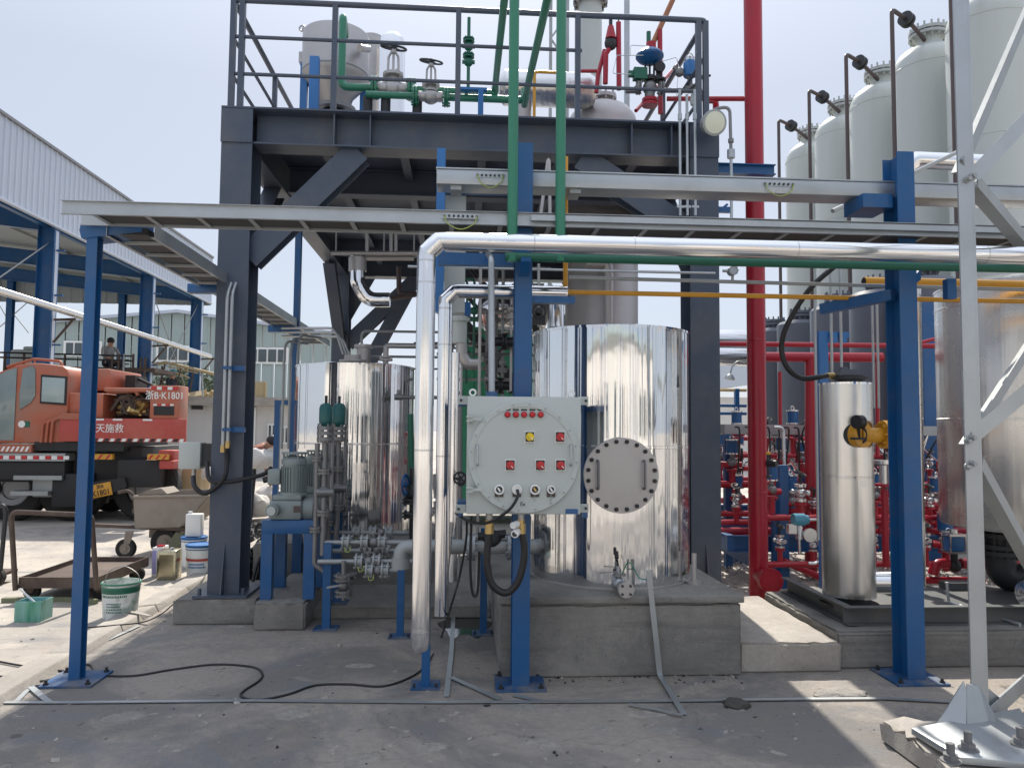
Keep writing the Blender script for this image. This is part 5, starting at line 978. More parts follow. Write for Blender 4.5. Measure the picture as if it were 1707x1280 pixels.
# ================================================================ low white building with a roof terrace
LY = 25; lx0_, lx1_ = at(222,700,LY).x, at(497,700,LY).x; lz = at(330,668,LY).z
L = thing('white_building', 'low white plastered building with cluttered flat roof behind the crane', 'building', ((lx0_+lx1_)/2, LY, 0))
MB().box(lx0_, lx1_, LY, LY+9, 0, lz-.15).build('wall', m_plaster, L); MB().box(lx0_-.2, lx1_+.1, LY-.35, LY+9.2, lz-.149, lz+.12).build('roof', m_pale, L)
for a, b, y0, y1 in ((449,459,706,742), (471,480,710,740)):
    xa_, xb_ = at(a,720,LY).x, at(b,720,LY).x; wi = MB().box(xa_-.05, xb_+.05, LY-.06, LY-.003, at(450,y1,LY).z, at(450,y0,LY).z).build('window', m_white, L); MB().box(xa_, (xa_+xb_)/2-.03, LY-.08, LY-.062, at(450,y1,LY).z+.06, at(450,y0,LY).z-.06).box((xa_+xb_)/2+.03, xb_, LY-.08, LY-.062, at(450,y1,LY).z+.06, at(450,y0,LY).z-.06).build('pane', m_glass, wi)
q = at(330,668,LY-.1); sgn = at(330,668,LY-.05); MB().box(at(321,668,LY).x, at(339,668,LY).x, LY-.10, LY-.003, at(330,672,LY).z-.2, at(330,666,LY).z-.2).build('wall_sign', m_dark, L)
MB().cyl((at(425,700,LY).x, LY-.1, 0), (at(425,700,LY).x, LY-.1, lz-.2), .05, n=8).build('downpipe', m_white, L)
T = thing('tan_screen', 'tan sheet screen on the white building roof edge', 'screen', at(432,668,LY-.1)); MB().ribbed((at(415,668,LY).x, LY-.2, lz+.12), X3, at(447,668,LY).x-at(415,668,LY).x, Z3, at(430,640,LY).z-lz-.1, -Y3, .25, .03).build('panel', m_tan, T, smooth=0)
MB().cyl((at(415,640,LY).x, LY-.2, at(430,640,LY).z+.08), (at(447,640,LY).x, LY-.2, at(430,642,LY).z+.08), .025, n=6).build('top_rail', m_tan, T)
T = thing('terrace_railing', 'bent pale handrail with leaning posts on the white building roof', 'railing', at(300,660,LY))
MB().tube([at(244,611,LY), at(276,604,LY), at(352,622,LY), at(420,640,LY)], .05, 8, .2).build('handrail', m_tan, T)
for a, b in (((275,607),(265,648)), ((270,610),(271,645)), ((302,615),(290,652)), ((322,620),(316,655)), ((337,623),(338,660))): MB().cyl(at(*a, LY), at(*b, LY), .03, n=6).build('post', m_rust if a[0] != 337 else m_galv, T)
MB().cyl(at(280,611,LY), at(330,622,LY), .025, n=6).cyl(at(290,620,LY), at(316,630,LY), .025, n=6).build('mid_rail', m_tan, T)
rb = MB(); rg = random.Random(5)
for i in range(90):
    q = at(rg.uniform(262,415), 660, LY+rg.uniform(.3, 3)); s_ = rg.uniform(.08, .35); rb.cbox((q.x, q.y, lz+.12+s_*.25), s_*2, s_, s_*.7, Quaternion((1, rg.uniform(-.4,.4), rg.uniform(-.4,.4), rg.random())).normalized())
tag(rb.build('roof_rubble', m_tan, smooth=0), 'heap of tan rubble lying on the white building roof', 'rubble', kind='stuff')
# walkway platform with railings where a man sits
WY = 22.5; W = thing('walkway', 'steel walkway with brown railings behind the crane', 'walkway', at(170,640,WY)); wz = at(170,612,WY).z
MB().box(at(5,620,WY).x, at(258,620,WY).x, WY, WY+1.6, wz-.12, wz).build('deck', m_rust, W)
for k, yv in enumerate((at(170,590,WY).z, at(170,598,WY).z)): MB().cyl((at(0,590,WY).x, WY, yv), (at(222,590,WY).x, WY, yv-.05), .028, n=6).build('rail', m_dark, W)
for px in (8, 40, 72, 108, 140, 187, 198, 207, 222, 235, 242): MB().bar((at(px,600,WY).x, WY, 0.02), (at(px,600,WY).x, WY, at(px,590+(px > 225)*6,WY).z), .05, .05, Y3).build('post', m_galvd if px == 207 else m_rust, W)
for py in (600, 607, 614, 621, 628): MB().cyl(at(187,py,WY), at(215,py,WY), .018, n=6).build('rung', m_dark, W)
T = thing('roof_vent', 'pale grey tank shaped vent on the walkway at far left', 'vent', at(40,600,24)); MB().box(at(14,600,24).x, at(62,600,24).x, 24, 25.5, 1.0, at(40,582,24).z).build('body', m_box, T, bevel=.1); MB().box(at(30,600,24).x, at(50,600,24).x, 24.2, 25, at(40,582,24).z, at(40,576,24).z).build('cap', m_box, T, bevel=.05)
# ================================================================ people
def person(label, J, loc, cloth, top, yaw_=0.0, hat=None, sc_=1.0):
    # J: joint name -> (x, y, z, radius); one skinned body, clothing bands by material on faces
    o = thing('person', label, 'person', loc)
    me = bpy.data.meshes.new('body'); names = list(J); idx = {n_: i for i, n_ in enumerate(names)}
    ed = [('pelvis','waist'),('waist','chest'),('chest','neck'),('neck','head'),('head','crown'),('chest','sh_l'),('sh_l','el_l'),('el_l','wr_l'),('wr_l','ha_l'),('chest','sh_r'),('sh_r','el_r'),('el_r','wr_r'),('wr_r','ha_r'),
          ('pelvis','hip_l'),('hip_l','kn_l'),('kn_l','an_l'),('an_l','to_l'),('pelvis','hip_r'),('hip_r','kn_r'),('kn_r','an_r'),('an_r','to_r')]
    me.from_pydata([J[n_][:3] for n_ in names], [(idx[a], idx[b]) for a, b in ed if a in idx and b in idx], [])
    ob = bpy.data.objects.new('body', me); C.objects.link(ob); md = ob.modifiers.new('s', 'SKIN'); md.use_smooth_shade = True
    for i, n_ in enumerate(names): me.skin_vertices[0].data[i].radius = (J[n_][3],)*2
    me.skin_vertices[0].data[idx['pelvis']].use_root = True
    s2 = ob.modifiers.new('d', 'SUBSURF'); s2.levels = 2; s2.render_levels = 2
    dg = bpy.context.evaluated_depsgraph_get(); m2 = bpy.data.meshes.new_from_object(ob.evaluated_get(dg)); bpy.data.objects.remove(ob)
    for q in (m_skin, cloth, top, m_hair): m2.materials.append(q)
    P_ = {n_: Vector(J[n_][:3]) for n_ in names}
    reg = [('head',0),('crown',3),('neck',0),('ha_l',0),('ha_r',0),('wr_l',0),('wr_r',0),('el_l',2),('el_r',2),('sh_l',2),('sh_r',2),('chest',2),('waist',2),('pelvis',1),('hip_l',1),('hip_r',1),('kn_l',1),('kn_r',1),('an_l',1),('an_r',1),('to_l',3),('to_r',3)]
    for p in m2.polygons: c = p.center; p.material_index = min(reg, key=lambda r_: (P_[r_[0]]-c).length-J[r_[0]][3]*.5)[1] if True else 0; p.use_smooth = True
    b = bpy.data.objects.new('body', m2); C.objects.link(b); b.parent = o; OFF[b] = OFF[o]
    h_ = P_['head']; f_ = V(0, -1, 0); OFFS = OFF[o]
    if hat: MB().lathe(OFFS+h_+Z3*.03, [(.125, -.01), (.12, .03), (.10, .09), (.05, .125), (0, .13)], Z3, 20).lathe(OFFS+h_+Z3*.03, [(.15, -.015), (.15, -.005)], Z3, 20).build('helmet', hat, o)
    else: MB().sphere(OFFS+h_+Z3*.035+Y3*.02, .108, 14, (.95, 1.05, .95)).build('hair', m_hair, o)
    o.rotation_euler = (0, 0, yaw_); return o
def stand(): return dict(pelvis=(0,0,.92,.13), waist=(0,0,1.08,.115), chest=(0,0,1.3,.13), neck=(0,-.01,1.47,.055), head=(0,-.03,1.60,.085), crown=(0,-.02,1.70,.07), sh_l=(-.19,0,1.4,.06), el_l=(-.24,.02,1.12,.045), wr_l=(-.22,-.1,.9,.03), ha_l=(-.21,-.14,.82,.035), sh_r=(.19,0,1.4,.06), el_r=(.24,.02,1.12,.045), wr_r=(.22,-.1,.9,.03), ha_r=(.21,-.14,.82,.035), hip_l=(-.1,0,.86,.095), kn_l=(-.1,-.02,.48,.065), an_l=(-.1,.02,.09,.045), to_l=(-.1,-.16,.04,.035), hip_r=(.1,0,.86,.095), kn_r=(.1,-.02,.48,.065), an_r=(.1,.02,.09,.045), to_r=(.1,-.16,.04,.035))
J = stand(); J.update(pelvis=(0,0,.15,.15), waist=(0,-.02,.32,.13), chest=(0,-.05,.52,.14), neck=(0,-.08,.68,.055), head=(0,-.12,.79,.09), crown=(0,-.11,.88,.07), sh_l=(-.19,-.05,.62,.06), el_l=(-.25,-.15,.38,.045), wr_l=(-.15,-.33,.28,.032), ha_l=(-.1,-.38,.27,.035), sh_r=(.19,-.05,.62,.06), el_r=(.25,-.15,.38,.045), wr_r=(.15,-.33,.28,.032), ha_r=(.1,-.38,.27,.035), hip_l=(-.11,-.04,.13,.1), kn_l=(-.15,-.42,.2,.07), an_l=(-.14,-.46,-.2,.045), to_l=(-.14,-.58,-.24,.035), hip_r=(.11,-.04,.13,.1), kn_r=(.15,-.42,.2,.07), an_r=(.14,-.46,-.2,.045), to_r=(.14,-.58,-.24,.035))
q = at(180,612,WY+.6); person('person in a grey shirt sitting on the walkway behind the crane', J, (q.x, WY+.6, wz), m_cloth, m_shirt, .9)
q = at(283,650,LY+.6); person('person in dark clothes and blue helmet crouching on the white building roof', J, (q.x, LY+.6, lz+.1), m_cloth, m_cloth, 1.2, mat('blue_helmet', (.05,.22,.30), .4))
J = stand(); J.update(pelvis=(0,.05,.95,.13), waist=(.06,.03,1.08,.12), chest=(.20,0,1.20,.135), neck=(.33,-.02,1.27,.055), head=(.42,-.03,1.29,.085), crown=(.49,-.02,1.30,.065), sh_l=(.22,-.16,1.2,.06), el_l=(.33,-.2,.92,.045), wr_l=(.40,-.2,.68,.032), ha_l=(.41,-.2,.60,.036), sh_r=(.22,.16,1.22,.06), el_r=(.36,.18,.95,.045), wr_r=(.43,.15,.72,.032), ha_r=(.44,.14,.64,.036))
q = gz(418,872); person('person bending over behind the left platform column in a rust red shirt', J, (q.x-.12, q.y, 0), m_cloth, m_rosy, .25)
# ================================================================ crane truck
TYc = 12.6
def tx(px, Y=TYc): return at(px, 700, Y).x
def tz(py, Y=TYc, px=150): return at(px, py, Y).z
CR = thing('crane_truck', 'orange truck crane with red rear boards parked side on at left', 'truck', (tx(120), TYc+1.1, 0))
ch = MB().box(tx(-120), tx(225), TYc+.3, TYc+2.1, tz(806), tz(745)); ch.box(tx(-120), tx(110), TYc+.02, TYc+.3, tz(800), tz(770)); ch.build('chassis', m_chass, CR, bevel=.02)
MB().box(tx(-120), tx(112), TYc-.02, TYc+.35, tz(769), tz(756)).build('side_rail', m_galvd, CR)
rs = MB(); rw = MB()
for i, px in enumerate(range(-30, 112, 10)): (rs if i % 2 else rw).box(tx(px), tx(px+9), TYc-.026, TYc-.021, tz(766), tz(760))
build_each(rs, 'red_reflector', m_lampred, CR); build_each(rw, 'white_reflector', m_white, CR)
bd = MB().box(tx(100), tx(310), TYc-.0, TYc+.06, tz(736), tz(697)); bdo = bd.build('side_board', m_board, CR, bevel=.006)
for k, ch_ in enumerate('鑫天施救'):
    MB().text(ch_, .155, (tx(152.5+15.6*k), TYc-.004, tz(714.5)), X3, Z3, .002, True, .95, .004).build('lettering', m_white, bdo)
w1 = MB(); r1 = MB()
for i in range(16):
    a = 155+i*9.6; m_ = w1 if i % 2 else r1; m_.add([(tx(a),TYc-.003,tz(735.5)),(tx(a+7),TYc-.003,tz(735.5)),(tx(a+9.6),TYc-.003,tz(730.5)),(tx(a+2.6),TYc-.003,tz(730.5))], [(0,1,2,3)])
for a in (157, 188, 238): w1.box(tx(a), tx(a+16), TYc-.004, TYc-.001, tz(700.5), tz(697.5))
build_each(w1, 'white_stripe', m_white, bdo); build_each(r1, 'dark_stripe', m_chass, bdo)
cw = MB().box(tx(248), tx(297), TYc+.02, TYc+.42, tz(697)-.001+.004, tz(641)).build('counterweight', m_orange, CR, bevel=.012)
MB().box(tx(255), tx(289), TYc+.010, TYc+.0185, tz(691), tz(676)).build('recess', m_black, cw, bevel=.004)
MB().text('浙B·K1801', .158, (tx(272.5), TYc+.016, tz(658.5)), X3, Z3, .002, True, .86, .008).build('lettering', m_white, cw)
r1 = MB(); w1 = MB()
for i in range(5): (r1 if i % 2 == 0 else w1).box(tx(250+i*9), tx(258+i*9), TYc+.013, TYc+.0185, tz(648), tz(643)); (r1 if i % 2 else w1).box(tx(254+i*7), tx(260+i*7), TYc+.013, TYc+.0185, tz(675), tz(672))
build_each(r1, 'red_patch', m_lampred, cw); build_each(w1, 'white_patch', m_white, cw)
bo = MB(); bo.box(tx(104), tx(205), TYc+.95, TYc+2.2, tz(736), tz(648)); bo.box(tx(206), tx(247), TYc+.43, TYc+.94, tz(736), tz(698)); bo.box(tx(104), tx(166), TYc+.1, TYc+.95, tz(697), tz(655)); bo.box(tx(166), tx(247), TYc+.1, TYc+.95, tz(652), tz(645)); bo.box(tx(104), tx(150), TYc+.6, TYc+1.9, tz(648), tz(610)); bo.build('superstructure', m_orange, CR, bevel=.02)
MB().box(tx(166), tx(240), TYc+.55, TYc+.94, tz(697), tz(653)).build('engine_bay', m_chass, CR)
hz = MB(); rg = random.Random(11)
for i in range(16):
    a = rg.uniform(166, 205); b = rg.uniform(215, 243); hz.curve([(tx(a), TYc+rg.uniform(.2,.5), tz(rg.uniform(665,693))), (tx((a*2+b)/3), TYc+.2, tz(rg.uniform(655,690))), (tx((a+2*b)/3), TYc+.25, tz(rg.uniform(655,690))), (tx(b), TYc+rg.uniform(.2,.5), tz(rg.uniform(660,692)))], rg.uniform(.012,.03), 6, 5)
hz.build('hydraulic_hoses', m_rust, CR); hz = MB()
for i in range(7): hz.cyl((tx(180+rg.uniform(0,55)), TYc+.3, tz(rg.uniform(660,690))), (tx(185+rg.uniform(0,55)), TYc+.2, tz(rg.uniform(660,690))), rg.uniform(.03,.06), n=10)
hz.build('hydraulic_fittings', m_brass, CR); MB().tube([(tx(168), TYc+.2, tz(652)), (tx(218), TYc+.15, tz(650)), (tx(222), TYc+.15, tz(657))], .03, 8, .05).build('red_tube', m_orange, CR)
# cab
cz0, cz1 = tz(740), tz(606); cp = [(tx(-40), cz0), (tx(108), cz0), (tx(110), tz(628)), (tx(106), tz(616)), (tx(98), tz(610)), (tx(60), tz(606)), (tx(40), tz(606)), (tx(18), tz(611)), (tx(-10), tz(622)), (tx(-40), tz(650))]
MB().prism([V(x, TYc+.05, z) for x, z in cp], (0, 1.25, 0)).build('crane_cab', m_orange, CR, bevel=.03)
def pane(pts, nm, m_, d_=.035, par=CR): return MB().prism([V(tx(x), TYc+.05-d_, tz(y)) for x, y in pts], (0, d_-.001, 0)).build(nm, m_, par, bevel=.004)
cabglass = mat('cab_glass', (.20, .25, .25), .10, 0, .4, 1.5, spec=.7)
for pts in ([(-38,655),(-10,628),(6,619),(22,614),(22,735),(-38,735)], [(32,616),(48,611),(53,618),(55,660),(48,672),(30,684),(28,660)]): pane(pts, 'window', cabglass, .02)
fo = pane([(63,625),(107,628),(107,676),(63,673)], 'window_frame', m_chass, .02); pane([(66,629),(104,631),(104,672),(66,670)], 'window', mat('cab_window', (.34,.42,.42), .12, 0, .2, 3, spec=.7), .03, fo)
MB().cyl((tx(34), TYc+.035, tz(708)), (tx(34), TYc+.049, tz(708)), .055, n=16).build('round_badge', m_white, CR); MB().box(tx(36), tx(47), TYc+.04, TYc+.049, tz(713), tz(703)).build('badge_plate', m_dgreen, CR)
MB().tube([(tx(-5), TYc+.2, tz(612)), (tx(40), TYc+.2, tz(598)), (tx(85), TYc+.2, tz(601)), (tx(90), TYc+.2, tz(610))], .022, 8, .06).cyl((tx(42), TYc+.2, tz(608)), (tx(42), TYc+.2, tz(598)), .02, n=6).build('cab_rail', m_orange, CR)
bs = MB().box(tx(-40), tx(55), TYc-.01, TYc+.3, tz(755), tz(742)).build('cab_sill', m_orange, CR); ws = MB()
for i in range(8): a = -12+i*8; ws.add([(tx(a),TYc-.013,tz(753)),(tx(a+4),TYc-.013,tz(753)),(tx(a+8),TYc-.013,tz(745)),(tx(a+4),TYc-.013,tz(745))], [(0,1,2,3)])
ws.build('stripes', m_white, bs)
for i in range(3): MB().tube([(tx(70+i*8), TYc+.0, tz(738)), (tx(72+i*8), TYc, tz(706-i*2)), (tx(95+i*6), TYc, tz(697-i*3)), (tx(132), TYc, tz(698-i*3))], .022, 8, .08).build('grab_rail', m_orange, CR)
MB().box(tx(56), tx(205), TYc+.05, TYc+1.9, tz(752), tz(737)).build('turntable', m_chass, CR); MB().box(tx(160), tx(178), TYc+1.0, TYc+1.5, tz(645), tz(618)).cyl((tx(166), TYc+1.2, tz(619)), (tx(240), TYc+.9, tz(648)), .03, n=8).build('boom_head', m_chass, CR)
for a, b in ((152, 191), (249, 283)):
    pl_ = MB().box(tx(a), tx(b), TYc-.03, TYc+.05, tz(765.5), tz(756.5)).build('chevron_plate', m_yel, CR); cv_ = MB()
    for i in range(3): s_ = (b-a)/3; cv_.add([(tx(a+i*s_+1),TYc-.033,tz(765)),(tx(a+i*s_+5),TYc-.033,tz(765)),(tx(a+i*s_+11),TYc-.033,tz(757)),(tx(a+i*s_+7),TYc-.033,tz(757))], [(0,1,2,3)])
    cv_.build('red_stripes', m_lampred, pl_)
def truck_wheel(px, Y):
    c = V(tx(px), Y, .52); b = MB().lathe(c, [(.30, -.13), (.47, -.15), (.515, -.11), (.52, 0), (.515, .11), (.47, .15), (.30, .13)], Y3, 40, False).build('wheel', m_tyre, CR); MB().lathe(c-Y3*.08, [(.31, 0), (.27, .04), (.18, .03), (.14, -.06), (0, -.08)], -Y3, 30).build('rim', m_iron, b)
for px in (-70, 5, 105, 232): truck_wheel(px, TYc+.45); truck_wheel(px, TYc+1.85)
MB().box(tx(52), tx(88), TYc+.1, TYc+.7, tz(830), tz(772)).build('fuel_tank', m_galvd, CR, bevel=.03); MB().box(tx(28), tx(108), TYc-.02, TYc+.1, tz(800), tz(793)).box(tx(24), tx(86), TYc-.02, TYc+.25, tz(826), tz(819)).build('step_bar', m_galvd, CR); MB().box(tx(88), tx(150), TYc+.05, TYc+.8, tz(846), tz(790)).build('tool_box', m_chass, CR, bevel=.02)
MB().box(tx(268), tx(292), TYc+.0, TYc+.6, tz(781), tz(767)).box(tx(262), tx(288), TYc+.1, TYc+.5, tz(767), tz(750)).build('outrigger', m_board, CR, bevel=.01); MB().box(tx(196), tx(268), TYc+.05, TYc+.3, tz(812), tz(766)).build('rear_locker', m_chass, CR, bevel=.02)
MB().prism([V(tx(150), TYc-.02, tz(838)), V(tx(216), TYc-.02, tz(812)), V(tx(212), TYc-.02, tz(795)), V(tx(160), TYc-.02, tz(803))], (0, .05, 0)).build('mud_flap', m_chass, CR)
xd = V(1, 0, .21).normalized(); zd = V(-.21, 0, 1).normalized(); c = V(tx(174.5), TYc-.04, tz(816.5)); np_ = MB().cbox(c, .34, .012, .21, Matrix.Rotation(-.207, 3, 'Y').to_quaternion()).build('number_plate', m_yel, CR, bevel=.003)
MB().text('K1801', .125, c-Y3*.007-zd*.045, xd, zd, .001, True, .85).text('浙B', .075, c-Y3*.007+zd*.055, xd, zd, .001).build('lettering', m_black, np_)
# ================================================================ carts, buckets, sacks
CY_ = 9.35; cx_ = lambda px: at(px, 860, CY_).x; cz_ = lambda py: at(270, py, CY_).z
K = thing('concrete_cart', 'cement caked tipping cart on two wheels beside the left column', 'cart', (cx_(270), CY_+.4, 0))
prof = [(222,828),(346,826),(312,868),(300,878),(226,880)]
for y in (CY_, CY_+.85): MB().prism([V(cx_(x), y, cz_(z)) for x, z in prof], (0, .012, 0)).build('hopper_side', m_cart, K)
for (a, b) in zip(prof[1:], prof[2:]+prof[:1]):
    p, q = V(cx_(a[0]), CY_+.013, cz_(a[1])), V(cx_(b[0]), CY_+.013, cz_(b[1])); nrm = (q-p).cross(Y3).normalized()*.01; MB().prism([p, q, q+nrm, p+nrm], (0, .836, 0)).build('hopper_plate', m_cart, K)
MB().tube([V(cx_(222), CY_-.01, cz_(828)), V(cx_(346), CY_-.01, cz_(826)), V(cx_(346), CY_+.87, cz_(826)), V(cx_(222), CY_+.87, cz_(828)), V(cx_(222), CY_-.01, cz_(828))], .016, 6).build('rim', m_cart, K)
hd = MB().prism([V(cx_(222), CY_+.1, cz_(826)), V(cx_(240), CY_+.1, cz_(818)), V(cx_(262), CY_+.1, cz_(815)), V(cx_(272), CY_+.1, cz_(824))], (0, .4, 0)).build('load', m_cart, K)
MB().bar((cx_(152), CY_+.05, cz_(876)), (cx_(330), CY_+.05, cz_(884)), .05, .04, Z3).bar((cx_(185), CY_+.6, cz_(861)), (cx_(226), CY_+.6, cz_(862)), .05, .05, Z3).tube([(cx_(224), CY_+.05, cz_(862)), (cx_(218), CY_+.05, cz_(825)), (cx_(208), CY_+.05, cz_(818)), (cx_(190), CY_+.1, cz_(822))], .02, 8, .08).build('frame', m_rust, K)
for px, py, r_, y_ in ((214,907,.115,CY_-.03), (272,894,.17,CY_+.1), (272,894,.17,CY_+.75)):
    c = V(cx_(px), y_, r_); wb = MB().lathe(c, [(r_*.55,-.035),(r_*.9,-.04),(r_,-.02),(r_,.02),(r_*.9,.04),(r_*.55,.035)], Y3, 28, False).build('wheel', m_tyre, K); MB().cyl(c-Y3*.03, c+Y3*.03, r_*.58, n=20).cyl(c-Y3*.045, c+Y3*.045, r_*.2, n=12).build('rim', m_cart, wb)
MB().prism([V(cx_(212), CY_-.07, cz_(905)), V(cx_(222), CY_-.07, cz_(905)), V(cx_(228), CY_-.07, cz_(884)), V(cx_(214), CY_-.07, cz_(884))], (0, .012, 0)).box(cx_(238), cx_(292), CY_+.2, CY_+.65, cz_(900), cz_(885)).build('wheel_fork', m_cart, K)
HY = 7.05; hx = lambda px, Y=HY: at(px, 900, Y).x; hz_ = lambda py, Y=HY: at(100, py, Y).z
K = thing('platform_trolley', 'rusty platform trolley with tall tube handle left of the blue post', 'trolley', (hx(100), HY+.4, 0))
dzt = hz_(966)
MB().box(hx(38), hx(166), HY, HY+1.05, dzt-.05, dzt-.02).build('deck', m_rust, K); rm = MB()
for a in ((hx(36), hx(168), HY-.02, HY), (hx(36), hx(168), HY+1.05, HY+1.07), (hx(36), hx(38)-.001, HY, HY+1.05), (hx(166)+.001, hx(168), HY, HY+1.05)): rm.box(a[0], a[1], a[2], a[3], dzt-.07, dzt+.025)
rm.build('edge_rim', m_rust, K); MB().tube([(hx(34), HY-.04, dzt-.08), (hx(27), HY-.10, hz_(851)), (hx(160), HY-.10, hz_(856)), (hx(168), HY-.04, dzt-.08)], .022, 10, .06).build('handle', m_rust, K)
for px, y in ((45, HY+.12), (160, HY+.12), (45, HY+.9), (160, HY+.9)):
    MB().prism([(hx(px)-.05, y-.035, dzt-.071), (hx(px)+.05, y-.035, dzt-.071), (hx(px)+.015, y-.035, .06), (hx(px)-.015, y-.035, .06)], (0, .01, 0)).build('caster_fork', m_rust, K); MB().lathe((hx(px), y, .075), [(.02,-.024),(.07,-.024),(.075,-.012),(.075,.012),(.07,.024),(.02,.024)], Y3, 20).build('caster', m_tyre, K)
K = thing('hand_truck', 'dark tube frame of a hand truck cut off by the left edge', 'hand truck', gz(-6,970)); q = gz(4,975)
MB().tube([(q.x-.3, q.y, .75), (q.x-.02, q.y, .77), (q.x, q.y, .70), (q.x-.03, q.y, .06)], .022, 8, .05).build('frame', m_dark, K); MB().cbox((q.x-.2, q.y+.1, .1), .4, .3, .03).build('toe_plate', m_rust, K); MB().lathe((q.x-.06, q.y, .08), [(.02,-.03),(.08,-.03),(.08,.03),(.02,.03)], Y3, 18).build('wheel', m_tyre, K)
def lines(mb, c, w_, z0, rows, rg, dz_=.02, h_=.010, rad=None):
    for i in range(rows):
        a = -w_/2
        while a < w_/2-.006:
            l_ = rg.uniform(.006, .014); 
            if rad: 
                t0, t1 = a/rad, (a+l_)/rad; mb.add([(c[0]+math.sin(t0)*rad, c[1]-math.cos(t0)*rad, z0-i*dz_), (c[0]+math.sin(t1)*rad, c[1]-math.cos(t1)*rad, z0-i*dz_), (c[0]+math.sin(t1)*rad, c[1]-math.cos(t1)*rad, z0-i*dz_+h_), (c[0]+math.sin(t0)*rad, c[1]-math.cos(t0)*rad, z0-i*dz_+h_)], [(0,1,2,3)])
            a += l_+.005
def bucket(px, py, wpx, hpx, name, label, body, rim_m, z=0.0, band=None, lid=None, bail=True):
    q = gz(px, py, z); d = q.y+.12; r_ = wpx/2*d/F; h_ = hpx*d/F; K = thing(name, label, 'bucket', (q.x, d, z)); rb_ = r_*.87
    MB().lathe((q.x, d, z), [(0, .004), (rb_, .004), (rb_, 0), (r_*.985, h_-.012), (r_*.985, h_), (r_*.94, h_), (rb_*.95, .012), (0, .012)], Z3, 40, False).build('shell', body, K)
    MB().torus((q.x, d, z+h_-.006), Z3, r_, .008, 40, 6).torus((q.x, d, z+h_*.88), Z3, r_*.985, .005, 40, 6).build('rim', rim_m, K)
    if band: MB().lathe((q.x, d, z), [(r_*.962+.001, h_*.72), (r_*.985+.001, h_*.9)], Z3, 40, False).build('colour_band', band, K)
    if lid: MB().lathe((q.x, d, z+h_), [(r_*1.02, -.02), (r_*1.02, .006), (r_*.93, .008), (r_*.92, .002), (0, .002)], Z3, 40).build('lid', lid, K)
    if bail: MB().curve([(q.x-r_, d, z+h_*.88), (q.x-r_*.7, d+.02, z+h_+.08), (q.x+.0, d+.05, z+h_+.11), (q.x+r_*.8, d+.03, z+h_+.05), (q.x+r_, d, z+h_*.88)], .003, 5).build('bail', m_iron, K)
    return K, q, d, r_, h_
K, q, d, r_, h_ = bucket(189, 1034, 57, 56, 'paint_bucket', 'green rimmed white paint bucket standing right of the left post', mat('splashed_bucket', (.66,.68,.66), .45, 0, .08, 4, 0, 40, (.03,.15,.09), 7.0, 1.0), m_green, 0, m_dgreen)
t = MB(); rg = random.Random(2); lines(t, (q.x, d), r_*1.5, h_*.62, 1, rg, .02, .018, r_*.955); lines(t, (q.x, d), r_*.8, h_*.44, 4, rg, .022, .009, r_*.94); t.build('printed_text', m_dgreen, K, smooth=0)
K, q, d, r_, h_ = bucket(327, 963, 46, 50, 'paint_bucket', 'white bucket with blue lid and pale blue print against the left column', m_white, m_blue, 0, None, m_lblue, False)
t = MB(); lines(t, (q.x, d), r_*1.2, h_*.40, 2, rg, .03, .016, r_*.945); t.build('printed_text', m_lblue, K, smooth=0)
MB().lathe((q.x, d, 0), [(r_*.95+.001, h_*.52), (r_*.96+.001, h_*.6)], Z3, 40, False).build('colour_band', m_board, K)
K, q2, d2, r2_, h2_ = bucket(316, 945, 40, 45, 'paint_bucket', 'white bucket with snowy blue lid carrying a small white can', m_white, m_blue, 0, None, m_lblue, False)
K = thing('white_can', 'small plain white can standing on top of a lidded bucket', 'can', (q2.x, d2, h2_+.009)); cz0 = h2_+.0095; wc = .085
MB().box(q2.x-wc, q2.x+wc, d2-.06, d2+.06, cz0, cz0+.25).build('body', m_white, K, bevel=.012); MB().cyl((q2.x-.05, d2, cz0+.25), (q2.x-.05, d2, cz0+.275), .022, n=14).build('cap', m_white, K)
t = gz(45, 1037); K = thing('cut_paint_can', 'low cut open can streaked with green and blue paint and a brush inside', 'can', t+Y3*.1); w_ = 20*t.y/F; h_ = 32*t.y/F
m_streak = mat('paint_streaks', (.20, .40, .36), .4, 0, .3, 3, 0, 40, (.012, .20, .10), 3.0, 1.0, stretch=(1.6, 1.6, .3)); b = MB()
for a in ((-w_, w_, 0, .008), (-w_, w_, .172, .18), (-w_, -w_+.008, .0085, .1715), (w_-.008, w_, .0085, .1715)): b.box(t.x+a[0], t.x+a[1], t.y+a[2], t.y+a[3], .004, h_)
b.box(t.x-w_, t.x+w_, t.y, t.y+.18, 0, .0035); b.build('shell', m_streak, K); MB().box(t.x-w_+.009, t.x+w_-.009, t.y+.009, t.y+.171, .004, h_*.75).build('paint', m_lblue, K); MB().cyl((t.x+.02, t.y+.1, h_*.7), (t.x-.10, t.y+.06, h_+.09), .009, n=8).build('brush_handle', m_white, K)
t = gz(276, 967); K = thing('square_tin', 'square golden solvent tin standing among the paint cans', 'tin', t+Y3*.08); w_ = 15*t.y/F; h_ = 47*t.y/F
m_tin = mat('tinplate', (.50, .46, .34), .25, 1, .12, 3, 0, 40, (.35, .33, .20), 3, .5)
MB().box(t.x-w_, t.x+w_, t.y, t.y+.18, 0, h_).build('body', m_tin, K, bevel=.012); MB().box(t.x-w_*.75, t.x+w_*.75, t.y-.002, t.y-.0005, h_*.12, h_*.86).build('pressed_panel', m_tin, K); MB().cyl((t.x+.03, t.y+.06, h_), (t.x+.03, t.y+.06, h_+.02), .02, n=12).build('cap', m_galv, K)
t = gz(255, 963); K = thing('square_tin', 'narrow white and lilac tin with red cap left of the golden tin', 'tin', t+Y3*.05); w_ = 6*t.y/F; h_ = 47*t.y/F
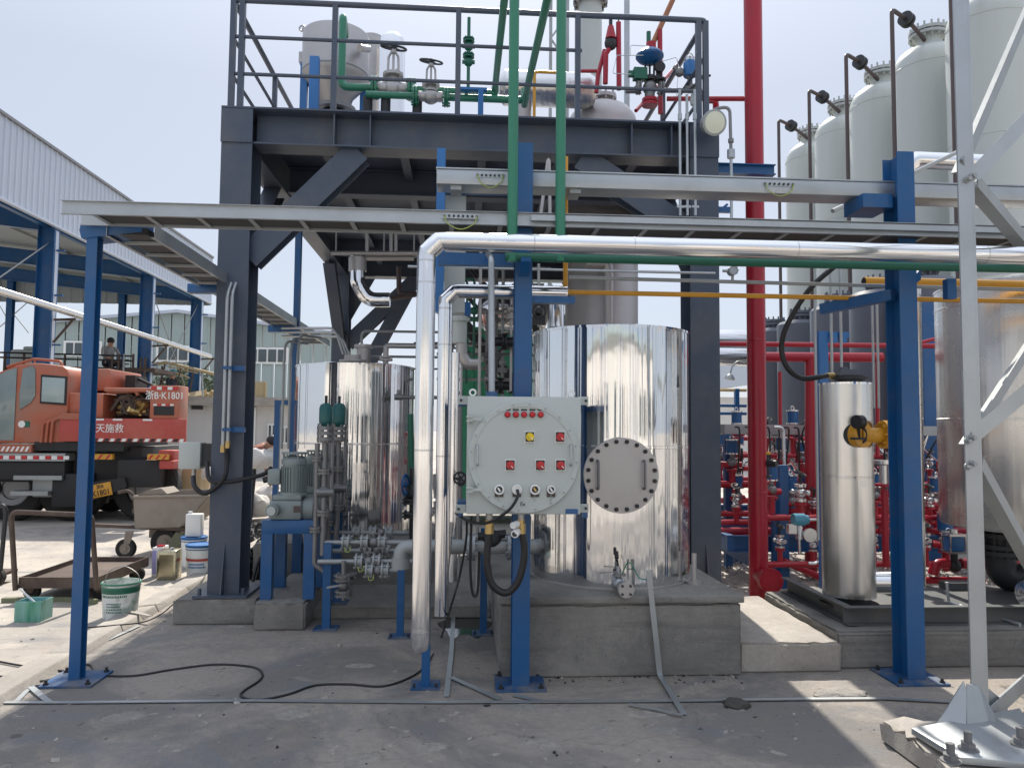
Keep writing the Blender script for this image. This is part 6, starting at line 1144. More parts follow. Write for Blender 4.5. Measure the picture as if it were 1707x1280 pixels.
MB().box(t.x-w_, t.x+w_*1.6, t.y+.05, t.y+.24, 0, h_).build('body', m_white, K, bevel=.008); MB().box(t.x-w_*.9, t.x+w_*.2, t.y+.048, t.y+.0495, h_*.1, h_*.9).build('print', mat('lilac_print', (.35,.33,.62), .5), K); MB().box(t.x, t.x+w_*1.5, t.y+.07, t.y+.15, h_, h_+.015).build('cap', m_lampred, K)
def lump(name, label, cat, c, s, m_, seed, grp=None, n=24):
    rg = random.Random(seed); b = MB(); b.sphere(c, 1, n); ph = [(rg.uniform(1.5,4), rg.uniform(0,6), rg.uniform(0,6)) for _ in range(5)]; o = Vector(c)
    for i, v in enumerate(b.v):
        e_ = v-o; k = 1+sum(.06*math.sin(f*e_.x*2+a)*math.cos(f*e_.y*2+bb+f*e_.z) for f, a, bb in ph); b.v[i] = o+V(e_.x*s[0]*k, e_.y*s[1]*k, max(e_.z*s[2]*k, -s[2]*.6))
    return tag(b.build(name, m_), label, cat, grp)
lump('olive_sack', 'crumpled olive sack lying behind the golden tin', 'sack', gz(290,940)+V(0,.3,.12), (.17,.13,.2), mat('olive_cloth', (.12,.12,.075), .9, 0, .2, 5, .4, 20), 4)
for k, (px, py, s_, lab) in enumerate(((432,768,(.28,.25,.2),'topmost white sack of the pile behind the pumps'), (424,846,(.26,.25,.24),'large white sack beside the bending person'), (452,828,(.28,.25,.2),'middle white sack behind the pump motor'), (345,788,(.3,.3,.18),'white sack lying left of the junction box'), (316,806,(.3,.3,.16),'pale sack beyond the cart hopper'))):
    q = at(px, py, 12.6+k*.4); lump('white_sack', lab, 'sack', (q.x, q.y, max(q.z, s_[2]*.6)), s_, m_sack, 20+k, 'white sacks piled behind the column')
for k, (px, py, y_, s_) in enumerate(((300,800,13.5,.30), (262,790,13.3,.28))): q = at(px, py, y_); b = MB().box(q.x-.35, q.x+.35, y_, y_+.6, 0, q.z+.2); tag(b.build('crate', m_tan if k == 0 else m_cart, bevel=.02), ('tan crate standing behind the concrete cart' if k == 0 else 'grey block standing behind the concrete cart'), 'crate')
cp_ = MB(); rg = random.Random(9)
for i in range(46):
    a = rg.uniform(402, 446); y0 = rg.uniform(6.9, 7.9); pts = []
    for j in range(5): q = gz(a+rg.uniform(-8,22), 950, 0); pts.append(V(at(a+j*9-14+rg.uniform(-6,6), 930, y0).x, y0+rg.uniform(-.12,.12), .02+rg.uniform(.0,.42)*math.sin(math.pi*(j+.6)/5)))
    cp_.curve(pts, rg.uniform(.010,.016), 6, 4)
tag(cp_.build('cable_pile', m_black), 'tangled heap of black cables beside the left column', 'cables', kind='stuff')
db = MB()
for i in range(420):
    q = gz(rg.uniform(395,470), rg.uniform(872,905)); s_ = rg.uniform(.02,.07); db.cbox(q+Z3*s_*.3, s_*2, s_, s_*.7, Quaternion((rg.random(),rg.random(),rg.random(),rg.random())).normalized())
tag(db.build('scrap_heap', m_chass, smooth=0), 'dark scrap scattered on sunlit ground behind the pumps', 'scrap', kind='stuff')
# ================================================================ white tanks in a row
WX = at(1552,300,12.7).x; wr = .60; wzt = at(1550,85,12.7).z
m_flg = mat('flange_grey', (.40,.42,.41), .5, .2, .2, 9)
WT = thing('white_tank', 'tall white tank with bolted neck', 'tank', (0, 0, 0), 'tall white tanks in a row')
MB().lathe((0,0,0), [(wr, .3), (wr, wzt-.42), (wr*.97, wzt-.28), (wr*.86, wzt-.14), (wr*.66, wzt-.04), (wr*.42, wzt), (.0, wzt+.01)], Z3, 72).build('shell', m_tank, WT)
MB().cyl((0,0,wzt-.02), (0,0,wzt+.24), .21, n=32).build('neck', m_tank, WT)
fl = MB().cyl((0,0,wzt+.20), (0,0,wzt+.25), .325, n=36).cyl((0,0,wzt+.275), (0,0,wzt+.33), .325, n=36).bolts((0,0,wzt+.15), Z3, .285, 16, .020, .26); fl.build('bolted_flange', m_flg, WT)
MB().lathe((0,0,.0), [(wr*.9, 0), (wr*.9, .32)], Z3, 40).build('skirt', m_slate, WT)
wd = MB()
for z_ in (wzt-.42, wzt-2.3, wzt-4.2): wd.torus((0,0,z_), Z3, wr*.999, .008, 72, 6)
build_each(wd, 'weld_seam', m_tank, WT); MB().box(-.09, .09, -wr-.03, -wr+.02, wzt-5.1, wzt-4.95).build('name_plate', m_sspol, WT)
RS = thing('vent_riser', 'dark vent pipe bent over a tank top', 'pipe', (0, 0, 0), 'dark vent pipes beside the white tanks')
rzt = at(1490,18,11.9).z; rxx = at(1487,120,11.9).x
MB().tube([(0,0,1.0), (0,0,rzt), (.34,.2,rzt-.02), (.62,.38,rzt-.08), (WX-rxx,.8,rzt-.16), (WX-rxx,.8,wzt+.31)], .035, 10, .08).build('pipe', m_brown, RS)
MB().cyl((.34,.2,rzt-.02), (.39,.23,rzt-.03), .125, n=20).cyl((.405,.24,rzt-.03), (.45,.27,rzt-.035), .125, n=20).build('flange_pair', m_dark, RS)
names = ['nearest of the white tanks, its top out of the picture', 'second white tank, neck just inside the top edge', 'third white tank of the row counting from the right', 'fourth white tank of the row, next to last', 'farthest and smallest of the white tanks']
rn = ['dark vent pipe running up along the nearest white tank and out of frame', 'tallest looking dark vent pipe, bent over the second white tank', 'dark vent pipe bent over the third white tank', 'dark vent pipe bent over the fourth white tank', 'dark vent pipe bent over the farthest white tank']
for i in range(5):
    y = 11.15+1.52*i
    if i == 0: WT.location = (WX, y, 0); RS.location = (rxx, y-.8, 0); WT['label'] = names[0]; RS['label'] = rn[0]
    else: copy_tree(WT, (WX, y, 0), None, names[i]); copy_tree(RS, (rxx, y-.8, 0), None, rn[i])
# darker, shorter vessels in front of them
DT = thing('slate_vessel', 'shorter slate grey vessel', 'vessel', (0,0,0), 'shorter slate vessels before the white tanks'); dzt = 3.62
MB().lathe((0,0,0), [(.45, .2), (.45, dzt), (.40, dzt+.06), (.2, dzt+.10), (0, dzt+.1)], Z3, 56).build('shell', m_slate, DT)
MB().cyl((0,0,dzt+.05), (0,0,dzt+.16), .16, n=24).cyl((0,0,dzt+.16), (0,0,dzt+.21), .22, n=24).cyl((0,0,dzt+.225), (0,0,dzt+.275), .22, n=24).bolts((0,0,dzt+.11), Z3, .19, 12, .016, .22).build('bolted_flange', m_slate, DT)
for i, (px, Y, lab) in enumerate(((1292,15.6,'leftmost of the short slate vessels, half behind the red riser'), (1336,14.4,'slate vessel second from the red riser'), (1398,12.6,'slate vessel behind the black hose loop'), (1470,11.2,'slate vessel just left of the broad blue post'), (1540,10.2,'slate vessel right of the broad blue post'))):
    x = at(px, 600, Y).x
    if i == 0: DT.location = (x, Y, 0); DT['label'] = lab
    else: copy_tree(DT, (x, Y, 0), None, lab)
# ================================================================ red riser and red lines
RY = 6.75; rx_ = at(1262,700,RY).x; rr_ = .083
RR = thing('red_riser', 'tall thick red pipe with blind flange at its foot', 'pipe', (rx_, RY, 0))
MB().cyl((rx_, RY, .0), (rx_, RY, 9), rr_, n=36).build('pipe', m_red, RR)
c = at(1284,967,RY-.25); MB().cyl((rx_, RY, c.z), c+V(-.02,.05,0), .07, n=20).cyl(c+Y3*.03, c, .105, n=28).cyl(c-Y3*.004, c-Y3*.03, .105, n=28).bolts(c-Y3*.03, -Y3, .088, 8, .009, .012).build('blind_flange', m_red, RR)
seam_z = at(1262,568,RY).z; MB().torus((rx_, RY, seam_z), Z3, rr_*.99, .006, 32, 6).build('weld_seam', m_red, RR); MB().torus((rx_, RY, at(1262,820,RY).z), Z3, rr_*.99, .006, 32, 6).build('weld_seam', m_red, RR)
Yp = thing('yellow_drop_pipe', 'yellow pipe with flange running down the side of the red riser', 'pipe', at(1270,750,RY-.1)); MB().tube([at(1268,549,RY-.02), at(1275,752,RY-.02)], .016, 12).build('pipe', m_yel, Yp); q = at(1276,755,RY-.02); MB().cyl(q-Z3*.012, q+Z3*.012, .045, n=20).build('flange', m_yel, Yp); MB().cyl(q-Z3*.2, q-Z3*.013, .032, n=14).cyl(q-Z3*.22, q-Z3*.2, .05, n=16).cyl(q+V(0,-.03,-.09), q+V(.06,-.1,-.09), .03, n=12).build('valve_body', m_dark, Yp)
def red_line(label, pts, Y, r_, bend=0): t = MB(); t.tube([at(x, y, Y) for x, y in pts], r_, 16, bend); return tag(t.build('red_pipe', m_red), label, 'pipe')
red_line('thin red pipe crossing level behind the red riser, upper of two', [(1198,573),(1565,577)], 8.4, .028)
red_line('thin slanting red pipe end right of the broad blue post', [(1520,575),(1566,563)], 8.3, .02)
D = thing('red_manifold', 'thick red pipe portal with upright legs right of the red riser', 'pipe', at(1352,900,7.9)); MB().cyl(at(1262,595,7.9), at(1470,596,7.9), .052, n=20).build('header', m_red, D)
for px, r_ in ((1352, .062), (1463, .022)): MB().cyl(at(px,597,7.9), at(px,960 if px < 1400 else 760,7.9), r_, n=18).build('leg', m_red, D)
red_line('thin red upright pipe behind the yellow drop pipe', [(1300,620),(1302,900)], 8.8, .022)
red_line('slanting red pipe near the ground right of the red riser', [(1305,935),(1375,965)], 7.4, .035)
# ================================================================ manifold skid behind: blue frames, red headers, many valves
zone_x0, zone_x1 = 2.75, 6.6
SK = thing('manifold_skid', 'blue steel skid frame carrying the crowded red manifolds', 'skid frame', (4.4, 9, .25))
for y in (7.6, 9.2, 10.8): MB().channel((2.72, y, .42), (6.8, y, .42), .07, .16, .01, Z3).build('beam', m_blue, SK)
for x in (2.72, 4.7): MB().bar((x, 7.6, .42), (x, 11.2, .42), .08, .16, Z3).build('beam', m_blue, SK)
for px, Y, top, w_ in ((1213,8.6,718,.08), (1228,8.9,840,.09), (1292,7.55,835,.07), (1304,7.5,775,.09), (1392,7.6,690,.07), (1549,9.0,500,.16), (1570,10,560,.1), (1445,8.8,700,.08)):
    q = at(px, 800, Y); MB().bar((q.x, Y, .0), (q.x, Y, at(px,top,Y).z), w_, w_, Y3).build('post', m_blue, SK)
MB().bar(at(1205,905,8.6), at(1262,935,7.6), .1, .14, Z3).build('beam', m_blue, SK); MB().bar(at(1262,848,8.9), at(1226,848,8.9), .08, .08, Z3).build('beam', m_blue, SK)
for k, (z, y, r_) in enumerate(((.3,7.1,.03),(.72,7.25,.03),(.62,7.7,.03),(.62,8.5,.035),(.95,8.5,.04),(.95,9.3,.04),(1.25,9.3,.03),(.62,10.1,.04),(1.05,10.1,.035),(.5,7.9,.045),(1.45,10.3,.03))):
    t = MB(); t.cyl((2.3 if y > 7.4 else 2.85, y, z), (7.0, y, z), r_, n=12); tag(t.build('red_header', m_red), 'level red header pipe among the crowded manifold valves', 'pipe', 'red header pipes of the manifold')
mv = thing('manifold_valve', 'small steel valve with dark handle crowded on the red manifold', 'valve', (0,0,0), 'valves crowded on the manifold')
MB().cyl((0,0,-.16), (0,0,.0), .024, n=10).cyl((0,0,-.03), (0,0,-.01), .045, n=14).build('red_stub', m_red, mv)
MB().cyl((0,0,-.005), (0,0,.015), .045, n=14).sphere((0,0,.06), .040, 12).cyl((0,0,.1), (0,0,.12), .045, n=14).cyl((0,-.07,.06), (0,.07,.06), .02, n=10).build('valve_body', m_sspol, mv)
MB().cyl((0,0,.12), (0,0,.20), .012, n=8).wheel((0,0,.20), V(.2,-.5,1), .045, .007, 3).build('handwheel', m_dark, mv)
av = thing('actuated_valve', 'small valve with blue cylinder actuator crowded on the red manifold', 'valve', (0,0,0), 'actuated valves crowded on the manifold')
MB().cyl((0,0,-.16), (0,0,.0), .03, n=10).cyl((0,0,-.02), (0,0,.0), .055, n=14).cyl((-.09,0,.04), (.09,0,.04), .03, n=12).build('red_tee', m_red, av)
MB().sphere((0,0,.06), .05, 12).cyl((0,0,.06), (0,0,.16), .02, n=8).build('valve_body', m_iron, av); MB().cyl((0,0,.155), (0,0,.27), .055, n=18).build('actuator', m_blue, av)
MB().cyl((0,0,.271), (0,0,.285), .062, n=18).torus((0,0,.305), Y3, .02, .005, 10, 5).build('top_plate', m_sspol, av); MB().cyl((0,0,.14), (0,0,.154), .062, n=18).build('bottom_plate', m_sspol, av)
rg = random.Random(21); first = {}
def place(p, xyz, s_=1.0, rot=0):
    if p.name not in first: first[p.name] = 1; p.location = xyz; p.rotation_euler = (0,0,rot); p.scale = (s_,)*3
    else: copy_tree(p, xyz, (0,0,rot), scale=s_)
for y, z in ((7.1,.42),(7.25,.85),(7.7,.72),(8.5,.74),(8.5,1.08),(9.3,1.10),(9.3,1.40),(10.1,.8),(10.1,1.2)):
    x = (2.5 if y > 7.4 else 3.0)+rg.uniform(0,.1)
    while x < 6.4:
        place(av if rg.random() < .33 else mv, (x, y+rg.uniform(-.05,.05), z+rg.uniform(-.02,.1)), rg.uniform(.9,1.35), rg.uniform(-.6,.6)); x += rg.uniform(.20,.34)
tubes = thing('impulse_tubing', 'tangle of thin steel and black tubing over the manifold valves', 'tubing', (4, 8.8, .9)); a_ = MB(); b_ = MB()
for i in range(70):
    x, y = rg.uniform(2.3,6.2), rg.uniform(7.6,10.4); z = rg.uniform(.7,1.3); (a_ if i % 2 else b_).curve([(x, y, z), (x+rg.uniform(-.15,.15), y-.05, z+rg.uniform(.1,.35)), (x+rg.uniform(-.1,.3), y+rg.uniform(-.1,.1), z+rg.uniform(.2,.5)), (x+rg.uniform(0,.4), y, z+rg.uniform(-.1,.2))], rg.uniform(.006,.013), 5, 5)
a_.build('steel_tubes', m_sspol, tubes); b_.build('black_tubes', m_black, tubes); tubes['kind'] = 'stuff'
rv = MB(); rw = MB()
for i in range(60):
    x, y = rg.uniform(2.4,6.4), rg.uniform(7.7,10.4); z = rg.uniform(.4,1.0); rv.cyl((x,y,z), (x+rg.uniform(-.02,.02), y, z+rg.uniform(.2,.4)), rg.uniform(.018,.032), n=8)
    if i < 30: rv.tube([(x,y-.3,z), (x,y,z), (x,y,z+.2)], .028, 8, .06)
tag(rv.build('red_pipework', m_red), 'mass of short red branch pipes filling the manifold skid', 'pipework', kind='stuff')
T = thing('cable_trough', 'level galvanised cable trough above the manifold valves', 'cable tray', at(1300,715,8.2)); q0 = at(1208,716,8.2); MB().box(q0.x, q0.x+4, 8.2, 8.5, at(1300,724,8.2).z, at(1300,708,8.2).z).build('trough', m_galvd, T); rb = MB()
for i in range(9): x = q0.x+.1+i*.11; rb.curve([(x, 8.15, at(1300,712,8.2).z), (x+.03, 8.1, at(1300,720,8.2).z), (x+rg.uniform(-.05,.1), 8.1, at(1300,790,8.2).z)], .010, 6)
rb.build('hanging_cables', m_black, T)
t = MB(); t.tube([at(1290,712,7.9), at(1306,713,7.9), at(1308,850,7.9)], .020, 10, .05); tag(t.build('steel_tube', m_sspol), 'bright bent steel tube dropping before the manifold', 'tube')
PT = thing('pressure_transmitter', 'teal headed pressure transmitter beside the small clad tank', 'transmitter', at(1332,880,6.6)); q = at(1332,866,6.6)
MB().cyl(q-X3*.055, q+X3*.045, .055, n=20).cyl(q+X3*.05, q+X3*.08, .04, n=14).build('head', mat('transmitter_blue', (.07,.26,.36), .35), PT); MB().cyl(q-Z3*.05, q-Z3*.17, .03, n=12).cbox(q+V(-.07,0,-.08), .07, .06, .08).cyl(q+V(.08,-.02,-.13), q+V(.08,-.05,-.13), .06, n=16).cyl(q+V(0,0,-.17), q+V(.0,0,-.3), .014, n=8).build('sensor_body', m_sspol, PT)
MB().cyl(q+X3*.08, q+X3*.3, .012, n=8).curve([q+V(.1,0,-.14), q+V(.16,0,-.17), q+V(.19,0,-.28), q+V(.16,0,-.37), q+V(.08,0,-.38)], .014, 8).build('impulse_line', m_sspol, PT)
# ================================================================ skid with small clad tank
kz = .25
SKD = thing('steel_skid', 'dark steel skid frame with plate deck under the small clad tank', 'skid', (4.5, 6.5, kz)); kx0 = 2.60; ky0 = 5.05
MB().channel((kx0, ky0+.03, kz+.062), (9, ky0+.03, kz+.062), .06, .12, .008, Z3).build('front_channel', m_skid, SKD); MB().channel((kx0+.03, ky0+.065, kz+.062), (kx0+.03, 6.12, kz+.062), .06, .12, .008, Z3, -1).build('side_channel', m_skid, SKD)
MB().box(kx0+.062, 9, ky0+.062, 6.12, kz+.03, kz+.045).build('plate_deck', m_skid, SKD)
for x, y in ((3.3,5.8),(3.9,5.95),(4.7,5.7)): MB().box(x, x+.25, y, y+.12, kz+.046, kz+.1).build('spacer', m_skid, SKD)
sY = 5.45; sc0 = at(1412,800,sY); sr = .182; sz0, sz1 = at(1412,1000,sY-.18).z, at(1412,637,sY-sr).z
ST = thing('slim_clad_tank', 'slim bright clad tank standing on the dark skid', 'tank', (sc0.x, sY, kz))
MB().lathe((sc0.x, sY, sz0), [(sr, 0), (sr, (sz1-sz0)/2), (sr, sz1-sz0)], Z3, 72, False).build('shell', m_aluS, ST); MB().lathe((sc0.x, sY, sz1), [(sr*1.02, -.01), (sr*1.02, .004), (sr*.9, .008), (0, .01)], Z3, 64).build('roof_sheet', m_alu, ST); MB().lathe((sc0.x, sY, sz0), [(sr*1.01, -.003), (sr*1.01, .008)], Z3, 64).build('base_ring', m_alu, ST)
MB().cyl((sc0.x, sY, kz+.046), (sc0.x, sY, sz0-.004), sr*.82, n=32).cyl((sc0.x, sY, kz+.046), (sc0.x, sY, kz+.07), sr*1.1, n=32).build('support_ring', m_dark, ST)
zb = at(1412,796,sY-.18).z; MB().lathe((sc0.x, sY, zb), [(sr, -.008), (sr*1.012, -.006), (sr*1.012, .006), (sr, .008)], Z3, 64, False).build('cladding_band', m_sspol, ST); p = at(1438,806,sY-sr); MB().box(p.x-.035, p.x+.03, sY-sr-.003, sY-sr+.02, p.z-.02, p.z+.02).build('name_plate', m_sspol, ST)
MB().cyl((sc0.x+.03, sY, sz1), (sc0.x+.03, sY, sz1+.06), .10, n=20).cyl((sc0.x+.03, sY, sz1+.03), (sc0.x+.03, sY, sz1+.05), .13, n=20).build('top_nozzle', m_dark, ST)
MB().cyl((sc0.x, sY+.05, at(1480,972,sY).z), (at(1510,972,sY).x, sY+.05, at(1480,972,sY).z), .085, n=28).build('outlet_duct', m_aluX, ST)
YV = thing('yellow_valve', 'yellow flanged valve with black gauge on the slim clad tank', 'valve', at(1450,750,5.2)); q = at(1432,725,5.22)
b = MB(); b.cyl(q-V(.0,-.03,0), q+V(.02,-.03,0), .088, n=28).cyl(q, q+V(.24,.05,0), .055, n=24); q3 = at(1474,724,5.26)
b.cyl(q3-X3*.02, q3, .10, n=28).cyl(q3+X3*.006, q3+X3*.03, .10, n=28).cyl(q3, at(1520,724,5.4), .06, n=20).bolts(q3-X3*.02, -X3, .08, 8, .010, .02).bolts(q-Y3*.03, V(-.5,-1,0), .07, 4, .010, .02).build('body', m_yel, YV); g_ = at(1427,703,5.16)
MB().cyl(g_-Y3*.0+X3*.0, g_+V(.05,.02,0), .048, n=20).cyl(g_+V(.02,0,-.04), g_+V(.03,.02,-.11), .01, n=8).build('gauge', m_black, YV); MB().cbox(at(1430,731,5.15), .1, .02, .015).build('lever', m_dark, YV)
MB().cyl(q+V(-.03,.0,0), q+V(.0,.03,0), .080, n=24).build('tank_flange', m_dark, YV)
for k, (px, top, bot, y_, lab) in enumerate(((1362,490,900,5.9,'left thin bright conduit rising past the slim tank'), (1389,440,625,5.7,'middle thin bright conduit above the slim tank'), (1405,440,618,5.7,'right thin bright conduit above the slim tank'), (1458,505,680,6.2,'left of the paired conduits beside the broad blue post'), (1466,505,680,6.2,'right of the paired conduits beside the broad blue post'))):
    x = at(px-3,560,y_).x; t = MB(); t.cyl((x,y_,at(px,bot,y_).z), (x,y_,at(px,top,y_).z), .011, n=8); tag(t.build('conduit', m_galv), lab, 'conduit', 'thin conduits near the slim clad tank')
D = thing('blue_bracket_post', 'blue post with clamps behind the top of the slim clad tank', 'post', at(1377,640,6.0)); x0_, x1_ = at(1366,600,6).x, at(1381,600,6).x
MB().box(x0_, x1_, 6.0, 6.07, .25, at(1375,552,6).z).build('upright', m_lblue, D); MB().box(x1_+.001, at(1416,560,6).x, 6.0, 6.06, at(1375,562,6).z, at(1375,553,6).z).build('arm', m_lblue, D)
for px in (1389, 1405): MB().box(at(px-6,560,5.98).x, at(px+6,560,5.98).x, 5.97, 5.998, at(px,572,6).z, at(px,554,6).z).build('clamp', m_lblue, D)
H = thing('flexible_hose', 'black flexible hose looping down to the slim clad tank', 'hose', at(1340,560,5.4))
MB().curve([at(1396,440,5.3), at(1350,482,5.3), at(1313,540,5.35), at(1303,580,5.4), at(1312,612,5.4), at(1335,630,5.4), at(1362,629,5.4), at(1380,626,5.42)], .0195, 12, 10).build('tube', m_black, H); MB().cyl(at(1378,626,5.42), at(1390,626,5.44), .022, n=10).build('fitting', m_brass, H); MB().cyl(at(1391,626,5.45), at(1398,627,5.46), .017, n=8).build('nut', m_sspol, H)
D = thing('level_instrument', 'dark instrument head on top of the slim clad tank', 'instrument', at(1405,632,sY)); MB().cbox(at(1410,622,sY), .13, .1, .05).cyl(at(1405,632,sY), at(1405,612,sY), .03, n=10).build('head', m_slate, D)
t = MB(); t.cyl(at(1535,960,6.2)-Z3*.1, at(1527,480,6.2), .038, n=20); tag(t.build('insulated_pipe', m_aluR), 'thin clad riser close behind the broad blue post', 'pipe')
t = MB(); t.tube([at(1510,277,7.2), at(1522,267,7.2), at(1640,272,7.2)], .085, 22, .15); tag(t.build('insulated_pipe', m_aluX), 'thick clad pipe lying behind the top of the broad blue post', 'pipe')
t = MB(); t.cyl(at(1388,352,6.2), at(1600,252,6.8), .02, n=8); tag(t.build('slanting_tube', m_galvd), 'grey tube slanting up behind the broad blue post', 'tube')
# actuated blue valve low right
D = thing('piston_valve', 'valve with square blue piston actuator on red pipes at right', 'valve', at(1585,960,6.6)); q = at(1590,905,6.6)
MB().cbox(q, .12, .12, .13).build('actuator', m_lblue, D, bevel=.006); b = MB()
for i in (-1,1):
    for j in (-1,1): b.cyl(q+V(i*.07,j*.06,-.08), q+V(i*.07,j*.06,.09), .007, n=6)
b.cbox(q+Z3*.075, .16, .15, .018).cbox(q-Z3*.075, .16, .15, .018).torus(q+V(-.05,0,.11), Y3, .02, .005, 12, 5).cyl(q+Z3*.085, q+Z3*.12, .03, n=10); b.build('tie_plate', m_sspol, D); MB().cyl(q-Z3*.085, q-Z3*.16, .03, n=10).sphere(q-Z3*.2, .06, 12).build('valve_body', m_dark, D)
MB().tube([q+V(-.2,0,-.28), q+V(-.17,0,-.18), q+V(-.06,0,-.18)], .045, 12, .08).build('red_elbow', m_red, D); MB().tube([q+V(.2,0,-.28), q+V(.17,0,-.18), q+V(.06,0,-.18)], .045, 12, .08).build('red_elbow', m_red, D)
red_line('red pipe lying low behind the broad blue post', [(1535,967),(1640,967)], 6.6, .032); red_line('red stub pipe right of the broad blue post at mid height', [(1535,853),(1600,853)], 8.0, .045); red_line('red stub at the right edge above the skid', [(1690,930),(1760,930)], 6.0, .022)
D = thing('red_stand', 'thin red pipe stand with flange between slim tank and blue post', 'stand', at(1477,945,6.4)); MB().cyl(at(1477,945,6.4), at(1474,815,6.4), .028, n=12).build('leg', m_red, D); z_ = at(1474,806,6.4); MB().cyl(z_-X3*.0-Z3*.02, z_+Z3*.0, .075, n=20).build('flange', m_red, D); MB().cyl(z_, z_+Z3*.16, .04, n=14).cyl(z_+Z3*.17, z_+Z3*.2, .09, n=18).build('valve_body', m_sspol, D)
t = MB(); t.tube([(at(1578,975,5.5).x, 5.5, at(1578,970,5.5).z), (at(1582,1010,5.5).x, 5.5, kz+.05), at(1700,1040,5.0), (at(1697,1050,5.0).x, 5.0, .0)], .013, 8); tag(t.build('earthing_bar', m_galv), 'pale earthing bar bent over the right part of the skid', 'strip')
# big clad tank at right edge
ty = 5.95; tq = at(1695,680,ty); trr = .575; a0, a1 = at(1695,893,ty-trr).z, at(1695,457,ty-trr).z
BT = thing('clad_tank', 'large dull clad tank cut off by the right edge', 'tank', (tq.x, ty, kz), 'vertical tanks in bright cladding')
MB().lathe((tq.x, ty, a0), [(trr*.93, .0), (trr*.985, .004), (trr, .02), (trr, (a1-a0)/2), (trr, a1-a0)], Z3, 112, False).build('shell', m_aluR, BT); MB().lathe((tq.x, ty, a1), [(trr*1.012, -.012), (trr*1.012, .004), (trr*.8, .05), (.0, .12)], Z3, 96).build('roof_sheet', m_aluR, BT); MB().cyl((tq.x, ty, a0-.01), (tq.x, ty, a0+.02), trr*.9, n=64).build('underside', m_ss, BT)
for py in (697, 500): zb = at(1590,py,5.6).z; MB().lathe((tq.x, ty, zb), [(trr, -.008), (trr*1.006, -.006), (trr*1.006, .006), (trr, .008)], Z3, 112, False).build('cladding_band', m_aluR, BT)
a = R(-112); p = V(tq.x+math.cos(a)*trr, ty+math.sin(a)*trr, a0+.02); MB().bar(p, p+Z3*(a1-a0-.04), .010, .004, V(math.cos(a), math.sin(a), 0)).build('lap_seam', m_aluR, BT)
a = R(-84); p = V(tq.x+math.cos(a)*trr, ty+math.sin(a)*trr, at(1695,771,ty-trr).z); MB().cyl(p, p+V(.0,-.03,0), .022, n=14).build('thermowell', m_dark, BT)
EL = thing('dark_elbow', 'dark flanged pipe elbow under the large tank at the right edge', 'pipe', (tq.x, ty, kz)); ex = at(1668,930,ty).x
f_ = MB()
for k, z in enumerate((a0-.02, a0-.07, a0-.16, a0-.21)): f_.cyl((ex, ty, z-.018), (ex, ty, z+.018), .165 if k in (0,1) else .155, n=32)
f_.bolts((ex, ty, a0-.25), Z3, .135, 10, .012, .24).cyl((ex, ty, a0-.2), (ex, ty, a0), .11, n=24).build('flange_pair', m_dark, EL); MB().tube([(ex, ty, a0-.2), (ex, ty, kz+.15), (ex+.9, ty-.3, kz+.14)], .112, 24, .24, steps=10).build('elbow', m_dark, EL)
MB().lathe((at(1712,990,5.2).x, 5.2, at(1712,990,5.2).z), [(0,-.02),(.09,-.01),(.115,.03),(.115,.5)], V(1,.2,0), 30).build('clad_spool', m_alu, EL)
for px, py, w_ in ((1640,1010,.03), (1545,1000,.04)): pass
# ================================================================ galvanised lattice tower
fb_ = gz(1560,1270); fzt = .12; ft = rough_block('tower_footing', m_pale, at(1478,1262,3.75).x, 4.6, 2.7, gz(1480,1232).y-.02, 0, fzt, 'broken edged concrete footing under the galvanised tower', 'footing', .02)
LYt = 3.72; lx = at(1608,700,LYt).x; LT = thing('lattice_tower', 'galvanised angle iron tower leg with braces at the right edge', 'tower', (lx, LYt, fzt))
MB().angle((lx, LYt, fzt+.05), (lx, LYt, 8), .10, .010, -X3, 1, 1).build('leg', m_galvd, LT) if False else None
lg = MB(); lg.box(lx, lx+.075, LYt, LYt+.010, fzt+.03, 8); lg.box(lx+.0755, lx+.0865, LYt-.0, LYt+.10, fzt+.03, 8); lg.build('leg', m_galv, LT)
dx, dy = V(1.4,-.45,0), V(1.55,1.25,0); A0 = V(lx+.05, LYt+.02, 0)
for d_ in (dx, dy, dx+dy): MB().angle(A0+d_+Z3*fzt, A0+d_+Z3*8, .10, .010, X3).build('leg', m_galv, LT)
def br(px, py, slope, face, w_=.07):
    p = at(px, py, LYt+.01); e_ = (dx if face == 'x' else dy); q = A0+e_
    # solve height so the brace leaves the leg with the seen slope
    best = min((abs(((lambda s_: (s_[1]-py)/(s_[0]-px))(proj(V(q.x, q.y, z))))-slope), z) for z in [i*.02-3 for i in range(600)])[1]
    n_ = V(-e_.y, e_.x, 0).normalized(); b_ = MB(); b_.angle(p+n_*.004, V(q.x, q.y, best), w_, .007, n_); return b_.build('brace', m_galv if face == 'x' else m_galvd, LT)
def proj(p): d_ = p-CAM; z = d_.dot(fw); return (CX+d_.dot(rt)/z*F, CY-d_.dot(up)/z*F)
br(1632,300,-1.05,'x'); br(1612,285,-2.42,'y'); br(1632,312,1.18,'y'); br(1632,735,-.82,'x'); br(1625,742,-1.62,'y'); br(1638,782,1.85,'y'); br(1655,1205,-.95,'y',.08)
for py in (300, 735, 778): 
    b_ = MB(); 
    for k in (0, 1): p = at(1612+k*8, py-k*5, LYt); b_.cyl(p+Y3*.0, p-Y3*.03, .012, n=6).cyl(p, p-Y3*.006, .019, n=12)
    b_.build('bolt', m_galvd, LT)
plt = MB(); gp = [gz(x, y, fzt+.04) for x, y in ((1519,1213), (1600,1262), (1760,1275), (1700,1180))]; plt.prism([V(p.x, p.y, fzt+.012) for p in gp], (0,0,.03)); plt.build('base_plate', m_galv, LT, bevel=.003)
zt0 = fzt+.043
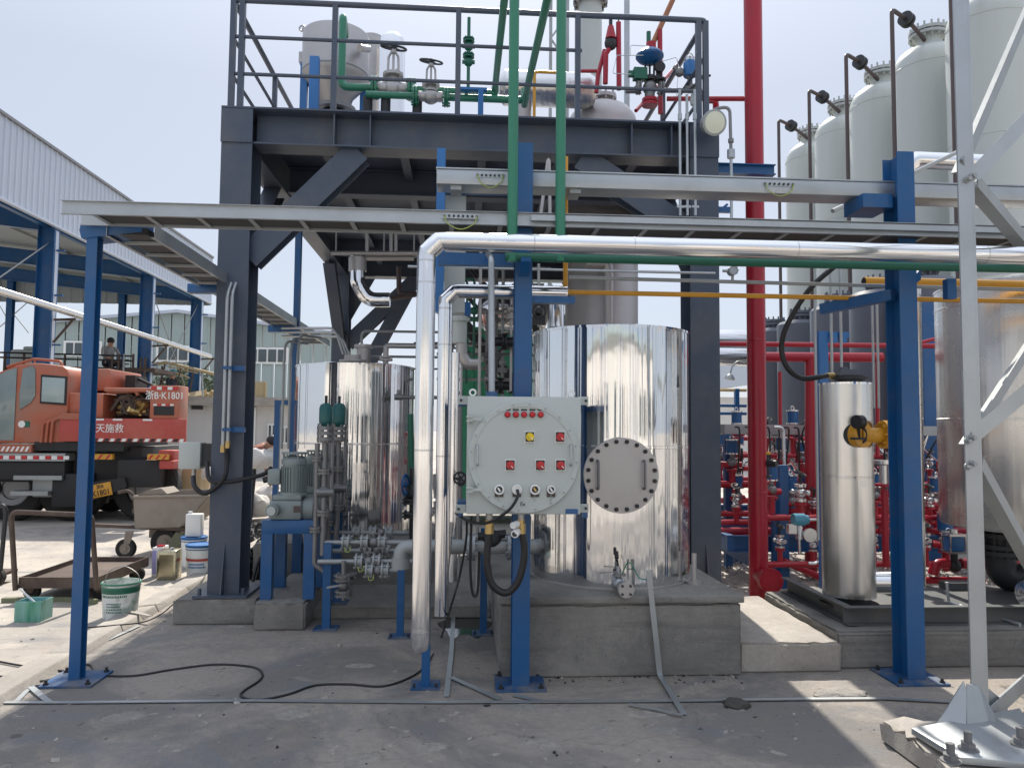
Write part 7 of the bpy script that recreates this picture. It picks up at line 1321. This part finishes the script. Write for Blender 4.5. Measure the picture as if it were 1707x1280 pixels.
def gus(pts, thick=V(.012,.006,0)): MB().prism(pts, thick).build('gusset', m_galvd, LT)
gus([at(1549,1228,3.62), at(1610,1262,3.5), at(1612,1150,3.68), at(1606,1136,3.72)], V(.012,.02,0)); gus([at(1612,1140,3.69), at(1632,1142,3.72), at(1658,1190,3.62), at(1665,1250,3.55), at(1612,1255,3.52)], V(.004,.012,0))
gus([at(1640,1140,3.80), at(1678,1172,3.95), at(1690,1230,3.9), at(1645,1228,3.75)], V(0,.012,0))
for px, py in ((1614,1248),(1701,1240),(1585,1268)): p = gz(px, py, zt0); MB().cyl(p, p+Z3*.075, .017, n=12).cyl(p, p+Z3*.03, .032, n=6).cyl(p, p+Z3*.006, .042, n=20).build('anchor_bolt', m_iron, LT)
# ================================================================ far right background
B2 = thing('distant_roof', 'low pale ribbed roof far behind the red riser', 'building', at(1215,700,30)); MB().prism([at(1150,610,30), at(1260,585,30), at(1260,640,30), at(1150,652,30)], (0,8,0)).build('roof', m_clad, B2); q0, q1 = at(1150,652,30), at(1300,650,30); MB().box(q0.x, q1.x, 30.5, 37.5, 0, q0.z-.2).build('wall', m_plaster, B2)
for k, (py, r_) in enumerate(((566,.21),(592,.21))):
    t = MB(); t.cyl(at(1130,py-1,15), at(1245,py+1,15), r_, n=24); tag(t.build('insulated_pipe', m_aluX), ('upper' if k == 0 else 'lower')+' of two thick clad pipes seen between platform column and red riser', 'pipe')
T = thing('gooseneck_lamp', 'small bell lamp on a bent arm right of the platform column', 'lamp', at(1216,632,14)); q = at(1217,627,14); MB().lathe(q, [(.10,-.06),(.085,-.02),(.05,.03),(.02,.05)], V(.2,0,1), 24).build('shade', m_galvd, T); MB().curve([q+Z3*.05, q+V(.06,0,.2), q+V(.16,0,.28), q+V(.3,0,.25)], .015, 8).build('arm', m_galvd, T)
T = thing('blue_pipe_rack', 'small blue pipe rack far behind the platform column', 'rack', at(1222,700,16)); MB().bar((at(1228,660,16).x,16,0), (at(1228,660,16).x,16,at(1228,648,16).z), .09, .09, Y3).build('post', m_blue, T)
for py in (650, 676, 689): MB().cyl(at(1200,py,16), at(1244,py+.5,16), .035, n=8).build('arm', m_blue if py != 650 else m_tan, T)
def bush(name, label, c, s, n, seed, m_):
    rg = random.Random(seed); b = MB(); c = Vector(c)
    for i in range(n):
        u = V(rg.gauss(0,1), rg.gauss(0,1), rg.gauss(0,1)).normalized()*(rg.random()**.4); p = c+V(u.x*s[0], u.y*s[1], u.z*s[2]*(1+.3*math.sin(u.x*7))); e_ = rg.uniform(.05,.13); a = V(rg.uniform(-1,1), rg.uniform(-1,1), rg.uniform(-1,1)).normalized(); d_ = a.orthogonal().normalized()
        b.add([p-a*e_, p+d_*e_*.5, p+a*e_, p-d_*e_*.5], [(0,1,2,3)])
    return tag(b.build(name, m_, smooth=0), label, 'trees', kind='stuff')
m_leaf = mat('leaves', (.09, .12, .06), .6, 0, .4, 1.2)
q = at(1225,705,60); bush('distant_trees', 'green trees on the horizon right of the platform column', (q.x, 60, 1.5), (9, 3, 1.9), 7000, 3, m_leaf)
q = at(262,630,30); bush('distant_trees', 'green shrubs behind the white building roof', (q.x, 32, 2.8), (3.0, 1, 1.1), 5000, 4, m_leaf)
# ================================================================ litter on the floor
def strip(label, pts, w_=.030, z=.012, m_=None, t_=.004):
    b = MB(); P_ = [gz(x, y, z) for x, y in pts]
    for i, (p, q) in enumerate(zip(P_, P_[1:])): p = p.copy(); q = q.copy(); p.z = q.z = z+i*.0006; b.bar(p, q, w_, t_, Z3)
    return tag(b.build('flat_bar', m_ or m_galv), label, 'strip')
strip('long flat bar lying across the floor from the left kerb to the tower', [(-20,1170),(130,1170),(420,1167),(740,1170),(1090,1168),(1330,1165),(1470,1164),(1590,1170)])
strip('flat bar running back along the kerb from the left post', [(28,1168),(55,1140),(100,1112),(150,1080),(232,1043)], .028, .010)
strip('short flat bar slanting beside the left post plate', [(50,1143),(82,1170)], .035, .014); strip('flat bar running back between the tall clad pipe and the plinth', [(744,1160),(752,1090),(757,1010),(762,960)], .032, .012)
strip('short flat bar slanting from the pipe stand to the centre post', [(752,1128),(832,1164)], .034, .016); strip('short flat bar at the foot of the centre post', [(858,1158),(905,1168)], .03, .014); strip('short flat bar crossing the earthing strip on the floor', [(1048,1172),(1138,1191)], .02, .020)
strip('thin lath lying on the kerb near the paint bucket', [(212,1018),(252,1026)], .03, .065, m_pale); strip('pale lath lying slanting on the kerb', [(205,1012),(275,1005)], .015, .06, m_pale); strip('olive pole lying on the ground under the trolley', [(4,1000),(110,998),(160,1003)], .045, .02, mat('olive_pole', (.16,.17,.10), .6), .04)
ch_ = MB(); rg = random.Random(17)
for i in range(150):
    px, py = rg.uniform(0,1500), 1035+245*rg.random()**1.0; q = gz(px, py); s_ = rg.uniform(.003,.011)*(1.6 if rg.random() < .12 else 1); ch_.cur = 0 if rg.random() < .25 else 1
    ch_.cbox(q+Z3*s_*.3, s_*2.2, s_*1.4, s_*.8, Quaternion((rg.random()+.5, rg.uniform(-.3,.3), rg.uniform(-.3,.3), rg.random())).normalized())
for i in range(160):
    px, py = rg.uniform(880,1240), rg.uniform(1112,1140) ; q = gz(px, py); s_ = rg.uniform(.003,.012); ch_.cur = 1 if rg.random() < .6 else 0; ch_.cbox(q+Z3*s_*.3, s_*2, s_*1.5, s_, Quaternion((rg.random(),rg.random(),rg.random(),rg.random())).normalized())
tag(ch_.build('grit', [m_dark, m_pale], smooth=0), kind='stuff')
m_splash = concrete('mortar', (.33,.305,.275), (.22,.205,.19), 5, 1.0)
for k, (px, py, r_) in enumerate(((212,1195,.16),(490,1193,.14),(600,1268,.12),(870,1180,.13),(900,1240,.14),(1090,1190,.12),(1225,1178,.12),(715,1245,.12),(1000,1215,.09),(1105,1218,.1),(395,1045,.11),(600,1110,.12))):
    b = MB(); c = gz(px, py); rg = random.Random(50+k); n_ = 56; prm = [(rg.randint(1,3), rg.uniform(0,6.28), rg.uniform(.08,.2)) for _ in range(3)]+[(rg.randint(5,13), rg.uniform(0,6.28), rg.uniform(.015,.05)) for _ in range(5)]; rings = []
    for jr, hh in ((1.0, .0012), (.86, .005), (.6, .009), (.3, .007)):
        rings.append([c+V(math.cos(t)*r_*jr*rad, math.sin(t)*r_*.7*jr*rad, hh*rg.uniform(.6,1.4)) for t in [6.2832*i/n_ for i in range(n_)] for rad in [.75+sum(a*math.sin(f*t+p) for f, p, a in prm)*(.55 if jr > .5 else .3)+rg.uniform(-.05,.05)]])
    b.add([p for q_ in rings for p in q_]+[c+V(0,0,.008)], [(k_*n_+i, k_*n_+(i+1)%n_, (k_+1)*n_+(i+1)%n_, (k_+1)*n_+i) for k_ in range(3) for i in range(n_)]+[(3*n_+i, 3*n_+(i+1)%n_, 4*n_) for i in range(n_)])
    tag(b.build('mortar_splash', m_splash if k % 3 else m_plinth, smooth=50), 'flaky patch of spilt mortar on the foreground floor', 'splash', 'patches of spilt mortar')
pd = MB(); c = gz(775,1045); n_ = 40; rg = random.Random(4); pd.add([(c.x+math.cos(i*6.283/n_)*.20*(1+.18*math.sin(i*.471)), c.y+math.sin(i*6.283/n_)*.32*(1+.2*math.cos(i*.471*2)+.12*math.sin(i*.157*5)), .007) for i in range(n_)], [tuple(range(n_))])
tag(pd.build('puddle', mat('wet_film', (.05,.05,.05), .05, 0, .1), smooth=0), 'small shiny puddle between the tall clad pipe and the plinth', 'puddle', kind='stuff')

# ================================================================ unseen building and rack added behind the camera for tank reflections
RW = thing('reflected_building', 'long pale building added behind the camera, seen only mirrored in the tanks', 'building', (0, -19, 0)); MB().box(-30, 26, -24, -19, 0, 5.2).build('wall', m_plaster, RW); MB().box(-30.3, 26.3, -24.3, -18.6, 5.2, 5.5).build('roof', m_shed, RW)
for i in range(9): wi = MB().box(-26+i*6, -23.6+i*6, -19.0, -18.96, 1.2, 3.2).build('window', m_glass, RW)
RK = thing('reflected_pipe_rack', 'blue pipe rack added behind the camera, seen only mirrored in the tanks', 'pipe rack', (0, -7, 0))
for x in (-6, -2.6, .9, 4.2, 8): MB().hbeam((x, -7, 0), (x, -7, 5.5), .22, .22, .012, .01, Y3).build('post', m_blue, RK)
for z, m_ in ((5.0, m_alu), (5.4, m_alu)): MB().cyl((-12, -7.2, z), (13, -7.2, z), .09, n=12).build('pipe', m_, RK)
for x, m_ in ((-4.5, m_red), (-.8, m_green), (2.6, m_alu), (6, m_yel)): MB().cyl((x, -7.2, 0), (x, -7.2, 5.0), .10, n=12).build('pipe_drop', m_, RK)

lump('dirt_heap', 'small dark heap of dirt on the floor before the low slab', 'dirt', gz(1228,1178)+V(0,0,.012), (.075,.06,.035), mat('dark_dirt', (.07,.065,.06), .95, 0, .4, 20, 1.0, 60), 77, None, 28)
lump('dirt_heap', 'flattened grey dirt heap on the floor near the right blue post', 'dirt', gz(1400,1158)+V(0,0,.010), (.16,.08,.02), m_splash, 78, None, 28)
